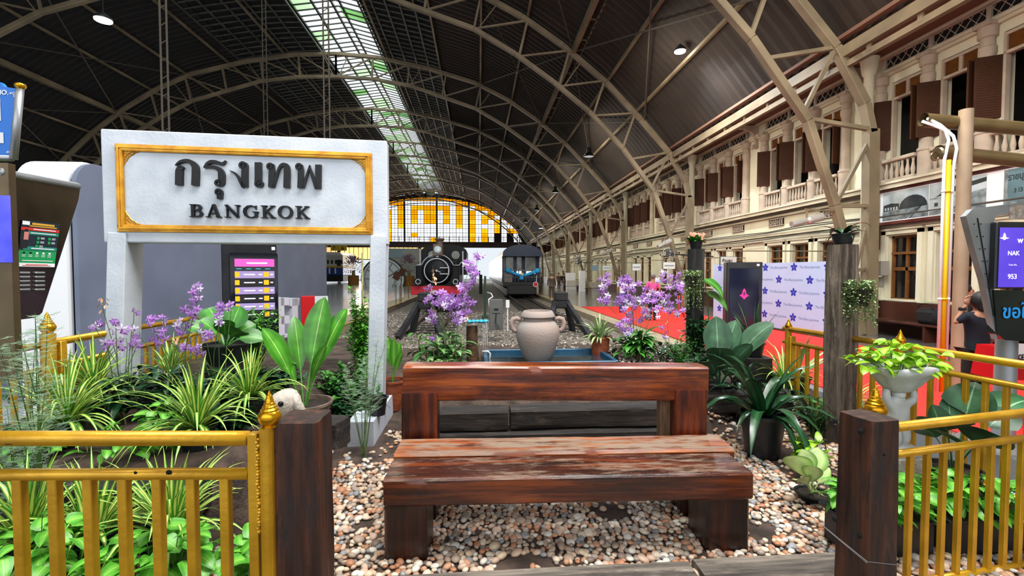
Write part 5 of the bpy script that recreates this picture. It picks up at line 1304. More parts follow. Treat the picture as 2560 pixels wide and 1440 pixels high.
# ---- cherub planter
cp = Vector((3.36, 3.4, 0)); mb = MB(); timber(mb, (cp.x, cp.y, .15), (.34, .34, .3), None, .008, 8, axis=2, bev=.03); mb.build('stone_block', mpl, smooth='auto', label='rough pale block under the white cherub planter', cat='block')
ch = thing('cherub_planter', 'white cherub statue holding up a chipped shell bowl with a lime green plant', 'planter', (cp.x, cp.y, .3))
mpw = pm('white_statue', '#d5d6d8', '#b5b3b0', scale=6, rough=.6, bump=.3)
V = [(0, 0, .24), (0, 0, .30), (0, -.005, .36), (0, -.0, .40), (0, 0, .44), (-.06, 0, .375), (-.11, -.02, .42), (-.1, -.01, .5), (.06, 0, .375), (.12, -.02, .40), (.115, -.01, .49), (-.035, -.01, .2), (-.05, -.05, .11), (-.03, 0, .02), (.035, 0, .2), (.06, -.02, .12), (.05, .02, .02)]
Ed = [(0, 1), (1, 2), (2, 3), (3, 4), (2, 5), (5, 6), (6, 7), (2, 8), (8, 9), (9, 10), (0, 11), (11, 12), (12, 13), (0, 14), (14, 15), (15, 16)]
Rd = [.052, .055, .055, .025, .05, .03, .023, .018, .03, .023, .018, .04, .032, .02, .04, .032, .02]
skin('cherub_figure', [(a*1.05, b*1.05, c*1.05) for a, b, c in V], Ed, [r*1.4 for r in Rd], mpw, ch)
mb = MB(); mb.lathe([(.0, 0), (.16, 0), (.15, .05), (.11, .07), (0, .08)], (cp.x, cp.y, .3), 20); mb.sphere((cp.x-.07, cp.y+.03, .42), .07, 12, 0, (1, .8, 1.3)); mb.sphere((cp.x+.07, cp.y+.04, .46), .06, 12, 0, (1, .8, 1.5)); mb.sphere((cp.x, cp.y-.012, .775), .047, 14); mb.build('rock_base', mpw, ch, smooth=True)
mb = MB(); bc = Vector((cp.x-.0, cp.y, .79)); mb.lathe([(.05, 0), (.09, .02), (.14, .07), (.19, .14), (.235, .17), (.245, .185), (.25, .225), (.24, .23), (.225, .2), (.2, .15), (0, .13)], bc, 48, capt=False)
for i in range(len(mb.v)):
    v = Vector(mb.v[i])-bc; a = math.atan2(v.y, v.x); f_ = 1+.035*math.cos(a*12)*(1 if v.z < .2 else .3); mb.v[i] = tuple(bc+Vector((v.x*f_, v.y*f_, v.z+.02*math.sin(a*3)*(v.z/.23))))
mb.build('shell_bowl', mpw, ch, smooth=True)
# ================================================================== PLANT BUILDERS
def wprof(shape, t):
    if shape == 'strap': return (.55+.45*min(1, t*5))*max(0, 1-t**2.6)
    if shape == 'lance': return max(.06, math.sin(math.pi*min(1, t*.96+.04))**.75) if t < .999 else .0
    if shape == 'heart': return (min(1, .35+t/.14*.65) if t < .14 else max(0, math.cos((t-.14)/.86*math.pi/2))**.72)
    if shape == 'oval': return max(.0, math.sin(math.pi*min(1, max(0, t))))**.6
    if shape == 'paddle': return (.07 if t < .34 else .07+.93*max(0, math.sin(math.pi*(t-.34)/.66))**.75) if t < .999 else 0
    if shape == 'heartp': return (.03 if t < .56 else (min(1, .35+(t-.56)/.1*.65) if t < .66 else max(0, math.cos((t-.66)/.34*math.pi/2))**.7))
    return 1-t
def leaf(mb, p, d, L, W_, shape='lance', droop=.5, fold=.25, n=6, mi=0, wide=False, twist=0.0, up=None):
    p = Vector(p); d = Vector(d).normalized(); pts = [p.copy()]; ds = [d.copy()]
    for i in range(n):
        pts.append(pts[-1]+ds[-1]*(L/n)); nd = ds[-1]+Vector((0, 0, -droop/n*(.5+1.2*i/n)*1.6)); ds.append(nd.normalized())
    s0 = d.cross(Vector((0, 0, 1)))
    if s0.length < .15: s0 = Vector((math.cos(twist*7+1), math.sin(twist*7+1), 0))
    s0.normalize()
    if twist: s0 = Matrix.Rotation(twist, 3, d) @ s0
    offs = (-1, -.5, 0, .5, 1) if wide else (-1, 0, 1); m = len(offs); vs = []; uv = []
    for i, (q, dd) in enumerate(zip(pts, ds)):
        t = i/n; w = W_/2*wprof(shape, t); s_ = (s0-dd*s0.dot(dd)).normalized(); nn = s_.cross(dd)
        if nn.z < 0 and not twist: nn = -nn
        for o in offs: vs.append(q+s_*(w*o)+nn*(abs(o)*w*fold*(1 if wide is False else (1.0 if abs(o) < 1 else .6)))); uv.append((.5+o*.5, t))
    fs = []; us = []
    for i in range(n):
        for j in range(m-1):
            a, b, c, e = i*m+j, i*m+j+1, (i+1)*m+j+1, (i+1)*m+j; fs.append((a, b, c, e)); us.append([uv[a], uv[b], uv[c], uv[e]])
    mb.add(vs, fs, mi, us); return pts
def sph(az, el): return Vector((math.cos(az)*math.cos(el), math.sin(az)*math.cos(el), math.sin(el)))
def strap_plant(name, label, c, z, r, h, n, L, W_, seed, mat, group=None, potmat='potblack', el=(.45, 1.45), droop=1.0, shape='strap', cat='plant', fold=.3, pot=True, taper=.72):
    rt = thing(name, label, cat, (c[0], c[1], z), 0, group); rg = random.Random(seed)
    if pot: add_pot(rt, (c[0], c[1], z), r, h, M[potmat], taper=taper)
    mb = MB()
    for i in range(n):
        az = rg.random()*6.283; e = rg.uniform(*el); l = L*rg.uniform(.6, 1.1)*(0.85+.25*(1-abs(e-.9))); rr = r*.25*rg.random()
        leaf(mb, (c[0]+rr*math.cos(az), c[1]+rr*math.sin(az), z+h*.85), sph(az, e), l, W_*rg.uniform(.7, 1.15), shape, droop*rg.uniform(.6, 1.4)*(1.4-e*.45), fold, 8)
    mb.build('foliage', M[mat], rt, smooth=True, fix=False); return rt
def pothos(name, label, c, z, w, dpt, hgt, n, size, seed, mat='leafbright', mats=None, group=None, trough=None, cat='plant', parent=None, hang=0.0):
    rt = parent if parent is not None else thing(name, label, cat, (c[0], c[1], z), 0, group); rg = random.Random(seed)
    if trough:
        mb = MB(); tw, td, th = trough; x, y = c[0], c[1]
        mb.box((x, y, z+th/2), (tw, td, th), bev=.02); mb.box((x, y, z+th-.01), (tw+.04, td+.04, .03), bev=.008); mb.build('trough', M['potblack'], rt)
    mb = MB(); sb = MB()
    th = trough[2] if trough else 0
    for i in range(n):
        a = rg.random()*6.283; rr = math.sqrt(rg.random()); x = c[0]+w/2*rr*math.cos(a); y = c[1]+dpt/2*rr*math.sin(a); zz = z+th*.9+hgt*(rg.uniform(.25, 1))*(1-.45*rr*rr)-hang*rr*rr*rg.random()
        base = Vector((c[0]+(x-c[0])*.45, c[1]+(y-c[1])*.45, z+th*.85)); tip = Vector((x, y, zz))
        if i % 2 == 0: sb.tube([base, (base+tip)/2+Vector((0, 0, .03)), tip], .0022, 4, cap=False)
        az = a+rg.uniform(-.9, .9); leaf(mb, tip, sph(az, rg.uniform(-.5, .7)), size*rg.uniform(.65, 1.15), size*rg.uniform(.55, .75), 'heart', rg.uniform(.4, 1.1), .22, 6, twist=rg.uniform(-.5, .5))
    mb.build('foliage', M[mat], rt, smooth=True, fix=False); sb.build('stems', M['stem'], rt, smooth=True, fix=False); return rt
def flower(mb, lip, p, f, s, rg, mi=0):
    p = Vector(p); f = Vector(f).normalized(); a = f.cross(Vector((0, 0, 1))); a = a.normalized() if a.length > .1 else Vector((1, 0, 0)); b = a.cross(f); r0 = rg.uniform(-.4, .4)
    for k in range(5):
        w = math.pi/2+r0+k*math.pi*2/5; d = a*math.cos(w)+b*math.sin(w); n2 = f.cross(d); L = s*(.5 if k in (1, 4) else .48); Wd = s*(.17 if k in (1, 4) else .1)
        bk = -f*s*rg.uniform(-.05, .18)
        vs = [p, p+d*L*.5+n2*Wd+bk*.3, p+d*L+bk, p+d*L*.5-n2*Wd+bk*.3, p+d*L*.55+bk*.3-f*s*.03]
        mb.add(vs, [(0, 1, 4), (1, 2, 4), (2, 3, 4), (3, 0, 4)], mi, [[(.5, 0), (0, .5), (.5, .5)], [(0, .5), (.5, 1), (.5, .5)], [(.5, 1), (1, .5), (.5, .5)], [(1, .5), (.5, 0), (.5, .5)]])
    d = -b; vs = [p+f*s*.04, p+d*s*.22+a*s*.1+f*s*.16, p+d*s*.3+f*s*.1, p+d*s*.22-a*s*.1+f*s*.16]; lip.add(vs, [(0, 1, 2, 3)])
def orchid(label, c, z, Y, leaves, clusters, seed, cane_h=.4, leafL=.16, leafmatn='leafdark', fsize=.07, group=None, pot=None, nl=8, W_=.04):
    rt = thing('orchid', label, 'orchid', (c[0], c[1], z), 0, group); rg = random.Random(seed)
    if pot: add_pot(rt, (c[0], c[1], z), pot[0], pot[1], M[pot[2]])
    zb = z+(pot[1]*.85 if pot else 0)
    lf = MB(); cn = MB()
    for k in range(leaves):
        a = rg.random()*6.283; rr = rg.uniform(.02, .16); b0 = Vector((c[0]+rr*math.cos(a)*1.3, c[1]+rr*math.sin(a), zb)); h = cane_h*rg.uniform(.6, 1.1); top = b0+Vector((rg.uniform(-.12, .12), rg.uniform(-.1, .1), h))
        cn.tube([b0, (b0+top)/2+Vector((rg.uniform(-.02, .02), 0, 0)), top], [.008, .01, .006], 6)
        for i in range(nl):
            t = .3+.7*i/nl; q = b0.lerp(top, t); az = i*2.4+k+rg.uniform(-.3, .3)
            leaf(lf, q, sph(az, rg.uniform(.1, .8)), leafL*rg.uniform(.8, 1.3), W_*rg.uniform(.8, 1.2), 'lance', rg.uniform(.6, 1.3), .25, 6)
    lf.build('foliage', M[leafmatn], rt, smooth=True, fix=False); cn.build('canes', M['cane'], rt, smooth=True, fix=False)
    for ci, cl in enumerate(clusters):
        px, py, rx, ry, n = cl[:5]; faded = len(cl) > 5
        fm = MB(); lp = MB(); st = MB(); yy = Y+rg.uniform(-.15, .15)
        cen = D(px, py, yy); base = Vector((c[0]+rg.uniform(-.06, .06), c[1]+rg.uniform(-.05, .05), zb+cane_h*.3)); low = D(px, py+ry*.6, yy)
        mid = (base+low)/2+Vector(((low.x-base.x)*-.2, 0, .05)); top = D(px+rg.uniform(-.3, .3)*rx, py-ry*.95, yy)
        st.tube([base, mid, low, cen, top], [.004, .0035, .003, .0028, .0015], 5, cap=False)
        for i in range(n):
            a = rg.random()*6.283; q = math.sqrt(rg.random()); P_ = D(px+rx*q*math.cos(a), py+ry*q*math.sin(a), yy+rg.uniform(-.08, .08))
            f = Vector((rg.uniform(-.9, .9), -1, rg.uniform(-.5, .5))); 
            if faded:
                dd = Vector((rg.uniform(-1, 1), rg.uniform(-1, 1), -1)).normalized(); leaf(fm, P_, dd, fsize*.5, fsize*.22, 'oval', .2, .5, 3, 0)
            else: flower(fm, lp, P_, f, fsize*rg.uniform(.8, 1.2), rg, rg.random() < .3 and 1 or 0)
        fo = fm.build('flowers', [M['bud']] if faded else [M['petal'], M['petalw']], rt, smooth=False, fix=False)
        if not faded: lp.build('flower_lips', M['lip'], fo, fix=False)
        st.build('flower_stem', M['stem'], rt, smooth=True, fix=False)
    return rt
def shrub(name, label, c, z, R_, H_, n, size, seed, mat='leaf', group=None, pot=None, shape='lance', W_=.4, cat='plant', stems=9):
    rt = thing(name, label, cat, (c[0], c[1], z), 0, group); rg = random.Random(seed)
    if pot: add_pot(rt, (c[0], c[1], z), pot[0], pot[1], M[pot[2]])
    zb = z+(pot[1]*.85 if pot else 0); lf = MB(); sb = MB(); per = n//stems
    for k in range(stems):
        a = rg.random()*6.283; rr = R_*math.sqrt(rg.random()); tip = Vector((c[0]+rr*math.cos(a), c[1]+rr*math.sin(a), zb+H_*rg.uniform(.5, 1))); b0 = Vector((c[0]+rg.uniform(-.03, .03), c[1], zb)); mid = b0.lerp(tip, .5)+Vector((0, 0, H_*.1))
        sb.tube([b0, mid, tip], [.006, .004, .002], 5, cap=False)
        for i in range(per):
            t = .25+.75*i/per; q = b0.lerp(mid, t*2) if t < .5 else mid.lerp(tip, t*2-1); leaf(lf, q, sph(rg.random()*6.283, rg.uniform(-.3, .8)), size*rg.uniform(.7, 1.2), size*W_, shape, rg.uniform(.3, .9), .2, 4)
    lf.build('foliage', M[mat], rt, smooth=True, fix=False); sb.build('stems', M['stem'], rt, smooth=True, fix=False); return rt
def feathery(label, c, z, H_, R_, stems, seed, lean=(0, 0), pot=None, dens=26):
    rt = thing('asparagus_fern', label, 'plant', (c[0], c[1], z)); rg = random.Random(seed)
    if pot: add_pot(rt, (c[0], c[1], z), *pot[:2], M[pot[2]])
    st = MB(); nd = MB()
    for k in range(stems):
        tip = Vector((c[0]+lean[0]+rg.uniform(-R_, R_), c[1]+lean[1]+rg.uniform(-R_, R_), z+H_*rg.uniform(.7, 1))); b0 = Vector((c[0]+rg.uniform(-.05, .05), c[1]+rg.uniform(-.05, .05), z)); mid = b0.lerp(tip, .55)+Vector((rg.uniform(-.05, .05), 0, .08))
        pts = [b0, b0.lerp(mid, .5), mid, mid.lerp(tip, .6), tip]; st.tube(pts, [.004, .0035, .003, .002, .001], 5, cap=False)
        for i in range(dens):
            t = .3+.7*i/dens; q = mid.lerp(tip, (t-.5)*2) if t > .5 else b0.lerp(mid, t*2); az = rg.random()*6.283; bl = .16*H_*(1.15-t)*rg.uniform(.6, 1.2); bd = sph(az, rg.uniform(-.1, .5)); e = q+bd*bl
            nd.tube([q, e], [.0012, .0006], 3, cap=False)
            for j in range(7):
                u = q.lerp(e, (j+1)/7)
                for s in (-1, 1):
                    dd = (bd*.7+bd.cross(Vector((0, 0, 1)))*s+Vector((0, 0, rg.uniform(-.4, .5)))).normalized(); nd.tube([u, u+dd*.02*rg.uniform(.7, 1.3)*max(.8, H_)], [.0009, .0005], 3, cap=False)
    st.build('stems', M['stem'], rt, smooth=True, fix=False); nd.build('feathery_foliage', M['fern'], rt, fix=False); return rt
def leafto(mb, p0, p1, W_, shape, lift=.25, fold=.18, n=18):
    p0 = Vector(p0); p1 = Vector(p1); v = p1-p0; L = v.length; c = p0+v*.45+Vector((0, 0, L*lift)); pts = []
    for i in range(n+1):
        t = i/n; pts.append(p0*(1-t)**2+c*2*t*(1-t)+p1*t*t)
    vs = []; uv = []; ref = v.cross(Vector((0, 0, 1))); ref = ref.normalized() if ref.length > .1*L else Vector((1, 0, 0))
    view = (CAM0-(p0+p1)/2).normalized()
    r2 = v.normalized().cross(view); ref = (ref*.45+r2.normalized()*.55*(1 if ref.dot(r2) > 0 else -1)).normalized()
    for i, q in enumerate(pts):
        d = (pts[min(i+1, n)]-pts[max(i-1, 0)]).normalized(); s_ = (ref-d*ref.dot(d)).normalized(); nn = s_.cross(d)
        if nn.z < 0: nn = -nn
        w = W_/2*wprof(shape, i/n)
        for o in (-1, -.5, 0, .5, 1): vs.append(q+s_*w*o+nn*abs(o)**.7*w*fold); uv.append((.5+o*.5, i/n))
    fs = []; us = []
    for i in range(n):
        for j in range(4):
            a, b, cc, e = i*5+j, i*5+j+1, (i+1)*5+j+1, (i+1)*5+j; fs.append((a, b, cc, e)); us.append([uv[a], uv[b], uv[cc], uv[e]])
    mb.add(vs, fs, 0, us)
def bigleaf(label, c, z, specs, seed, mat='leaf', pot=None, cat='plant', name='broad_leaf_plant', shape='paddle', fold=.18, W_=.3, group=None):
    """specs: (px,py,Y,width_factor) leaf tips"""
    rt = thing(name, label, cat, (c[0], c[1], z), 0, group); rg = random.Random(seed)
    if pot: add_pot(rt, (c[0], c[1], z), pot[0], pot[1], M[pot[2]], taper=pot[3] if len(pot) > 3 else .72)
    zb = z+(pot[1]*.85 if pot else 0); lf = MB(); b0 = Vector((c[0], c[1], zb))
    for (px, py, Y, wf) in specs:
        tip = D(px, py, Y); v = tip-b0; leafto(lf, b0+Vector((v.x*.04, v.y*.04, 0)), tip, v.length*W_*wf, shape, .12+.25*min(1, abs(v.x)/max(.05, v.length)), fold)
    lf.build('foliage', M[mat], rt, smooth=True, fix=False); return rt
# ================================================================== PLANTS IN PLACE
V1 = M['variegated']
# raised left bed
SPD = [  # px base, py base, Y, leaf length, n, seed, label
 (165, 1050, 3.55, .50, 46, 1, 'striped ribbon plant at the left with long arching yellow edged leaves, behind the upper rail'),
 (235, 960, 4.25, .46, 34, 2, 'upright striped ribbon plant just under the faded orchid spike'),
 (492, 1065, 3.45, .50, 52, 3, 'widest striped ribbon plant, in the raised bed left of the lamb statue'),
 (625, 985, 4.0, .44, 46, 4, 'striped ribbon plant drooping over the dark trough beside the clay pot'),
 (425, 930, 4.9, .42, 36, 5, 'striped ribbon plant hidden behind the purple orchids'),
 (70, 1330, 2.45, .40, 40, 6, 'low striped ribbon plant behind the leftmost railing balusters'),
 (235, 1320, 2.5, .40, 40, 7, 'low striped ribbon plant second from the left behind the railing'),
 (425, 1315, 2.5, .42, 48, 8, 'low full striped ribbon plant nearest the pebbles behind the railing'),
 (2118, 1010, 4.75, .40, 44, 9, 'striped ribbon plant in front of the tall grey timber post'),
 (1960, 940, 5.2, .40, 26, 10, 'thin striped ribbon plant behind the dark strap leaved plant')]
for (px, py, Y, L, n, sd, lab) in SPD:
    p = D(px, py, Y); z = gz(p.x, p.y); h = max(.12, p.z-z); 
    strap_plant('spider_plant', lab, (p.x, p.y), z, .12 if h < .3 else .14, h, int(n*1.7), L*1.15, .034, sd, 'variegated', 'striped ribbon plants', el=(.35, 1.5), droop=1.15)
# dark leaved orchids in left bed
orchid('dark leaved orchid with purple flowers, left of the sign post foot, below the faded spike', (D(300, 1000, 4.1).x, 4.1), gz(-2.9, 4.1), 4.1, 7,
       [(258, 762, 9, 22, 9, 1), (240, 815, 22, 14, 6), (290, 820, 26, 22, 10), (318, 860, 26, 16, 6), (330, 815, 14, 8, 2), (335, 780, 10, 8, 2), (270, 865, 16, 12, 3), (340, 865, 15, 10, 3)], 21, .34, .24, fsize=.082, W_=.06)
orchid('dark leaved orchid with the densest tall purple spray, right of the left sign post', (D(440, 990, 4.25).x, 4.25), gz(-2.5, 4.25), 4.25, 9,
       [(495, 735, 24, 22, 11), (478, 775, 18, 20, 10), (375, 800, 14, 10, 4), (408, 798, 14, 10, 3), (470, 815, 40, 20, 10), (395, 840, 36, 22, 10), (350, 838, 14, 10, 3)], 22, .40, .25, fsize=.082, W_=.062)
orchid('dark leaved orchid with loose purple flowers in front of the broad leaved black pot', (D(540, 985, 4.3).x, 4.35), gz(-2.2, 4.3), 4.3, 8,
       [(548, 772, 12, 10, 4), (578, 770, 12, 12, 3), (548, 795, 20, 12, 5), (515, 840, 22, 14, 6), (470, 865, 36, 12, 7), (500, 875, 10, 16, 3), (430, 850, 20, 12, 5, 1)], 23, .36, .25, fsize=.082, W_=.062)
# broad leaved plants
p = D(565, 908, 4.7); zz = gz(p.x, p.y)
mb = MB(); timber(mb, (p.x, p.y, (zz+p.z)/2), (.3, .3, p.z-zz), None, .01, 10, axis=2, bev=.05); mb.build('tree_stump', M['sleeper'], smooth='auto', label='dark stump under the black pot of the broad leaved plant', cat='stump')
bigleaf('broad leaved plant in a wide black pot behind the orchids, pale leaf upright', (p.x, p.y), p.z, [(600, 765, 4.85, 1.3), (640, 812, 4.9, 1.2), (500, 800, 4.6, 1.1), (455, 815, 4.6, .8), (662, 850, 4.8, 1.1), (520, 770, 5.0, 1), (560, 800, 4.5, 1), (610, 830, 4.5, 1.1)], 31, 'leaf', (.21, .2, 'potblack'), W_=.5)
p = D(760, 985, 4.2)
bigleaf('big paddle leaved plant in a weathered grey clay pot behind the lamb statue', (p.x, p.y), gz(p.x, p.y)+.12, [(655, 820, 4.1, 1.0), (812, 742, 4.4, .95), (868, 770, 4.4, .75), (735, 790, 4.5, .75), (700, 868, 4.2, .6), (815, 862, 4.1, .6)], 32, 'leafbright2' if 'leafbright2' in M else 'leaf', (.235, .36, 'claypot', .62), W_=.25)
# shrubs behind
p = D(640, 900, 5.3); shrub('leafy_shrub', 'bright fine leaved shrub in front of the black information kiosk', (p.x, p.y), gz(p.x, p.y), .34, .85, 900, .085, 41, 'leafbright', W_=.28, stems=24)
p = D(905, 930, 5.9); rt = shrub('climbing_plant', 'tall climbing plant on a bamboo stake seen through the white sign frame', (p.x, p.y), gz(p.x, p.y), .17, 1.55, 1300, .085, 42, 'leafbright', W_=.5, stems=22, shape='oval')
mb = MB(); mb.tube([(p.x, p.y, .2), (p.x+.02, p.y, 2.0)], .012, 8); mb.build('bamboo_stake', M['cane'], rt, smooth=True)
p = D(865, 930, 5.3); shrub('leafy_shrub', 'bushy shrub of small green leaves at the foot of the climbing plant', (p.x, p.y), gz(p.x, p.y), .42, .7, 1100, .085, 43, 'leaf', W_=.55, stems=26, shape='oval')
p = D(905, 985, 5.1); shrub('leafy_shrub', 'low mixed foliage left of the white right hand sign post', (p.x, p.y), gz(p.x, p.y), .34, .5, 700, .1, 44, 'leafdark', W_=.5, stems=18, shape='oval')
# feathery ferns
p = D(40, 1000, 2.9); feathery('tall wispy asparagus fern at the far left in front of the steel stand', (p.x, p.y), gz(p.x, p.y), 1.05, .3, 9, 51, dens=30)
p = D(60, 760, 2.75); feathery('cloud of pale feathery fern overlapping the steel information stand', (p.x, 2.78), .35, 1.3, .2, 8, 52, dens=30)
p = D(905, 1150, 4.35); feathery('wispy asparagus fern growing beside the white foot of the sign', (p.x, p.y), 0, 1.12, .24, 9, 53, dens=30, lean=(.08, 0))
# pots near the sign base
p = D(945, 1040, 4.85); shrub('potted_cutting', 'nearly bare black pot standing on the white sign foot', (p.x+.0, p.y), .25, .05, .2, 30, .05, 54, 'leaf', pot=(.1, .19, 'potblack'), stems=3)
p = D(982, 968, 5.75); bigleaf('small upright leaved plant in an orange terracotta pot right of the sign post', (p.x, p.y), gz(p.x, p.y), [(968, 840, 5.75, .9), (1000, 855, 5.8, 1), (985, 845, 5.7, .7), (1005, 880, 5.7, .8)], 33, 'leafbright', (.16, .38, 'terracotta', .6), W_=.25)
# pothos clumps
POT = [((-2.05, 2.2), .62, .34, .30, 120, .12, 61, 'lime heart leaved creeper in front of the striped plants, at the left frame edge'),
       ((-1.5, 2.2), .60, .34, .28, 130, .12, 62, 'heart leaved creeper filling the middle of the left railing'),
       ((-1.02, 2.15), .36, .3, .24, 70, .12, 63, 'heart leaved creeper spilling towards the pebbles by the gold end post')]
for (c, w, dp, hg, n, s, sd, lab) in POT: pothos('heart_leaf_creeper', lab, c, gz(*c), w, dp, hg+.12, n, s, sd, 'leafbright', group='heart leaved creepers along the railings', trough=(w*.8, .2, .2))
for (px, py, Y, w, sd, lab) in ((40, 1075, 3.3, .45, 64, 'lime creeper clump left of the first striped plant'), (315, 1050, 3.4, .55, 65, 'lime creeper clump between the two front striped plants'), (430, 1030, 3.9, .4, 66, 'small green creeper clump behind the widest striped plant')):
    p = D(px, py, Y); pothos('heart_leaf_creeper', lab, (p.x, p.y), gz(p.x, p.y), w, .3, .24, 60, .11, sd, 'leafbright', group='lime creepers in the raised bed')
for (c, w, sd, lab) in (((2.52, 2.66), .56, 67, 'bright heart leaved creeper in a black trough behind the first balusters of the right railing'), ((3.15, 2.66), .6, 68, 'bright heart leaved creeper in a black trough at the lower right corner')):
    pothos('heart_leaf_creeper', lab, c, gz(*c), w, .36, .26, 120, .12, sd, 'leafbright', group='heart leaved creepers behind the right railing', trough=(w*.95, .26, .24))
pothos('x', 'x', (cp.x+.0, cp.y), .97, .62, .5, .24, 120, .115, 69, 'leaflime', parent=ch, hang=.12)
# centre orchid group behind bench
c = D(1125, 895, 6.4); orchid('pink purple orchids with long drooping sprays in front of the steam locomotive', (c.x, c.y), gz(c.x, c.y), 6.4, 11,
       [(1081, 690, 8, 28, 12, 1), (1072, 735, 16, 22, 8), (1100, 745, 20, 18, 12), (1130, 755, 34, 20, 26), (1160, 760, 22, 26, 16), (1078, 795, 16, 18, 8), (1165, 725, 20, 22, 12), (1182, 690, 20, 22, 12), (1175, 660, 14, 14, 6), (1196, 640, 14, 16, 4), (1150, 795, 22, 14, 12), (1170, 780, 8, 24, 8, 1), (1095, 770, 12, 16, 8, 1)], 24, .46, .24, 'leafpale2' if 'leafpale2' in M else 'leaf', fsize=.12, W_=.085, nl=7)
orchid('leafy orchid clump of bare canes beside the blue flower fountain', (c.x-.28, c.y+.1), gz(c.x, c.y), 6.4, 4, [(1078, 840, 10, 8, 3)], 25, .5, .26, 'leaf', fsize=.09, W_=.08)
p = D(1040, 905, 6.0); shrub('leafy_shrub', 'low broad leaves creeping along the back of the bench, left end', (p.x+.05, p.y), gz(p.x, p.y), .3, .22, 120, .14, 45, 'leafbright', W_=.4, stems=14)
p = D(1095, 905, 5.9); shrub('leafy_shrub', 'low pale leaved plant under the pink orchids behind the bench', (p.x, p.y), gz(p.x, p.y), .25, .22, 100, .15, 46, 'leafpale', W_=.4, stems=12)
# right orchid mass
c = D(1590, 905, 6.9); orchid('big mass of lilac orchids in front of the red carpet', (c.x, c.y), gz(c.x, c.y), 6.9, 16,
       [(1512, 705, 12, 20, 9), (1508, 740, 12, 22, 9), (1560, 695, 18, 16, 11), (1572, 712, 26, 18, 14), (1590, 740, 40, 26, 26), (1560, 760, 30, 24, 20), (1630, 755, 30, 26, 20), (1650, 690, 18, 16, 6), (1690, 700, 20, 20, 8), (1675, 735, 24, 22, 10), (1600, 785, 30, 18, 14), (1560, 810, 20, 16, 12), (1580, 800, 8, 24, 10, 1), (1690, 770, 22, 18, 9), (1700, 715, 14, 14, 5), (1565, 826, 14, 10, 5), (1650, 780, 18, 14, 6)], 26, .46, .28, 'leaf', fsize=.12, W_=.095, nl=8)
c2 = D(1665, 905, 6.6); orchid('small orchid shoot with three purple flowers, right end of the lilac mass', (c2.x, c2.y), gz(c2.x, c2.y), 6.6, 4, [(1662, 825, 12, 22, 5), (1668, 800, 6, 10, 3, 1)], 27, .34, .24, 'leafdark', fsize=.08, W_=.07)
p = D(1500, 893, 7.2); strap_plant('potted_spider_plant', 'orange terracotta pot with pale arching leaves beside the lilac orchids', (p.x, p.y), gz(p.x, p.y), .16, .34, 60, .42, .045, 11, 'leafpale', potmat='terracotta', el=(.3, 1.5), droop=1.0, shape='lance', taper=.78)
# black post things
bp = Vector((3.48, 7.1, 2.12)); rt = thing('flower_pot', 'black pot of salmon flowers on top of the blackened timber post', 'potted plant', tuple(bp)); add_pot(rt, bp, .105, .12, M['potblack'])
mb = MB(); rg = random.Random(71)
for i in range(50): a = rg.random()*6.28; leaf(mb, bp+Vector((.05*math.cos(a), .05*math.sin(a), .1)), sph(a, rg.uniform(.1, 1.4)), .16, .07, 'oval', .8, .2, 4)
mb.build('foliage', M['leaf'], rt, smooth=True, fix=False); mb = MB(); lp = MB()
for i in range(22): flower(mb, lp, bp+Vector((rg.uniform(-.1, .1), rg.uniform(-.1, .05), rg.uniform(.14, .26))), (rg.uniform(-.6, .6), -1, .3), .07, rg)
mb.add(lp.v, lp.f); mb.build('salmon_flowers', pm('salmon_petal', '#d98a70', rough=.6), rt, fix=False)
def trailing(label, c, r, L, strands, seed, mat='leafpale', leafs=.03, pot=None):
    rt = thing('trailing_plant', label, 'plant', tuple(c)); rg = random.Random(seed); mb = MB(); sb = MB()
    mb2 = MB(); mb2.lathe([(r*.5, -.16), (r*.75, 0), (0, 0)], c, 14); mb2.build('coir_pot', M['soil'], rt, smooth='auto')
    for k in range(strands):
        a = rg.random()*6.283; q = Vector(c)+Vector((r*math.cos(a)*rg.uniform(.3, 1), r*math.sin(a)*rg.uniform(.3, 1), .02)); pts = [Vector(c), q+Vector((0, 0, .05))]; l = L*rg.uniform(.3, 1); n = max(3, int(l/.05))
        for i in range(n): pts.append(pts[-1]+Vector((rg.uniform(-.008, .008), rg.uniform(-.008, .008), -l/n)))
        sb.tube(pts, .0015, 3, cap=False)
        for q in pts[1:]:
            for s in range(3): leaf(mb, q+Vector((0, 0, rg.uniform(-.02, .02))), sph(rg.random()*6.283, rg.uniform(-.8, .5)), leafs*rg.uniform(.7, 1.2), leafs*.6, 'oval', .4, .3, 3)
    mb.build('foliage', M[mat], rt, smooth=True, fix=False); sb.build('strands', M['stem'], rt, fix=False); return rt
q = D(1732, 690, 6.95); trailing('pale trailing plant hanging on the front of the blackened timber post', q, .17, .62, 60, 72)
q = D(2148, 722, 4.12); trailing('pale trailing plant hanging on the right side of the grey timber post', q, .15, .42, 60, 73, leafs=.03)
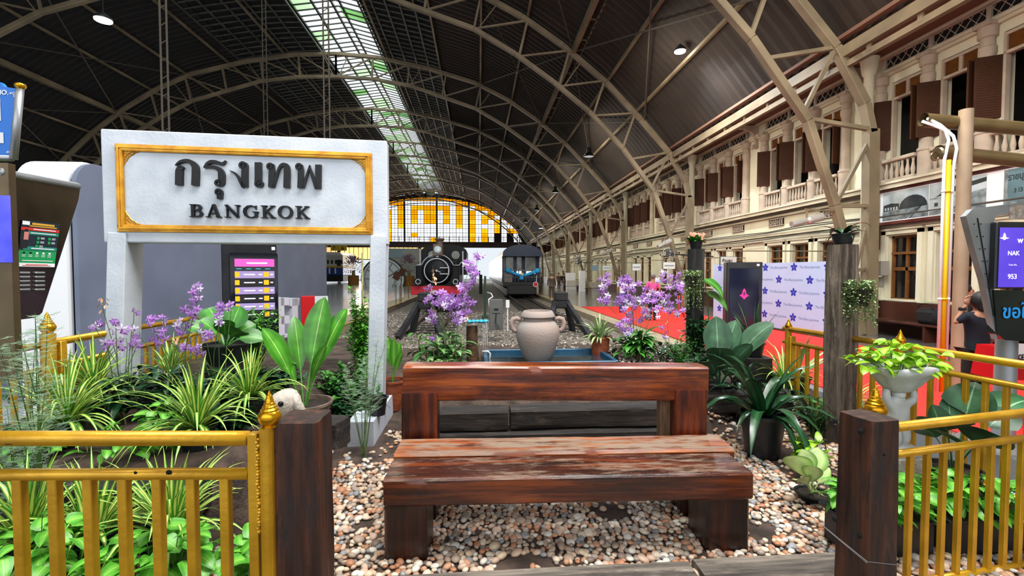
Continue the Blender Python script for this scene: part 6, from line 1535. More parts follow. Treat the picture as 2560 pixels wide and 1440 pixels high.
# monstera and climbers on the black post
def fenestrated(mb, p, d, L, W_):
    pts = leaf(mb, p, d, L, W_, 'heart', .9, .12, 12, wide=True, twist=.3); return pts
rt = thing('monstera', 'glossy split leaf plant beside the blackened timber post', 'plant', (3.62, 6.9, .35)); mb = MB(); sb = MB()
for (px, py, tx, ty, w) in ((1762, 698, 1800, 735, .3), (1768, 730, 1812, 768, .34)):
    a = D(px, py, 6.85); e = D(tx, ty, 6.7); leaf(mb, a, (e-a)+Vector((0, 0, .12)), (e-a).length*1.25, w, 'heart', .9, .12, 12, wide=True, twist=.2); sb.tube([(3.6, 6.9, .35), (3.6, 6.9, 1.1), a], .008, 6)
mb.build('foliage', M['leaf'], rt, smooth=True, fix=False); sb.build('stems', M['stem'], rt, smooth=True, fix=False)
p = D(1745, 880, 6.8); shrub('climbing_plant', 'dark leaved climber wrapped around the lower half of the blackened post', (p.x, p.y), gz(p.x, p.y), .24, .8, 420, .12, 47, 'leafdark', W_=.45, stems=26, shape='oval')
p = D(1700, 905, 6.3); shrub('leafy_shrub', 'low fine leaved bush with reddish sprigs right of the lilac orchids', (p.x, p.y), gz(p.x, p.y), .25, .5, 500, .05, 48, 'leaf', W_=.5, stems=20, shape='oval')
# right group
p = D(1800, 940, 5.1); z0 = gz(p.x, p.y); bigleaf('dusty dark broad leaved plant drooping over the corner right of the bench back', (p.x+.05, p.y+.1), z0, [(1765, 905, 4.7, 1.2), (1850, 905, 4.6, 1.3), (1790, 790, 5.3, 1.2), (1745, 950, 4.9, .9), (1935, 808, 5.0, .9), (1880, 860, 4.9, 1), (1800, 870, 4.6, 1), (1840, 800, 5.3, .9)], 34, 'dusty', (.14, .28, 'potblack'), W_=.33)
p = D(1885, 892, 5.4); z0 = gz(p.x, p.y)
mb = MB(); timber(mb, (p.x, p.y, (z0+p.z)/2), (.34, .3, max(.1, p.z-z0)), None, .01, 10, axis=2, bev=.03); mb.build('tree_stump', M['sleeper'], smooth='auto', label='dark block raising the aloe pot in front of the flowered backdrop', cat='stump')
strap_plant('aloe', 'upright spiky aloe in a small black pot in front of the dark screen kiosk', (p.x, p.y), p.z, .12, .18, 14, .55, .05, 75, 'leafdark2' if 'leafdark2' in M else 'leafdark', el=(.9, 1.5), droop=.25, shape='strap', fold=.5)
p = D(1905, 1140, 4.1); strap_plant('strap_leaf_lily', 'dark glossy strap leaved lily in a large black pot on the pebbles', (p.x, p.y), gz(p.x, p.y), .2, .42, 30, .86, .1, 76, 'leafdark', el=(.45, 1.45), droop=1.9, shape='strap', fold=.25)
mb = MB()
p = D(1850, 1010, 5.0); strap_plant('strap_leaf_lily', 'second strap leaved plant in shadow behind the large dark lily', (p.x, p.y), gz(p.x, p.y), .16, .3, 16, .5, .06, 77, 'leafdark', el=(.35, 1.4), droop=1.3)
p = D(1990, 960, 5.3); strap_plant('birds_nest_plant', 'tall yellow green strap leaves in front of the red carpet', (p.x, p.y), gz(p.x, p.y), .16, .26, 16, .68, .055, 78, 'leafpale', el=(.6, 1.45), droop=.6, fold=.3)
p = D(2040, 1060, 4.45); shrub('leafy_shrub', 'dense dark small leaved bush behind the right sleeper post', (p.x, p.y), gz(p.x, p.y), .26, .48, 1100, .05, 49, 'leafdark', W_=.35, stems=34)
p = D(2020, 1150, 3.7); shrub('lime_plant', 'small lime green plant on the pebbles left of the right sleeper post', (p.x, p.y), 0, .17, .36, 130, .1, 50, 'leaflime', W_=.6, stems=12, shape='heart')
p = D(2030, 1235, 3.25); rt = bigleaf('cream leaved plant in a small black pot sunk in the pebbles', (p.x, p.y), -.03, [(1975, 1140, 3.2, 1.3), (2005, 1122, 3.3, 1.3), (2045, 1118, 3.3, 1.2), (1990, 1200, 3.1, 1), (2050, 1235, 3.05, 1.2), (2075, 1170, 3.2, 1.2), (2030, 1165, 3.1, 1)], 35, 'leafcream', (.11, .1, 'potblack'), W_=.4)
p = D(2100, 960, 4.6); pothos('heart_leaf_creeper', 'thin creeper climbing the foot of the grey timber post', (p.x-.1, p.y), gz(p.x, p.y), .4, .3, .5, 40, .1, 79, 'leaf')
p = D(2420, 1120, 3.1); bigleaf('large dark heart leaved plant at the right behind the railing', (p.x, p.y+.1), gz(p.x, p.y), [(2330, 1010, 3.3, 1.3), (2440, 955, 3.3, 1.5), (2540, 1030, 3.2, 1.4), (2350, 1050, 2.8, 1.2), (2500, 1090, 2.7, 1.4), (2420, 1110, 2.7, 1.3), (2370, 985, 3.4, .8), (2580, 1000, 3.3, 1.2), (2300, 1075, 3.0, 1)], 36, 'philo', (.17, .25, 'potblack'), W_=.29, shape='heartp')
p = D(2300, 1130, 3.0); pothos('heart_leaf_creeper', 'light green creeper at the foot of the cherub planter', (p.x, p.y), 0, .5, .35, .3, 60, .11, 80, 'leafbright')
op = Vector((3.69, 4.38, 2.03)); strap_plant('orchid_pot', 'dark strap leaved orchid in a black pot on top of the grey timber post', (op.x, op.y), op.z, .105, .11, 12, .3, .05, 81, 'leafdark', el=(.2, 1.0), droop=1.2, cat='potted plant')

# extra foliage filling the raised left bed
for (px, py, Y, R_, H_, sd, lab) in ((330, 1000, 4.6, .34, .34, 91, 'dark low leafy plant between the striped plants, under the faded spike'), (690, 960, 4.8, .3, .34, 92, 'dark leafy plant left of the weathered clay pot'), (120, 960, 4.5, .3, .35, 93, 'dark leafy plant against the left garden railing'), (560, 1040, 3.7, .26, .22, 94, 'low dark leaves between the two widest striped plants'), (1760, 1000, 5.6, .25, .45, 95, 'shadowy leaves below the dusty broad leaved plant'), (1935, 1000, 5.0, .3, .4, 96, 'shadowy leafy plant behind the dark strap leaved lily')):
    p = D(px, py, Y); shrub('leafy_shrub', lab, (p.x, p.y), gz(p.x, p.y), R_, H_, 380, .12, sd, 'leafdark', W_=.36, stems=20)
# ================================================================== TRAINS, PEOPLE, FITTINGS
mlb = pm('locomotive_black', '#08090a', '#101214', scale=3, rough=.5, spec=.2); mlw = pm('pale_lining', '#a9aeb4', rough=.4); mlr = pm('buffer_red', '#b3081c', rough=.4); mbrn = pm('brown_lamp_box', '#5a4a3e', rough=.5); mlens = pm('lamp_lens', '#b9c4c4', rough=.15)
LY = 22.0
loco = thing('steam_locomotive', 'black steam locomotive with a white ringed smokebox door and red buffer beam', 'locomotive', (-1.85, 26, -.15))
def LP(px, py, y=LY): return D(px, py, y)
c = LP(1092, 677); r_ = .59
mb = MB(); mb.lathe([(0, -.12), (.3, -.1), (.62, -.02), (.68, .05), (.72, .3), (.74, .35), (.74, 5.5)], c, 40, axis='y', capb=False); mb.build('boiler', mlb, loco, smooth='auto')
mb = MB(); mb.tube([c+Vector((.58*math.cos(t), -.1, .58*math.sin(t))) for t in [i*math.pi/20 for i in range(40)]], .028, 8, closed=True); ring = mb.build('smokebox_ring', mlw, loco, smooth=True)
mb = MB(); 
for dz in (-.15, .14): mb.box(c+Vector((.36, -.17, dz)), (.42, .05, .05), bev=.01)
mb.box(c+Vector((.57, -.17, 0)), (.05, .06, .42), bev=.01); mb.sphere(c+Vector((0, -.16, 0)), .06, 12); mb.beam(c+Vector((0, -.18, 0)), c+Vector((.2, -.18, -.07)), .03, .03); mb.build('door_hinge', mlw, loco)
mb = MB()
for (dx, dr) in ((.02, .82),): mb.tube([c+Vector((dr*math.cos(t), .32, dr*math.sin(t)-.02)) for t in [math.pi*.12+i*math.pi*.76/16 for i in range(17)]]+[], .025, 6)
mb.tube([c+Vector((.76, .32, .27)), c+Vector((1.05, .3, .27)), c+Vector((1.15, .3, .42)), c+Vector((1.3, .4, .42))], .022, 6); mb.tube([c+Vector((-.74, .32, .3)), c+Vector((-1.0, .3, .27))], .022, 6); mb.build('handrail', mlw, loco, smooth=True)
mb = MB(); mb.box(c+Vector((-.0, 3.0, -.25)), (2.1, 5.2, 1.0), bev=.05); mb.box(c+Vector((.7, 1.6, -.05)), (.62, 2.0, 1.25), bev=.04); mb.box(c+Vector((-.62, 2.0, -.05)), (.5, 2.0, 1.2), bev=.04); mb.build('side_tank', mlb, loco)
mb = MB(); k = 14; ct = LP(1110, 612, 24.5); pts = [(-1.2, -1.6)]+[(1.2*math.cos(t), .0+.38*math.sin(t)-.35) for t in [math.pi-i*math.pi/k for i in range(k+1)]]+[(1.2, -1.6)]
mb.prism(pts, (ct.x, 24.4, ct.z), (1, 0, 0), (0, 0, 1), -3.2); cab = mb.build('cab', mlb, loco, smooth='auto')
for dx in (-.6, .62):
    mb = MB(); mb.lathe([(0, 0), (.22, 0), (.22, .04), (0, .04)], (ct.x+dx, 24.34, ct.z-.55), 20, axis='y'); mb.build('cab_window', pm('cab_glass', '#6a6d62', rough=.15), cab, smooth='auto')
mb = MB(); a = LP(1110, 645); mb.tube([LP(1157, 628, 24), LP(1157, 712, 24)], .04, 6); mb.build('cab_handrail', mlw, cab)
h = LP(1095, 626, 22.3); mb = MB(); mb.box(h, (.46, .4, .62), bev=.03); mb.box(h+Vector((0, 0, -.42)), (.3, .3, .2)); hl = mb.build('lamp_box', mbrn, loco)
mb = MB(); mb.lathe([(0, -.05), (.12, -.04), (.17, -.01), (.18, 0), (0, .02)], h+Vector((0, -.21, .03)), 20, axis='y'); mb.build('headlamp', mlens, hl, smooth=True)
mb = MB(); h2 = LP(1095, 641, 22.0); mb.box(h2, (.34, .03, .12)); pl_ = mb.build('number_plate', mlb, loco)
t = text_mesh('962', .09, h2+Vector((-.1, -.02, -.035)), (1, 0, 0), (0, 0, 1), mlw, depth=.002, bold=.002); t.build('plate_number', mlw, pl_)
mb = MB(); q = LP(1099, 606, 22.9); mb.lathe([(.2, -.45), (.17, -.3), (.16, .05), (.22, .1), (.24, .16), (.22, .2), (.15, .2)], q, 18); mb.build('chimney', mbrn, loco, smooth='auto')
mb = MB(); bb = LP(1098, 726, 21.7); mb.box(bb, (2.6, .15, .42), bev=.02); mb.box(LP(1104, 746, 21.75), (.34, .12, .36)); bbm = mb.build('buffer_beam', mlr, loco)
for dx in (-1.0, .85):
    mb = MB(); mb.lathe([(.1, .1), (.1, -.25), (.2, -.27), (.2, -.32), (0, -.32)], (bb.x+dx*.93, 21.6, bb.z+.42), 16, axis='y'); mb.build('lamp', mlb, loco, smooth='auto')
    mb = MB(); mb.tube([(bb.x+dx*.93+.11*math.cos(t), 21.26, bb.z+.42+.11*math.sin(t)) for t in [i*.5 for i in range(13)]], .02, 6); mb.build('lamp_rim', mlw, loco)
mb = MB(); mb.box((bb.x, 25.2, bb.z-.33), (2.0, 6.8, .5)); mb.box((bb.x, 25.2, bb.z+.22), (2.5, 6.9, .1)); mb.build('underframe', mlb, loco)
for s in (-.55, .55):
    for yy in (23, 24.8, 26.6): mb = MB(); mb.lathe([(.5, -.05), (.5, .05)], (bb.x+s, yy, .4), 24, axis='x'); mb.build('wheel', mlb, loco, smooth='auto')
# ---- carriage
mnav = pm('navy_blue_carriage', '#0a1c38', '#0c2342', scale=2, rough=.35, spec=.3); msil = pm('silver_carriage_side', '#b9b9c0', '#8a8f9c', scale=1.2, rough=.2, metal=.3); mglz = pm('carriage_glass', '#8f9484', '#5f645c', scale=1.5, rough=.1); mblk = pm('underframe_black', '#08090a', rough=.6)
CY_ = 33.0; car = thing('passenger_carriage', 'navy blue passenger carriage with an open end balcony and blue garland at the platform', 'carriage', (3.08, 50, -.15))
x0 = D(1257, 700, CY_).x; x1 = D(1352, 700, CY_).x; xm_ = (x0+x1)/2; hw = (x1-x0)/2
zr_ = D(1305, 612, CY_).z; ze = D(1305, 637, CY_).z; zf = D(1305, 705, CY_).z; zw0 = D(1305, 676, CY_).z; zw1 = D(1305, 639, CY_).z
mb = MB(); pts = [(-hw-.03, ze-.12)]+[(-(hw+.03)*math.cos(t), ze+(zr_-ze)*math.sin(t)**.9) for t in [i*math.pi/16 for i in range(17)]]+[(hw+.03, ze-.12)]
mb.prism(pts, (xm_, CY_-.35, 0), (1, 0, 0), (0, 0, 1), -44); mb.build('roof', mnav, car, smooth='auto')
mb = MB()
for s in (-1, 1): mb.box((xm_+s*(hw-.05), CY_+22.6, (zf+ze)/2), (.1, 43, ze-zf))
mb.build('side_wall', msil, car)
mb = MB()
for s in (-1,):
    for i in range(22): mb.box((xm_+s*(hw+.005), CY_+2.6+i*1.9, (zw0+zw1)/2-.1), (.02, 1.35, .75), bev=.005)
sw = mb.build('side_windows', pm('side_glass', '#1c2a3c', rough=.08, coat=.5), car)
mb = MB(); mb.box((xm_-hw-.01, CY_+22, ze-.05), (.03, 43, .22)); mb.box((xm_-hw-.01, CY_+22, zf+.1), (.03, 43, .25)); mb.build('blue_band', mnav, car)
mb = MB(); ye = CY_+.9
fx = lambda px: D(px, 650, ye).x
cols_ = [1257, 1266, 1286, 1294, 1307, 1316, 1343, 1352]
xs_ = [D(q, 650, CY_).x for q in cols_]
for i in range(0, 8, 2): mb.box(((xs_[i]+xs_[i+1])/2, ye, (zf+ze)/2), (xs_[i+1]-xs_[i], .12, ze-zf), bev=.01)
mb.box((xm_, ye, ze-.02), (2*hw, .12, .22)); mb.box((xm_, ye, (zf+zw0)/2-.1), (2*hw, .1, zw0-zf-.3)); mb.build('end_wall', mnav, car)
mb = MB()
for i in (1, 3, 5): mb.box(((xs_[i]+xs_[i+1])/2, ye+.04, (zw0+zw1)/2), (xs_[i+1]-xs_[i], .03, zw1-zw0+.1))
mb.build('end_window', mglz, car)
mb = MB()
for xx in (xm_-hw+.08, xm_-.25, xm_+.25, xm_+hw-.08): mb.tube([(xx, CY_-.25, zf), (xx, CY_-.25, ze)], .03, 8)
for zz in (zf+.35, zf+.85): mb.tube([(xm_-hw+.08, CY_-.25, zz), (xm_+hw-.08, CY_-.25, zz)], .022, 6)
for i in range(14): xx = xm_-hw+.1+i*(2*hw-.2)/13; mb.tube([(xx, CY_-.25, zf), (xx, CY_-.25, zf+.85)], .012, 5)
mb.build('balcony_railing', M['steel'], car, smooth=True)
mb = MB(); mb.box((xm_-hw*.75, CY_-.2, zf+.35), (hw*.45, .08, .75)); mb.build('balcony_panel', pm('brown_grey_panel', '#6b625a', rough=.5), car)
mb = MB(); mb.box((xm_, CY_+21, zf-.15), (2*hw, 42.5, .3)); mb.box((xm_, CY_+.2, zf-.55), (hw*1.5, 1.0, .7), bev=.05); mb.box((xm_, CY_+21, .25), (hw*1.5, 40, .5)); 
for s in (-1, 1): mb.lathe([(.45, -.06), (.45, .06)], (xm_+s*.55, CY_+1.5, .32), 20, axis='x')
mb.build('underframe', mblk, car, smooth='auto')
mb = MB(); g = [D(*q, CY_-.4) for q in ((1270, 676), (1280, 681), (1292, 686), (1305, 689), (1318, 687), (1332, 681), (1343, 677))]; mb.tube(g, [.11, .1, .1, .09, .1, .11, .12], 10); mb.sphere(g[0], .2, 12); mb.sphere(g[-1], .2, 12); mb.tube([D(1304, 688, CY_-.45), D(1304, 699, CY_-.45)], [.1, .2], 10); 
mb.build('garland', pm('sky_blue_cloth', '#1b8fd0', '#2aa5e0', scale=6, rough=.8), car, smooth=True)
mb = MB(); mb.sphere(D(1305, 686, CY_-.55), .13, 10); mb.build('garland_flowers', pm('cream_flowers', '#c9c8a0', scale=20, rough=.8), car, smooth=True)
mb = MB(); q = D(1339, 711, CY_-.5); mb.lathe([(0, 0), (.16, 0), (.16, .03), (0, .03)], q, 20, axis='y', mi=0); mb.lathe([(.16, .001), (.19, .001), (.19, .03), (.16, .03)], q, 20, axis='y', mi=1, capb=False, capt=False); mb.box(q+Vector((.06, .05, .35)), (.03, .02, .6), mi=1); mb.build('red_tail_disc', [mlr, M['white2']], car)
# ---- buffer stops
mbs = wood('black_buffer_timber', '#0a0a0b', '#1c1c1e', '#333234', 0, .8, crack=.5)
def buffer_stop(x, y, label):
    r = thing('buffer_stop', label, 'buffer stop', (x, y, -.2), 0, 'timber buffer stops at the ends of the tracks')
    mb = MB(); mb.box((x, y, .72), (.55, .3, .26), bev=.03); mb.box((x, y, .97), (.42, .34, .3), bev=.04); mb.build('head_beam', mbs, r)
    for s in (-1, 1):
        mb = MB(); mb.beam((x+s*.18, y, .85), (x+s*.42, y+.1, -.2), .15, .15); mb.build('upright', mbs, r)
        mb = MB(); mb.beam((x+s*.2, y-.05, .75), (x+s*.62, y-1.3, -.15), .13, .16); mb.build('strut', mbs, r)
    return r
buffer_stop(D(1062, 760, 14.6).x, 14.6, 'black timber buffer stop in front of the steam locomotive'); buffer_stop(D(1402, 760, 14.6).x, 14.6, 'black timber buffer stop in front of the blue carriage')
# ---- trackside boxes
mcab = pm('grey_cabinet', '#5b5c5a', '#525350', scale=2, rough=.5)
p = D(1240, 822, 12.6); r = thing('electric_cabinet', 'grey electric cabinet standing in the gravel behind the clay jar', 'cabinet', (p.x, 12.6, p.z))
mb = MB(); mb.box((p.x, 12.6, p.z+.4), (.37, .3, .84), bev=.01); mb.build('cabinet', mcab, r)
mb = MB(); mb.box((p.x+.0, 12.44, p.z+.53), (.22, .03, .16), bev=.006); mb.box((p.x, 12.425, p.z+.55), (.12, .01, .07), mi=1); mb.tube([(p.x, 12.42, p.z+.45), (p.x-.02, 12.4, p.z+.2), (p.x+.1, 12.35, p.z+.02)], .014, 6, mi=1); mb.build('meter', [mcab, M['black']], r)
p = D(1269, 769, 15); mb = MB(); mb.box((p.x, 15, p.z+.12), (.12, .1, .26), bev=.01); mb.tube([(p.x, 15, p.z), (p.x, 15, -.25)], .02, 6); mb.build('junction_box', M['white2'], label='small white junction box on a post beside the grey cabinet', cat='box')
p = G(1213, 795, -.15); mb = MB(); mb.tube([(p.x, p.y, -.2), (p.x, p.y, D(1213, 690, p.y).z)], .045, 8); mb.box((p.x, p.y, -.1), (.3, .3, .1)); mb.build('marker_post', pm('dark_green_post', '#23402c', rough=.6), label='slim dark green post between the two tracks', cat='post', smooth='auto')
p = G(1202, 735, -.15); mb = MB(); mb.box((p.x, p.y, .7), (.28, .3, 1.7)); mb.box((p.x-.1, p.y, 1.7), (.12, .2, .4)); mb.build('signal_stand', mbs, label='dark square signal stand beside the far track', cat='post')
mb = MB(); ps = [D(1258, 745, 13), D(1250, 730, 14), D(1232, 735, 15)]; mb.tube([D(1224, 775, 14), D(1222, 748, 14), D(1232, 742, 14.4), D(1228, 734, 14.6), D(1218, 731, 15)], .02, 6); mb.build('white_hose', M['white2'], label='short white hose curling up behind the grey cabinet', cat='hose', smooth=True)
# ---- people
mskin = pm('skin_tone', '#a8755a', rough=.6); mhair = pm('dark_hair', '#14100f', rough=.6); mhairg = pm('grey_hair', '#6a625c', rough=.7); mkhaki = pm('khaki_uniform', '#4e4030', '#43372a', scale=10, rough=.8); mpinks = pm('pink_shirt', '#e0569c', rough=.8); mnavy = pm('navy_cloth', '#0a1222', '#070c18', scale=8, rough=.85); mblkc = pm('black_cloth', '#0b0b0d', rough=.85); mwhc = pm('white_cloth', '#d6d6da', rough=.8); mshoe = pm('dark_shoe', '#0c0a0a', rough=.5)
def person(label, loc, rz, H_, shirt, pants, hair, arms=None, sleeve='short', extra=None, walk=0.0, hands=False):
    r = thing('person', label, 'person', tuple(loc), rz); k = H_/1.7
    A = arms or {-1: ((-.23, .02, 1.14), (-.25, -.06, .9)), 1: ((.23, .02, 1.14), (.25, -.06, .9))}
    V = [(0, 0, .93), (0, -.01, 1.08), (0, 0, 1.25), (0, .01, 1.38), (0, .01, 1.46), (0, -.005, 1.53), (0, -.015, 1.6), (0, 0, 1.66)]; Ed = [(i, i+1) for i in range(7)]; Rd = [(.14, .1), (.125, .09), (.15, .1), (.12, .08), (.05, .052), (.068, .078), (.074, .09), (.05, .062)]
    V.append((0, -.115, 1.575)); Ed.append((6, 8)); Rd.append((.014, .014))
    for s in (-1, 1):
        e, w = A[s]; b = len(V); V += [(s*.165, .01, 1.385), e, w]; v = (Vector(w)-Vector(e)).normalized(); V.append(tuple(Vector(w)+v*.09)); Ed += [(3, b), (b, b+1), (b+1, b+2), (b+2, b+3)]; Rd += [(.055, .055), .037, .026, (.034, .018)]
        b = len(V); yk = s*walk; V += [(s*.085, 0, .86), (s*.095, -.02+yk*.5, .48), (s*.1, .02+yk, .08), (s*.105, -.12+yk, .035)]; Ed += [(0, b), (b, b+1), (b+1, b+2), (b+2, b+3)]; Rd += [.085, .058, .038, (.036, .026)]
    Rd = [tuple(q*k for q in x) if hasattr(x, '__len__') else x*k for x in Rd]
    skin('body', [tuple(q*k for q in v) for v in V], Ed, Rd, mskin, r)
    def sub(idx, ed, rd, name, m): skin(name, [tuple(q*k for q in V[i]) for i in idx], ed, [tuple(q*k for q in x) if hasattr(x, '__len__') else x*k for x in rd], m, r)
    # shirt
    L = 9; R_ = 9+8
    V.append((0, .005, .84)); low = len(V)-1
    def midp(a, b, t): V.append(tuple(Vector(V[a]).lerp(Vector(V[b]), t))); return len(V)-1
    if sleeve == 'long': ia = [9, 10, 11]; ib = [17, 18, 19]
    else: ia = [9, midp(9, 10, .5), midp(9, 10, .85)]; ib = [17, midp(17, 18, .5), midp(17, 18, .85)]
    idx = [low, 0, 1, 2, 3]+ia+ib; ed = [(0, 1), (1, 2), (2, 3), (3, 4), (4, 5), (5, 6), (6, 7), (4, 8), (8, 9), (9, 10)]
    sub(idx, ed, [(.16, .125), (.162, .122), (.15, .112), (.172, .122), (.13, .095), (.07, .07), (.056, .056), (.042, .042)]+[(.07, .07), (.056, .056), (.042, .042)], 'shirt', shirt)
    idx = [0, 13, 14, 15, 21, 22, 23]; ed = [(0, 1), (1, 2), (2, 3), (0, 4), (4, 5), (5, 6)]
    sub(idx, ed, [(.158, .118), .105, .078, .062, .105, .078, .062], 'trousers', pants)
    hv = MB(); hv.sphere((0, .025*k, 1.625*k), .1*k, 18, 0, (.93, 1.05, 1.0)); 
    o = child_local(hv, 'hair', hair, r); o.data.polygons.foreach_set('use_smooth', [True]*len(o.data.polygons))
    for s in (-1, 1):
        f = MB(); f.sphere((s*.1*k, (-.03+s*walk)*k, .035*k), .055*k, 10, 0, (.8, 2.2, .6)); o = child_local(f, 'shoe', mshoe, r); o.location = (0, -.03*k, 0)
        f = MB(); f.sphere((s*.032*k, -.088*k, 1.605*k), .009*k, 6); child_local(f, 'eye', M['blackgloss'], r)
        f = MB(); f.sphere((s*.085*k, .0, 1.585*k), .022*k, 8, 0, (.4, .8, 1.3)); child_local(f, 'ear', mskin, r)
    if extra: extra(r, k)
    return r
def cap(r, k):
    f = MB(); f.lathe([(.1*k, 1.66*k), (.135*k, 1.70*k), (.13*k, 1.725*k), (.0, 1.74*k)], (0, 0, 0), 16); f.sphere((0, -.1*k, 1.655*k), .05*k, 8, 0, (1.3, 1, .3)); child_local(f, 'peaked_cap', pm('pale_cap', '#8f8878', rough=.7), r)
person('guard in brown uniform standing on the platform right beside the carriage end', G(1351, 737), 2.2, 1.74, mkhaki, mkhaki, mhair, sleeve='long')
person('guard in khaki uniform and pale cap seen from behind near the buffer stop', G(1379, 748), 3.0, 1.72, mkhaki, mkhaki, mhairg, sleeve='long', extra=cap)
person('left one of two distant people in brown uniform on the platform', G(1397, 726), .4, 1.72, mkhaki, mkhaki, mhair, sleeve='long')
def bag(r, k): f = MB(); f.box((.05, .22, 1.2*k), (.3, .18, .42), bev=.06); child_local(f, 'backpack', mblkc, r)
person('distant person with a black backpack on the platform', G(1410, 727), 1.2, 1.7, mblkc, mkhaki, mhair, extra=bag)
person('man in a pink shirt and dark trousers walking away on the red carpet', G(1631, 801), 3.05, 1.68, mpinks, mnavy, mhairg, arms={-1: ((-.25, .04, 1.14), (-.24, -.1, .95)), 1: ((.25, .02, 1.14), (.24, -.12, .97))}, walk=.06)
person('person in a white shirt and blue trousers behind the lilac orchids', G(1556, 782), 2.6, 1.6, mwhc, pm('blue_jeans', '#1c3a78', rough=.8), mhair)
# woman with hand on her head
wl0 = D(2448, 740, 5.1)
def fingers(r, k):
    base = Vector((.13, -.02, 1.60))*k; d0 = Vector((-.35, .05, .9)).normalized()
    for i, (a, l) in enumerate(((-.5, .06), (-.2, .075), (.05, .08), (.3, .073), (.55, .06))):
        d = Matrix.Rotation(a, 3, 'Y') @ d0; p0 = base+Vector(((i-2)*.012, .0, 0)); V = [p0, p0+d*l*.5, p0+d*l*.8+Vector((-.02, 0, -.0)), p0+d*l+Vector((-.04, 0, -.015))]; skin('finger', V, [(0, 1), (1, 2), (2, 3)], [.009, .0085, .008, .007], mskin, r)
    f = MB(); f.sphere(base+Vector((.01, 0, -.02)), .04, 12, 0, (.9, .45, 1.15)); o = child_local(f, 'palm', mskin, r); o.data.polygons.foreach_set('use_smooth', [True]*len(o.data.polygons))
    f = MB(); f.lathe([(.034, 0), (.038, .012), (.034, .03)], (.185*k, -.035*k, 1.46*k), 16); f.box((.185*k, -.075*k, 1.475*k), (.035, .014, .04), bev=.004); child_local(f, 'wrist_watch', mblkc, r)
    f = MB(); f.sphere((0, .03*k, 1.6*k), .12*k, 18, 0, (.95, 1.0, 1.08)); f.sphere((.0, .07*k, 1.53*k), .09*k, 14, 0, (.95, .7, 1)); o = child_local(f, 'short_hair', mhair, r); o.data.polygons.foreach_set('use_smooth', [True]*len(o.data.polygons))
person('woman in a dark navy top, one hand on her head, beside the screen stand', (wl0.x, 5.1, 0), math.pi*.97, 1.5, mnavy, mblkc, mhair, arms={-1: ((-.23, .02, 1.14), (-.2, -.1, .92)), 1: ((.27, -.06, 1.27), (.185, -.03, 1.46))}, extra=fingers, sleeve='short')
m0 = D(2414, 722, 6.6); person('young man in black smiling, half hidden behind the brown pole', (m0.x, 6.6, 0), .9, 1.56, mblkc, mblkc, mhair)
# ---- lamps
mled = pm('led_light', '#ffffff', emis=30)
def led(px, py, y, R_, label):
    p = D(px, py, y); r = thing('ceiling_lamp', label, 'lamp', tuple(p), 0); mb = MB(); mb.lathe([(0, 0), (R_, 0), (R_, .03), (0, .03)], p, 24); mb.build('diffuser', mled, r)
    mb = MB(); mb.lathe([(R_*1.08, .03), (R_*1.05, .1), (R_*.5, .22), (.03, .3)], p, 24); mb.tube([p+Vector((0, 0, .25)), (p.x, p.y, interp(OUT, min(20.5, abs(p.x-CX))))], .02, 6); mb.build('housing', M['black'], r, smooth='auto')
    l = bpy.data.lights.new('lamp_light', 'SPOT'); l.energy = 2600; l.spot_size = 2.6; l.spot_blend = .6; l.color = (.85, .92, 1); l.shadow_soft_size = .3; o = bpy.data.objects.new('lamp_light', l); COL.objects.link(o); o.location = (p.x, p.y, p.z-.1); return r
led(258, 52, 17, .25, 'bright round LED lamp under the dark roof at upper left'); led(1700, 130, 17, .2, 'bright round LED lamp under the brown roof at upper right')
def pend(px, py, y, label, lit=False):
    p = D(px, py, y); r = thing('pendant_lamp', label, 'lamp', tuple(p), 0, 'bell shaped pendant lamps'); mb = MB(); mb.lathe([(.3, 0), (.31, .03), (.22, .16), (.13, .24), (.12, .5), (.05, .55)], p, 20, capb=False); mb.tube([p+Vector((0, 0, .5)), (p.x, p.y, interp(OUT, min(20.5, abs(p.x-CX)))+.45)], .015, 5); mb.build('shade', mlb, r, smooth='auto')
    mb = MB(); mb.lathe([(0, .02), (.28, .02), (.28, .05), (0, .05)], p, 20); mb.build('diffuser', mled if lit else pm('faint_glow_diffuser', '#c9d0d4', emis=.35), r)  # diffusers of unlit pendants carry a faint glow in their material
pend(1472, 392, 26, 'nearest pendant lamp, unlit, right of centre under the roof'); pend(1388, 482, 36, 'second pendant lamp under the roof, left of the third'); pend(1450, 505, 44, 'lit pendant lamp glowing small beside the eaves', True); pend(1342, 526, 44, 'third unlit pendant lamp under the roof', False); pend(1314, 556, 54, 'small unlit pendant lamp above the carriage'); pend(1295, 574, 66, 'farthest pendant lamp above the carriage roof'); pend(1352, 571, 62, 'far lit pendant lamp near the carriage roof', True)
# ---- fans, speakers, hanging signs
def fan(px, py, y, R_, label):
    p = D(px, py, y); r = thing('wall_fan', label, 'fan', tuple(p)); mb = MB()
    for rr in (R_, R_*.66, R_*.33): mb.tube([p+Vector((rr*math.cos(t), -.08*(1-rr/R_), rr*math.sin(t))) for t in [i*math.pi/12 for i in range(24)]], .012 if rr == R_ else .005, 5, closed=True)
    for i in range(16): t = i*math.pi/8; mb.tube([p+Vector((0, -.1, 0)), p+Vector((R_*math.cos(t), 0, R_*math.sin(t)))], .004, 4)
    mb.build('cage', M['steel'], r, smooth=True); mb = MB(); mb.lathe([(.07, 0), (.09, .1), (.05, .25)], p, 12, axis='y')
    for i in range(3): t = i*2.09; mb.box(p+Vector((R_*.45*math.cos(t), .02, R_*.45*math.sin(t))), (R_*.7, .02, .16), Matrix.Rotation(-t, 3, 'Y'))
    mb.beam(p+Vector((0, .2, 0)), (11.0, p.y+.2, p.z-.1), .05, .05)
    mb.build('motor_and_blades', M['black'], r, smooth='auto')
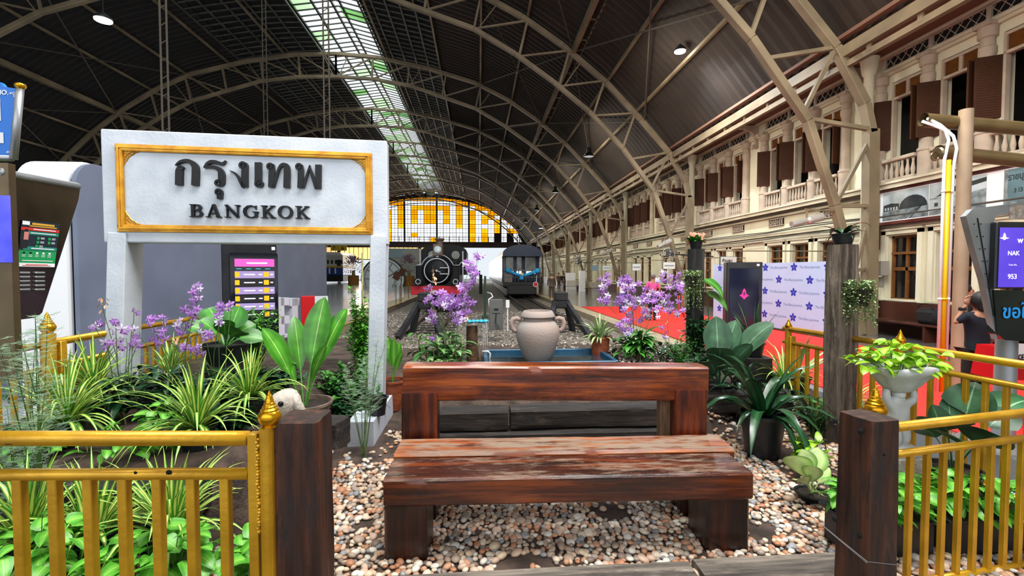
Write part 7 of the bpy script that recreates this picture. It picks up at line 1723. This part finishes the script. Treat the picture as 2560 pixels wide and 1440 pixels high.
fan(1672, 635, 20.5, .29, 'black caged wall fan above the hanging sign, by the second truss'); fan(1448, 655, 42, .32, 'distant black wall fan along the platform building')
def speaker(a, c, y, r_, label):
    A_ = D(*a, y); C_ = D(*c, y+.1); r = thing('horn_speaker', label, 'speaker', tuple(A_)); d = (C_-A_).normalized(); mb = MB(); L_ = (C_-A_).length
    mb.tube([A_, A_+d*L_*.45, A_+d*L_*.5, A_+d*L_*.55, C_], [r_*.72, r_*.72, r_*.6, r_, r_], 16); mb.build('tube', pm('pale_grey_speaker', '#a9a6a0', '#c0bdb6', scale=3, rough=.35, metal=.3), r, smooth='auto')
    mb = MB(); mb.tube([C_-d*.002, C_+d*.004], r_*.8, 16); mb.build('grille', M['black'], r); mb = MB(); m_ = (A_+C_)/2; yt = min(YT, key=lambda v: abs(v-y)); zz0 = m_.z+.3; ut = next(u/20 for u in range(300, 418) if interp(INN, u/20) < zz0); mb.beam(m_, m_+Vector((0, 0, .3)), .03, .05); mb.beam(m_+Vector((-.05, 0, .3)), (CX+ut, yt, zz0), .04, .04); mb.build('bracket', mtruss, r)
speaker((1979, 561), (2054, 542), 11.6, .11, 'pale grey tube loudspeaker fixed to the nearest truss leg'); speaker((1645, 617), (1676, 602), 22.3, .14, 'pale tube loudspeaker on the second truss leg'); speaker((1508, 635), (1530, 624), 33.2, .15, 'small pale tube loudspeaker on the third truss leg'); speaker((1434, 647), (1450, 639), 44, .17, 'tiny distant tube loudspeaker on the fourth truss leg')
def hsign(px, py, w, h, y, label, txt=None, col='#c9ccc6', edge='#4a6a58'):
    p = D(px, py, y); s_ = y/FPX; r = thing('hanging_sign', label, 'sign', tuple(p)); mb = MB(); W_, H_ = w*s_, h*s_; mb.box(p, (W_, .08, H_), mi=0); mb.box(p, (W_*1.06, .06, H_*1.1), mi=1); mb.build('sign_board', [pm('sign_face', col, rough=.5), pm('sign_edge', edge, rough=.5)], r)
    mb = MB(); [mb.tube([p+Vector((s*W_*.35, 0, H_*.5)), p+Vector((s*W_*.35, 0, H_*.5+.2))], .012, 5) for s in (-1, 1)]; mb.tube([p+Vector((-W_*.5, 0, H_*.5+.2)), (11.85, p.y, p.z+H_*.5+.2)], .02, 5); mb.build('hanger', mtruss, r)
    if txt: t = text_mesh(txt, H_*.5, p+Vector((-W_*.42, -.045, -H_*.15)), (1, 0, 0), (0, 0, 1), M['black'], depth=.002, bold=.004); t.build('sign_text', M['black'], r)
    else:
        mb = MB(); mb.box(p+Vector((0, -.043, 0)), (W_*.8, .004, H_*.18)); mb.build('sign_text', pm('faded_sign_text', '#7a8c98', rough=.6), r)
hsign(1672, 664, 31, 17, 19.5, 'blank pale hanging sign under the caged fan'); hsign(1487, 670, 18, 12, 36, 'blue hanging sign along the far platform wall', col='#7fa0b4'); hsign(1516, 670, 21, 12, 31, 'white arrow hanging sign along the platform wall'); hsign(1591, 668, 22, 17, 24.5, 'pale green edged hanging sign above the lilac orchids'); hsign(1820, 652, 42, 20, 14.6, 'white hanging sign with black Thai lettering above the backdrop', 'ห้ามสูบ'); hsign(1402, 673, 13, 6, 48, 'tiny distant hanging sign beyond the guards')
# ---- framed historic photographs on the wall
XB = 11.72; r = thing('photo_board', 'long red framed board of old black and white station photographs on the wall', 'picture board', (XB, 10, 3.1))
ya, yb = 12.75, 5.6; z0, z1 = 3.17, 4.08
mb = MB(); mb.box((XB, (ya+yb)/2, (z0+z1)/2), (.06, ya-yb, z1-z0)); mb.build('backing', M['white2'], r)
mfr = pm('dark_red_frame', '#5c2014', '#4c1a10', scale=4, rough=.45); mb = MB()
for z in (z0-.02, z1+.02): mb.box((XB-.02, (ya+yb)/2, z), (.1, ya-yb+.1, .09), bev=.01)
mb.box((XB-.02, ya, (z0+z1)/2-.3), (.12, .35, z1-z0+.9), bev=.01); mb.build('frame', mfr, r)
msky = pm('photo_sky', '#b9c4c8', '#9aa6aa', scale=2, rough=.5); mgr = pm('photo_grey', '#4f5a5c', '#8e9a9c', scale=6, rough=.5); mdk = pm('photo_dark', '#161b1c', '#262e30', scale=5, rough=.5)
def photo(y0, y1, kind):
    mb = MB(); xx = XB-.035; P = lambda u, v, e=0: Vector((xx-e, y0+(y1-y0)*u, z0+.06+(z1-z0-.12)*v))
    def poly(pts, mi, e): mb.add([P(u, v, e) for u, v in pts], [tuple(range(len(pts)))], mi)
    poly([(0, 0), (1, 0), (1, 1), (0, 1)], 0, 0)
    if kind == 0:
        poly([(0, 0), (1, 0), (1, .42), (0, .30)], 1, .002); poly([(.38, .33)]+[(.38+.3*(1-math.cos(t)), .36+.42*math.sin(t)) for t in [i*math.pi/10 for i in range(11)]], 2, .003)
        poly([(.02, .32), (.38, .36), (.38, .56), (.2, .6), (.02, .55)], 2, .0025)
        for i in range(5): poly([(.05+i*.065, .36), (.09+i*.065, .36), (.09+i*.065, .46), (.05+i*.065, .46)], 0, .004)
        for i in range(4): poly([(.3+i*.1, 0), (.33+i*.1, 0), (.88, .38), (.87, .38)], 2, .004)
    elif kind == 1:
        poly([(0, 0), (1, 0), (1, .2), (0, .12)], 1, .002); poly([(0, .12), (.5, .16), (.5, .5), (0, .52)], 0, .003); poly([(.1, .55), (.4, .8), (1, .92), (1, .8), (.5, .66)], 2, .003)
        for i in range(3): poly([(.1+i*.13, .26), (.17+i*.13, .26), (.17+i*.13, .38), (.1+i*.13, .38)], 2, .004)
        poly([(0, .5), (.5, .48), (.5, .52), (0, .54)], 1, .004); poly([(.55, .15), (1, .2), (1, .6), (.55, .5)], 1, .003)
    elif kind == 2:
        poly([(0, 0), (1, 0), (1, 1), (0, 1)], 3, .001)
        poly([(0, 0), (.5, .0), (.5, .08), (0, .12)], 1, .003); poly([(0, 0), (.07, 0), (.07, 1), (0, 1)], 1, .002)
    else:
        poly([(0, 0), (1, 0), (1, .15), (0, .2)], 0, .002); poly([(.0, .2), (1, .15), (1, .8), (0, .85)], 2, .002); poly([(.3, .1), (.36, .1), (.36, .8), (.3, .8)], 0, .004); poly([(.55, .3), (.8, .3), (.8, .7), (.55, .7)], 1, .004)
    mb.build('photograph', [msky, mgr, mdk, pm('teal_photo', '#5e7c84', '#4f6d76', scale=3, rough=.5)], r, fix=False)
photo(12.45, 11.1, 0); photo(11.08, 9.75, 1); photo(9.4, 8.3, 2); photo(8.27, 7.2, 3); photo(7.15, 5.7, 1)
mb = MB()
for s, sz, yy, zz in (('ราชบุรีไดเรค', .2, 9.32, 3.78), ('อาหาร', .15, 8.85, 3.5), ('3 13', .13, 9.2, 3.5), ('กุ้งแห้ง', .12, 8.8, 3.32)):
    t = text_mesh(s, sz, (XB-.042, yy, zz), (0, -1, 0), (0, 0, 1), mdk, depth=.002, bold=.002, sx=.72); mb.add(t.v, t.f)
mb.build('faded_thai_words', mdk, r)
mb = MB(); p = XP(2188, 671, 11.5); mb.box((11.62, p.y, p.z), (.25, .42, .42), bev=.01); mb.box((11.7, p.y+.05, p.z-.4), (.1, .2, .3), bev=.02); mb.build('meter_box', pm('warm_grey_box', '#9a968c', rough=.5), label='square grey meter box on the wall left of the ground floor window', cat='box')
# wall bench and bag
r = thing('wall_bench', 'long brown wooden bench against the brown wall base on the right', 'bench', (11.3, 10.5, 0)); mb = MB(); mb.box((11.25, 10.5, .43), (.5, 5.5, .06), bev=.01); mb.build('seat', mbrown, r); mb = MB(); mb.box((11.52, 10.5, .7), (.05, 5.5, .5), bev=.01); mb.build('backrest', mbrown, r)
for y in (8.0, 10.5, 13.0): mb = MB(); mb.box((11.25, y, .2), (.45, .06, .4)); mb.build('leg', mbrown, r)
mb = MB(); p = XP(2325, 842, 11.15); mb.box((11.15, p.y, .66), (.36, .6, .4), bev=.1); mb.tube([(11.0, p.y+.2*math.cos(t), .86+.12*math.sin(t)) for t in [i*math.pi/8 for i in range(9)]], .015, 6); mb.build('travel_bag', mblkc, smooth='auto', label='black travel bag on the wall bench left of the brown pole', cat='bag')
# benches and cabinets along the platform
for (px, py, lab) in ((1485, 735, 'dark slatted platform bench near the third truss'), (1428, 727, 'far dark slatted platform bench')):
    p = G(px, py); r = thing('platform_bench', lab, 'bench', (p.x, p.y, 0), 0, 'slatted benches on the platform')
    mb = MB(); [mb.box((p.x, p.y-.2+i*.1, .45), (1.5, .07, .03)) for i in range(4)]; mb.build('seat', mshut, r); mb = MB(); [mb.box((p.x+.2, p.y+.25, .6+i*.11), (1.1, .03, .08)) for i in range(4)]; mb.build('backrest', pm('cream_slats', '#a9a08c', rough=.6), r)
    for s in (-.6, .6): mb = MB(); mb.box((p.x+s, p.y, .22), (.08, .4, .44)); mb.build('leg', mblk, r)
for (px, pyt, pyb, w, lab) in ((1428, 682, 725, 22, 'white cabinet against the far wall behind the guards'), (1457, 677, 730, 14, 'tall narrow white cabinet near the fourth truss')):
    p = G(px, pyb); t = D(px, pyt, p.y); mb = MB(); mb.box((p.x, p.y+.3, t.z/2), (w*p.y/FPX, .5, t.z), bev=.01); mb.build('cabinet', M['white2'], label=lab, cat='cabinet')
p = G(1700, 793); r = thing('red_stand', 'bright red wire plant stand on the red carpet edge', 'stand', (p.x, p.y, 0)); mb = MB()
for i in range(5): a = i*1.256; mb.tube([(p.x+.22*math.cos(a), p.y+.22*math.sin(a), 0), (p.x+.06*math.cos(a), p.y+.06*math.sin(a), .25), (p.x+.1*math.cos(a+.3), p.y+.1*math.sin(a+.3), .85)], .018, 6)
mb.build('wire_frame', M['redgloss'], r, smooth=True)
# red notice stand at right
p = D(2560, 960, 4.6); r = thing('red_notice_stand', 'red cloth covered stand with a white lettered sheet at the right edge', 'stand', (5.9, 4.7, 0)); mb = MB(); a = D(2505, 870, 4.6); b2 = D(2620, 870, 4.6); c2 = D(2640, 955, 4.6); d2 = D(2488, 948, 4.6)
mb.add([a, b2, c2, d2]+[q+Vector((.05, .3, 0)) for q in (a, b2, c2, d2)], [(0, 1, 2, 3), (4, 5, 6, 7), (0, 1, 5, 4), (1, 2, 6, 5), (2, 3, 7, 6), (3, 0, 4, 7)]); mb.build('red_cloth', M['redgloss'], r)
mb = MB(); mb.tube([(6.0, 4.75, 0), (6.0, 4.75, 1.0)], .03, 8); mb.tube([(5.85, 4.75, 0), (6.15, 4.75, 0.02)], .03, 8); mb.build('leg', M['steel'], r)
mb = MB(); q = [D(2530, 858, 4.55), D(2640, 862, 4.55), D(2640, 915, 4.55), D(2552, 905, 4.55)]; mb.add(q, [(0, 1, 2, 3)]); sh = mb.build('white_sheet', M['white2'], r, fix=False); o = D(2541, 900, 4.54); t = text_mesh('KE', .085, o, (1, 0, 0), (0, 0, 1), M['black'], bold=.003); t.build('sheet_lettering', M['black'], sh)
# ---- far left installations
p = Vector((D(958, 700, 58).x, 58, 0)); r = thing('giant_clock', 'giant half round white clock face standing on the far left platform', 'clock', tuple(p)); R_ = 2.65; mb = MB()
mb.lathe([(0, 0), (R_, 0), (R_, .1), (0, .1)], p+Vector((0, 0, .95)), 48, axis='y'); mb.build('clock_face', M['white2'], r, smooth='auto')
mb = MB(); cc = p+Vector((0, -.05, .95)); [mb.tube([cc+Vector((q*math.cos(t), 0, q*math.sin(t))) for t in [i*math.pi/24 for i in range(48)]], w, 6, closed=True) for q, w in ((R_, .09), (R_*.86, .03), (R_*.55, .03))]
for i in range(12): t = i*math.pi/6; mb.beam(cc+Vector((R_*.58*math.cos(t), 0, R_*.58*math.sin(t))), cc+Vector((R_*.84*math.cos(t), 0, R_*.84*math.sin(t))), .05, .07)
mb.beam(cc, cc+Vector((1.9, 0, .9)), .05, .1); mb.beam(cc, cc+Vector((-.8, 0, 1.2)), .05, .12); mb.build('hands_and_numerals', M['black'], r)
def ftree(px, py, y, label, rb):
    b = D(px, py, y); b.z = 0; r = thing('flower_tree', label, 'potted plant', tuple(b), 0, 'pink dried flower trees in woven drums'); mb = MB(); mb.lathe([(rb, 0), (rb, 1.3), (rb*.8, 1.32)], b, 24); mb.build('woven_drum', pm('straw_drum', '#a9702c', '#8c5a20', scale=10, stretch=(1, 1, 6), rough=.8), r, smooth='auto')
    mb = MB(); mb.tube([b+Vector((0, 0, 1.3)), b+Vector((0, 0, 2.0))], rb*.3, 8); mb.build('trunk', M['cane'], r); mb = MB(); rg = random.Random(int(px)); 
    for i in range(260): d = sph(rg.random()*6.28, rg.uniform(-.5, 1.5)); q = b+Vector((0, 0, 2.4))+d*rb*2.1*rg.uniform(.5, 1)*Vector((1, 1, .75)).length/1.6; leaf(mb, q, d, .4, .2, 'oval', .2, .3, 3)
    mb.build('pink_flowers', pm('dusty_pink', '#a98a98', '#8a6f80', scale=8, rough=.8), r, fix=False)
ftree(1023, 711, 60, 'pink flower tree in a woven drum left of the steam locomotive', .7); ftree(884, 706, 66, 'pink flower tree seen through the station sign frame', .75)
r = thing('white_pavilion', 'small white pavilion with grey glass behind the giant clock', 'pavilion', (D(1000, 660, 68).x, 68, 0)); mb = MB(); a = D(962, 621, 68); c = D(1048, 621, 68); mb.box(((a.x+c.x)/2, 69.5, a.z/2), (c.x-a.x, 3, a.z)); mb.build('walls', pm('off_white_wall', '#b9b4b0', rough=.7), r); mb = MB(); a2 = D(962, 622, 67.9); c2 = D(1008, 644, 67.9); mb.box(((a2.x+c2.x)/2, 67.95, (a2.z+c2.z)/2), (c2.x-a2.x, .05, a2.z-c2.z)); mb.build('glass', pm('pale_blue_glass', '#8fa3ac', rough=.2), r)
r = thing('diesel_railcar', 'white, yellow and blue diesel railcar at the far left platform', 'railcar', (D(835, 700, 76).x, 78, 0)); xa, xb_ = D(808, 660, 76).x, D(857, 660, 76).x
def zz_(py): return D(835, py, 76).z
for (y0, y1, m_, nm) in ((638, 665, pm('railcar_cream', '#c9c8c0', rough=.5), 'upper_body'), (665, 669, pm('railcar_yellow', '#d0a818', rough=.5), 'yellow_band'), (669, 688, pm('railcar_blue', '#1f3f8a', rough=.4), 'lower_body'), (688, 704, mblk, 'underframe')): mb = MB(); mb.box(((xa+xb_)/2, 80, (zz_(y0)+zz_(y1))/2), (xb_-xa, 8, zz_(y0)-zz_(y1)), bev=.05); mb.build(nm, m_, r)
mb = MB(); mb.prism([(0, 0), (xb_-xa, 0), (xb_-xa-.5, .5), (.5, .5)], (xa, 76, zz_(638)), (1, 0, 0), (0, 0, 1), -8); mb.build('roof', M['white2'], r)
mb = MB(); [mb.box((xa+(xb_-xa)*f, 75.96, zz_(655)), (.28, .05, .6)) for f in (.25, .45, .65, .95)]; mb.box((xa+(xb_-xa)*.8, 75.95, zz_(657)), (.6, .05, 1.0)); mb.build('windows', mblk, r); mb = MB(); [mb.box((xa+(xb_-xa)*f, 75.95, zz_(677)), (.22, .05, .9)) for f in (.32, .62)]; mb.build('white_stripes', M['white2'], r)
p = D(847, 620, 66); r = thing('hanging_sign', 'yellow hanging platform sign with the numbers 7 and 6', 'sign', tuple(p)); mb = MB(); mb.box(p, (2.2, .08, .75)); mb.tube([p+Vector((-.9, 0, .3)), (p.x-.9, 66, roofz(p.x-.9))], .03, 5); mb.tube([p+Vector((.9, 0, .3)), (p.x+.9, 66, roofz(p.x+.9))], .03, 5); mb.build('sign_board', pm('sign_yellow', '#c9a41a', rough=.5), r)
mb = MB()
for s, dx in (('7', -.85), ('6', .35)): t = text_mesh(s, .75, p+Vector((dx, -.05, -.26)), (1, 0, 0), (0, 0, 1), M['black'], bold=.015); mb.add(t.v, t.f)
mb.build('sign_numbers', M['black'], r)
for (px, py, top, lab) in ((990, 762, 690, 'slim brown lectern sign at the left platform edge, nearer one'), (1003, 757, 680, 'slim lectern sign at the left platform edge, farther one')):
    b = G(px, py); t = D(px, top, b.y); mb = MB(); mb.lathe([(.2, 0), (.2, .02), (.02, .03)], b, 14, capt=False); mb.tube([b, t], .018, 6); mb.box(t+Vector((.05, 0, 0)), (.35, .04, .42), Matrix.Rotation(.5, 3, 'Y'), mi=1); mb.build('lectern_sign', [M['steelwarm'], mshut], label=lab, cat='sign stand')
for (px, py, top, lab) in ((1000, 757, 713, 'brass queue post left of the locomotive, left one'), (1021, 747, 708, 'brass queue post left of the locomotive, right one')):
    b = G(px, py); t = D(px, top, b.y); mb = MB(); mb.lathe([(.18, 0), (.17, .03), (.025, .05), (.025, t.z-.05), (.04, t.z-.03), (.03, t.z)], b, 14); mb.build('queue_post', M['goldfin'], smooth='auto', label=lab, cat='post')
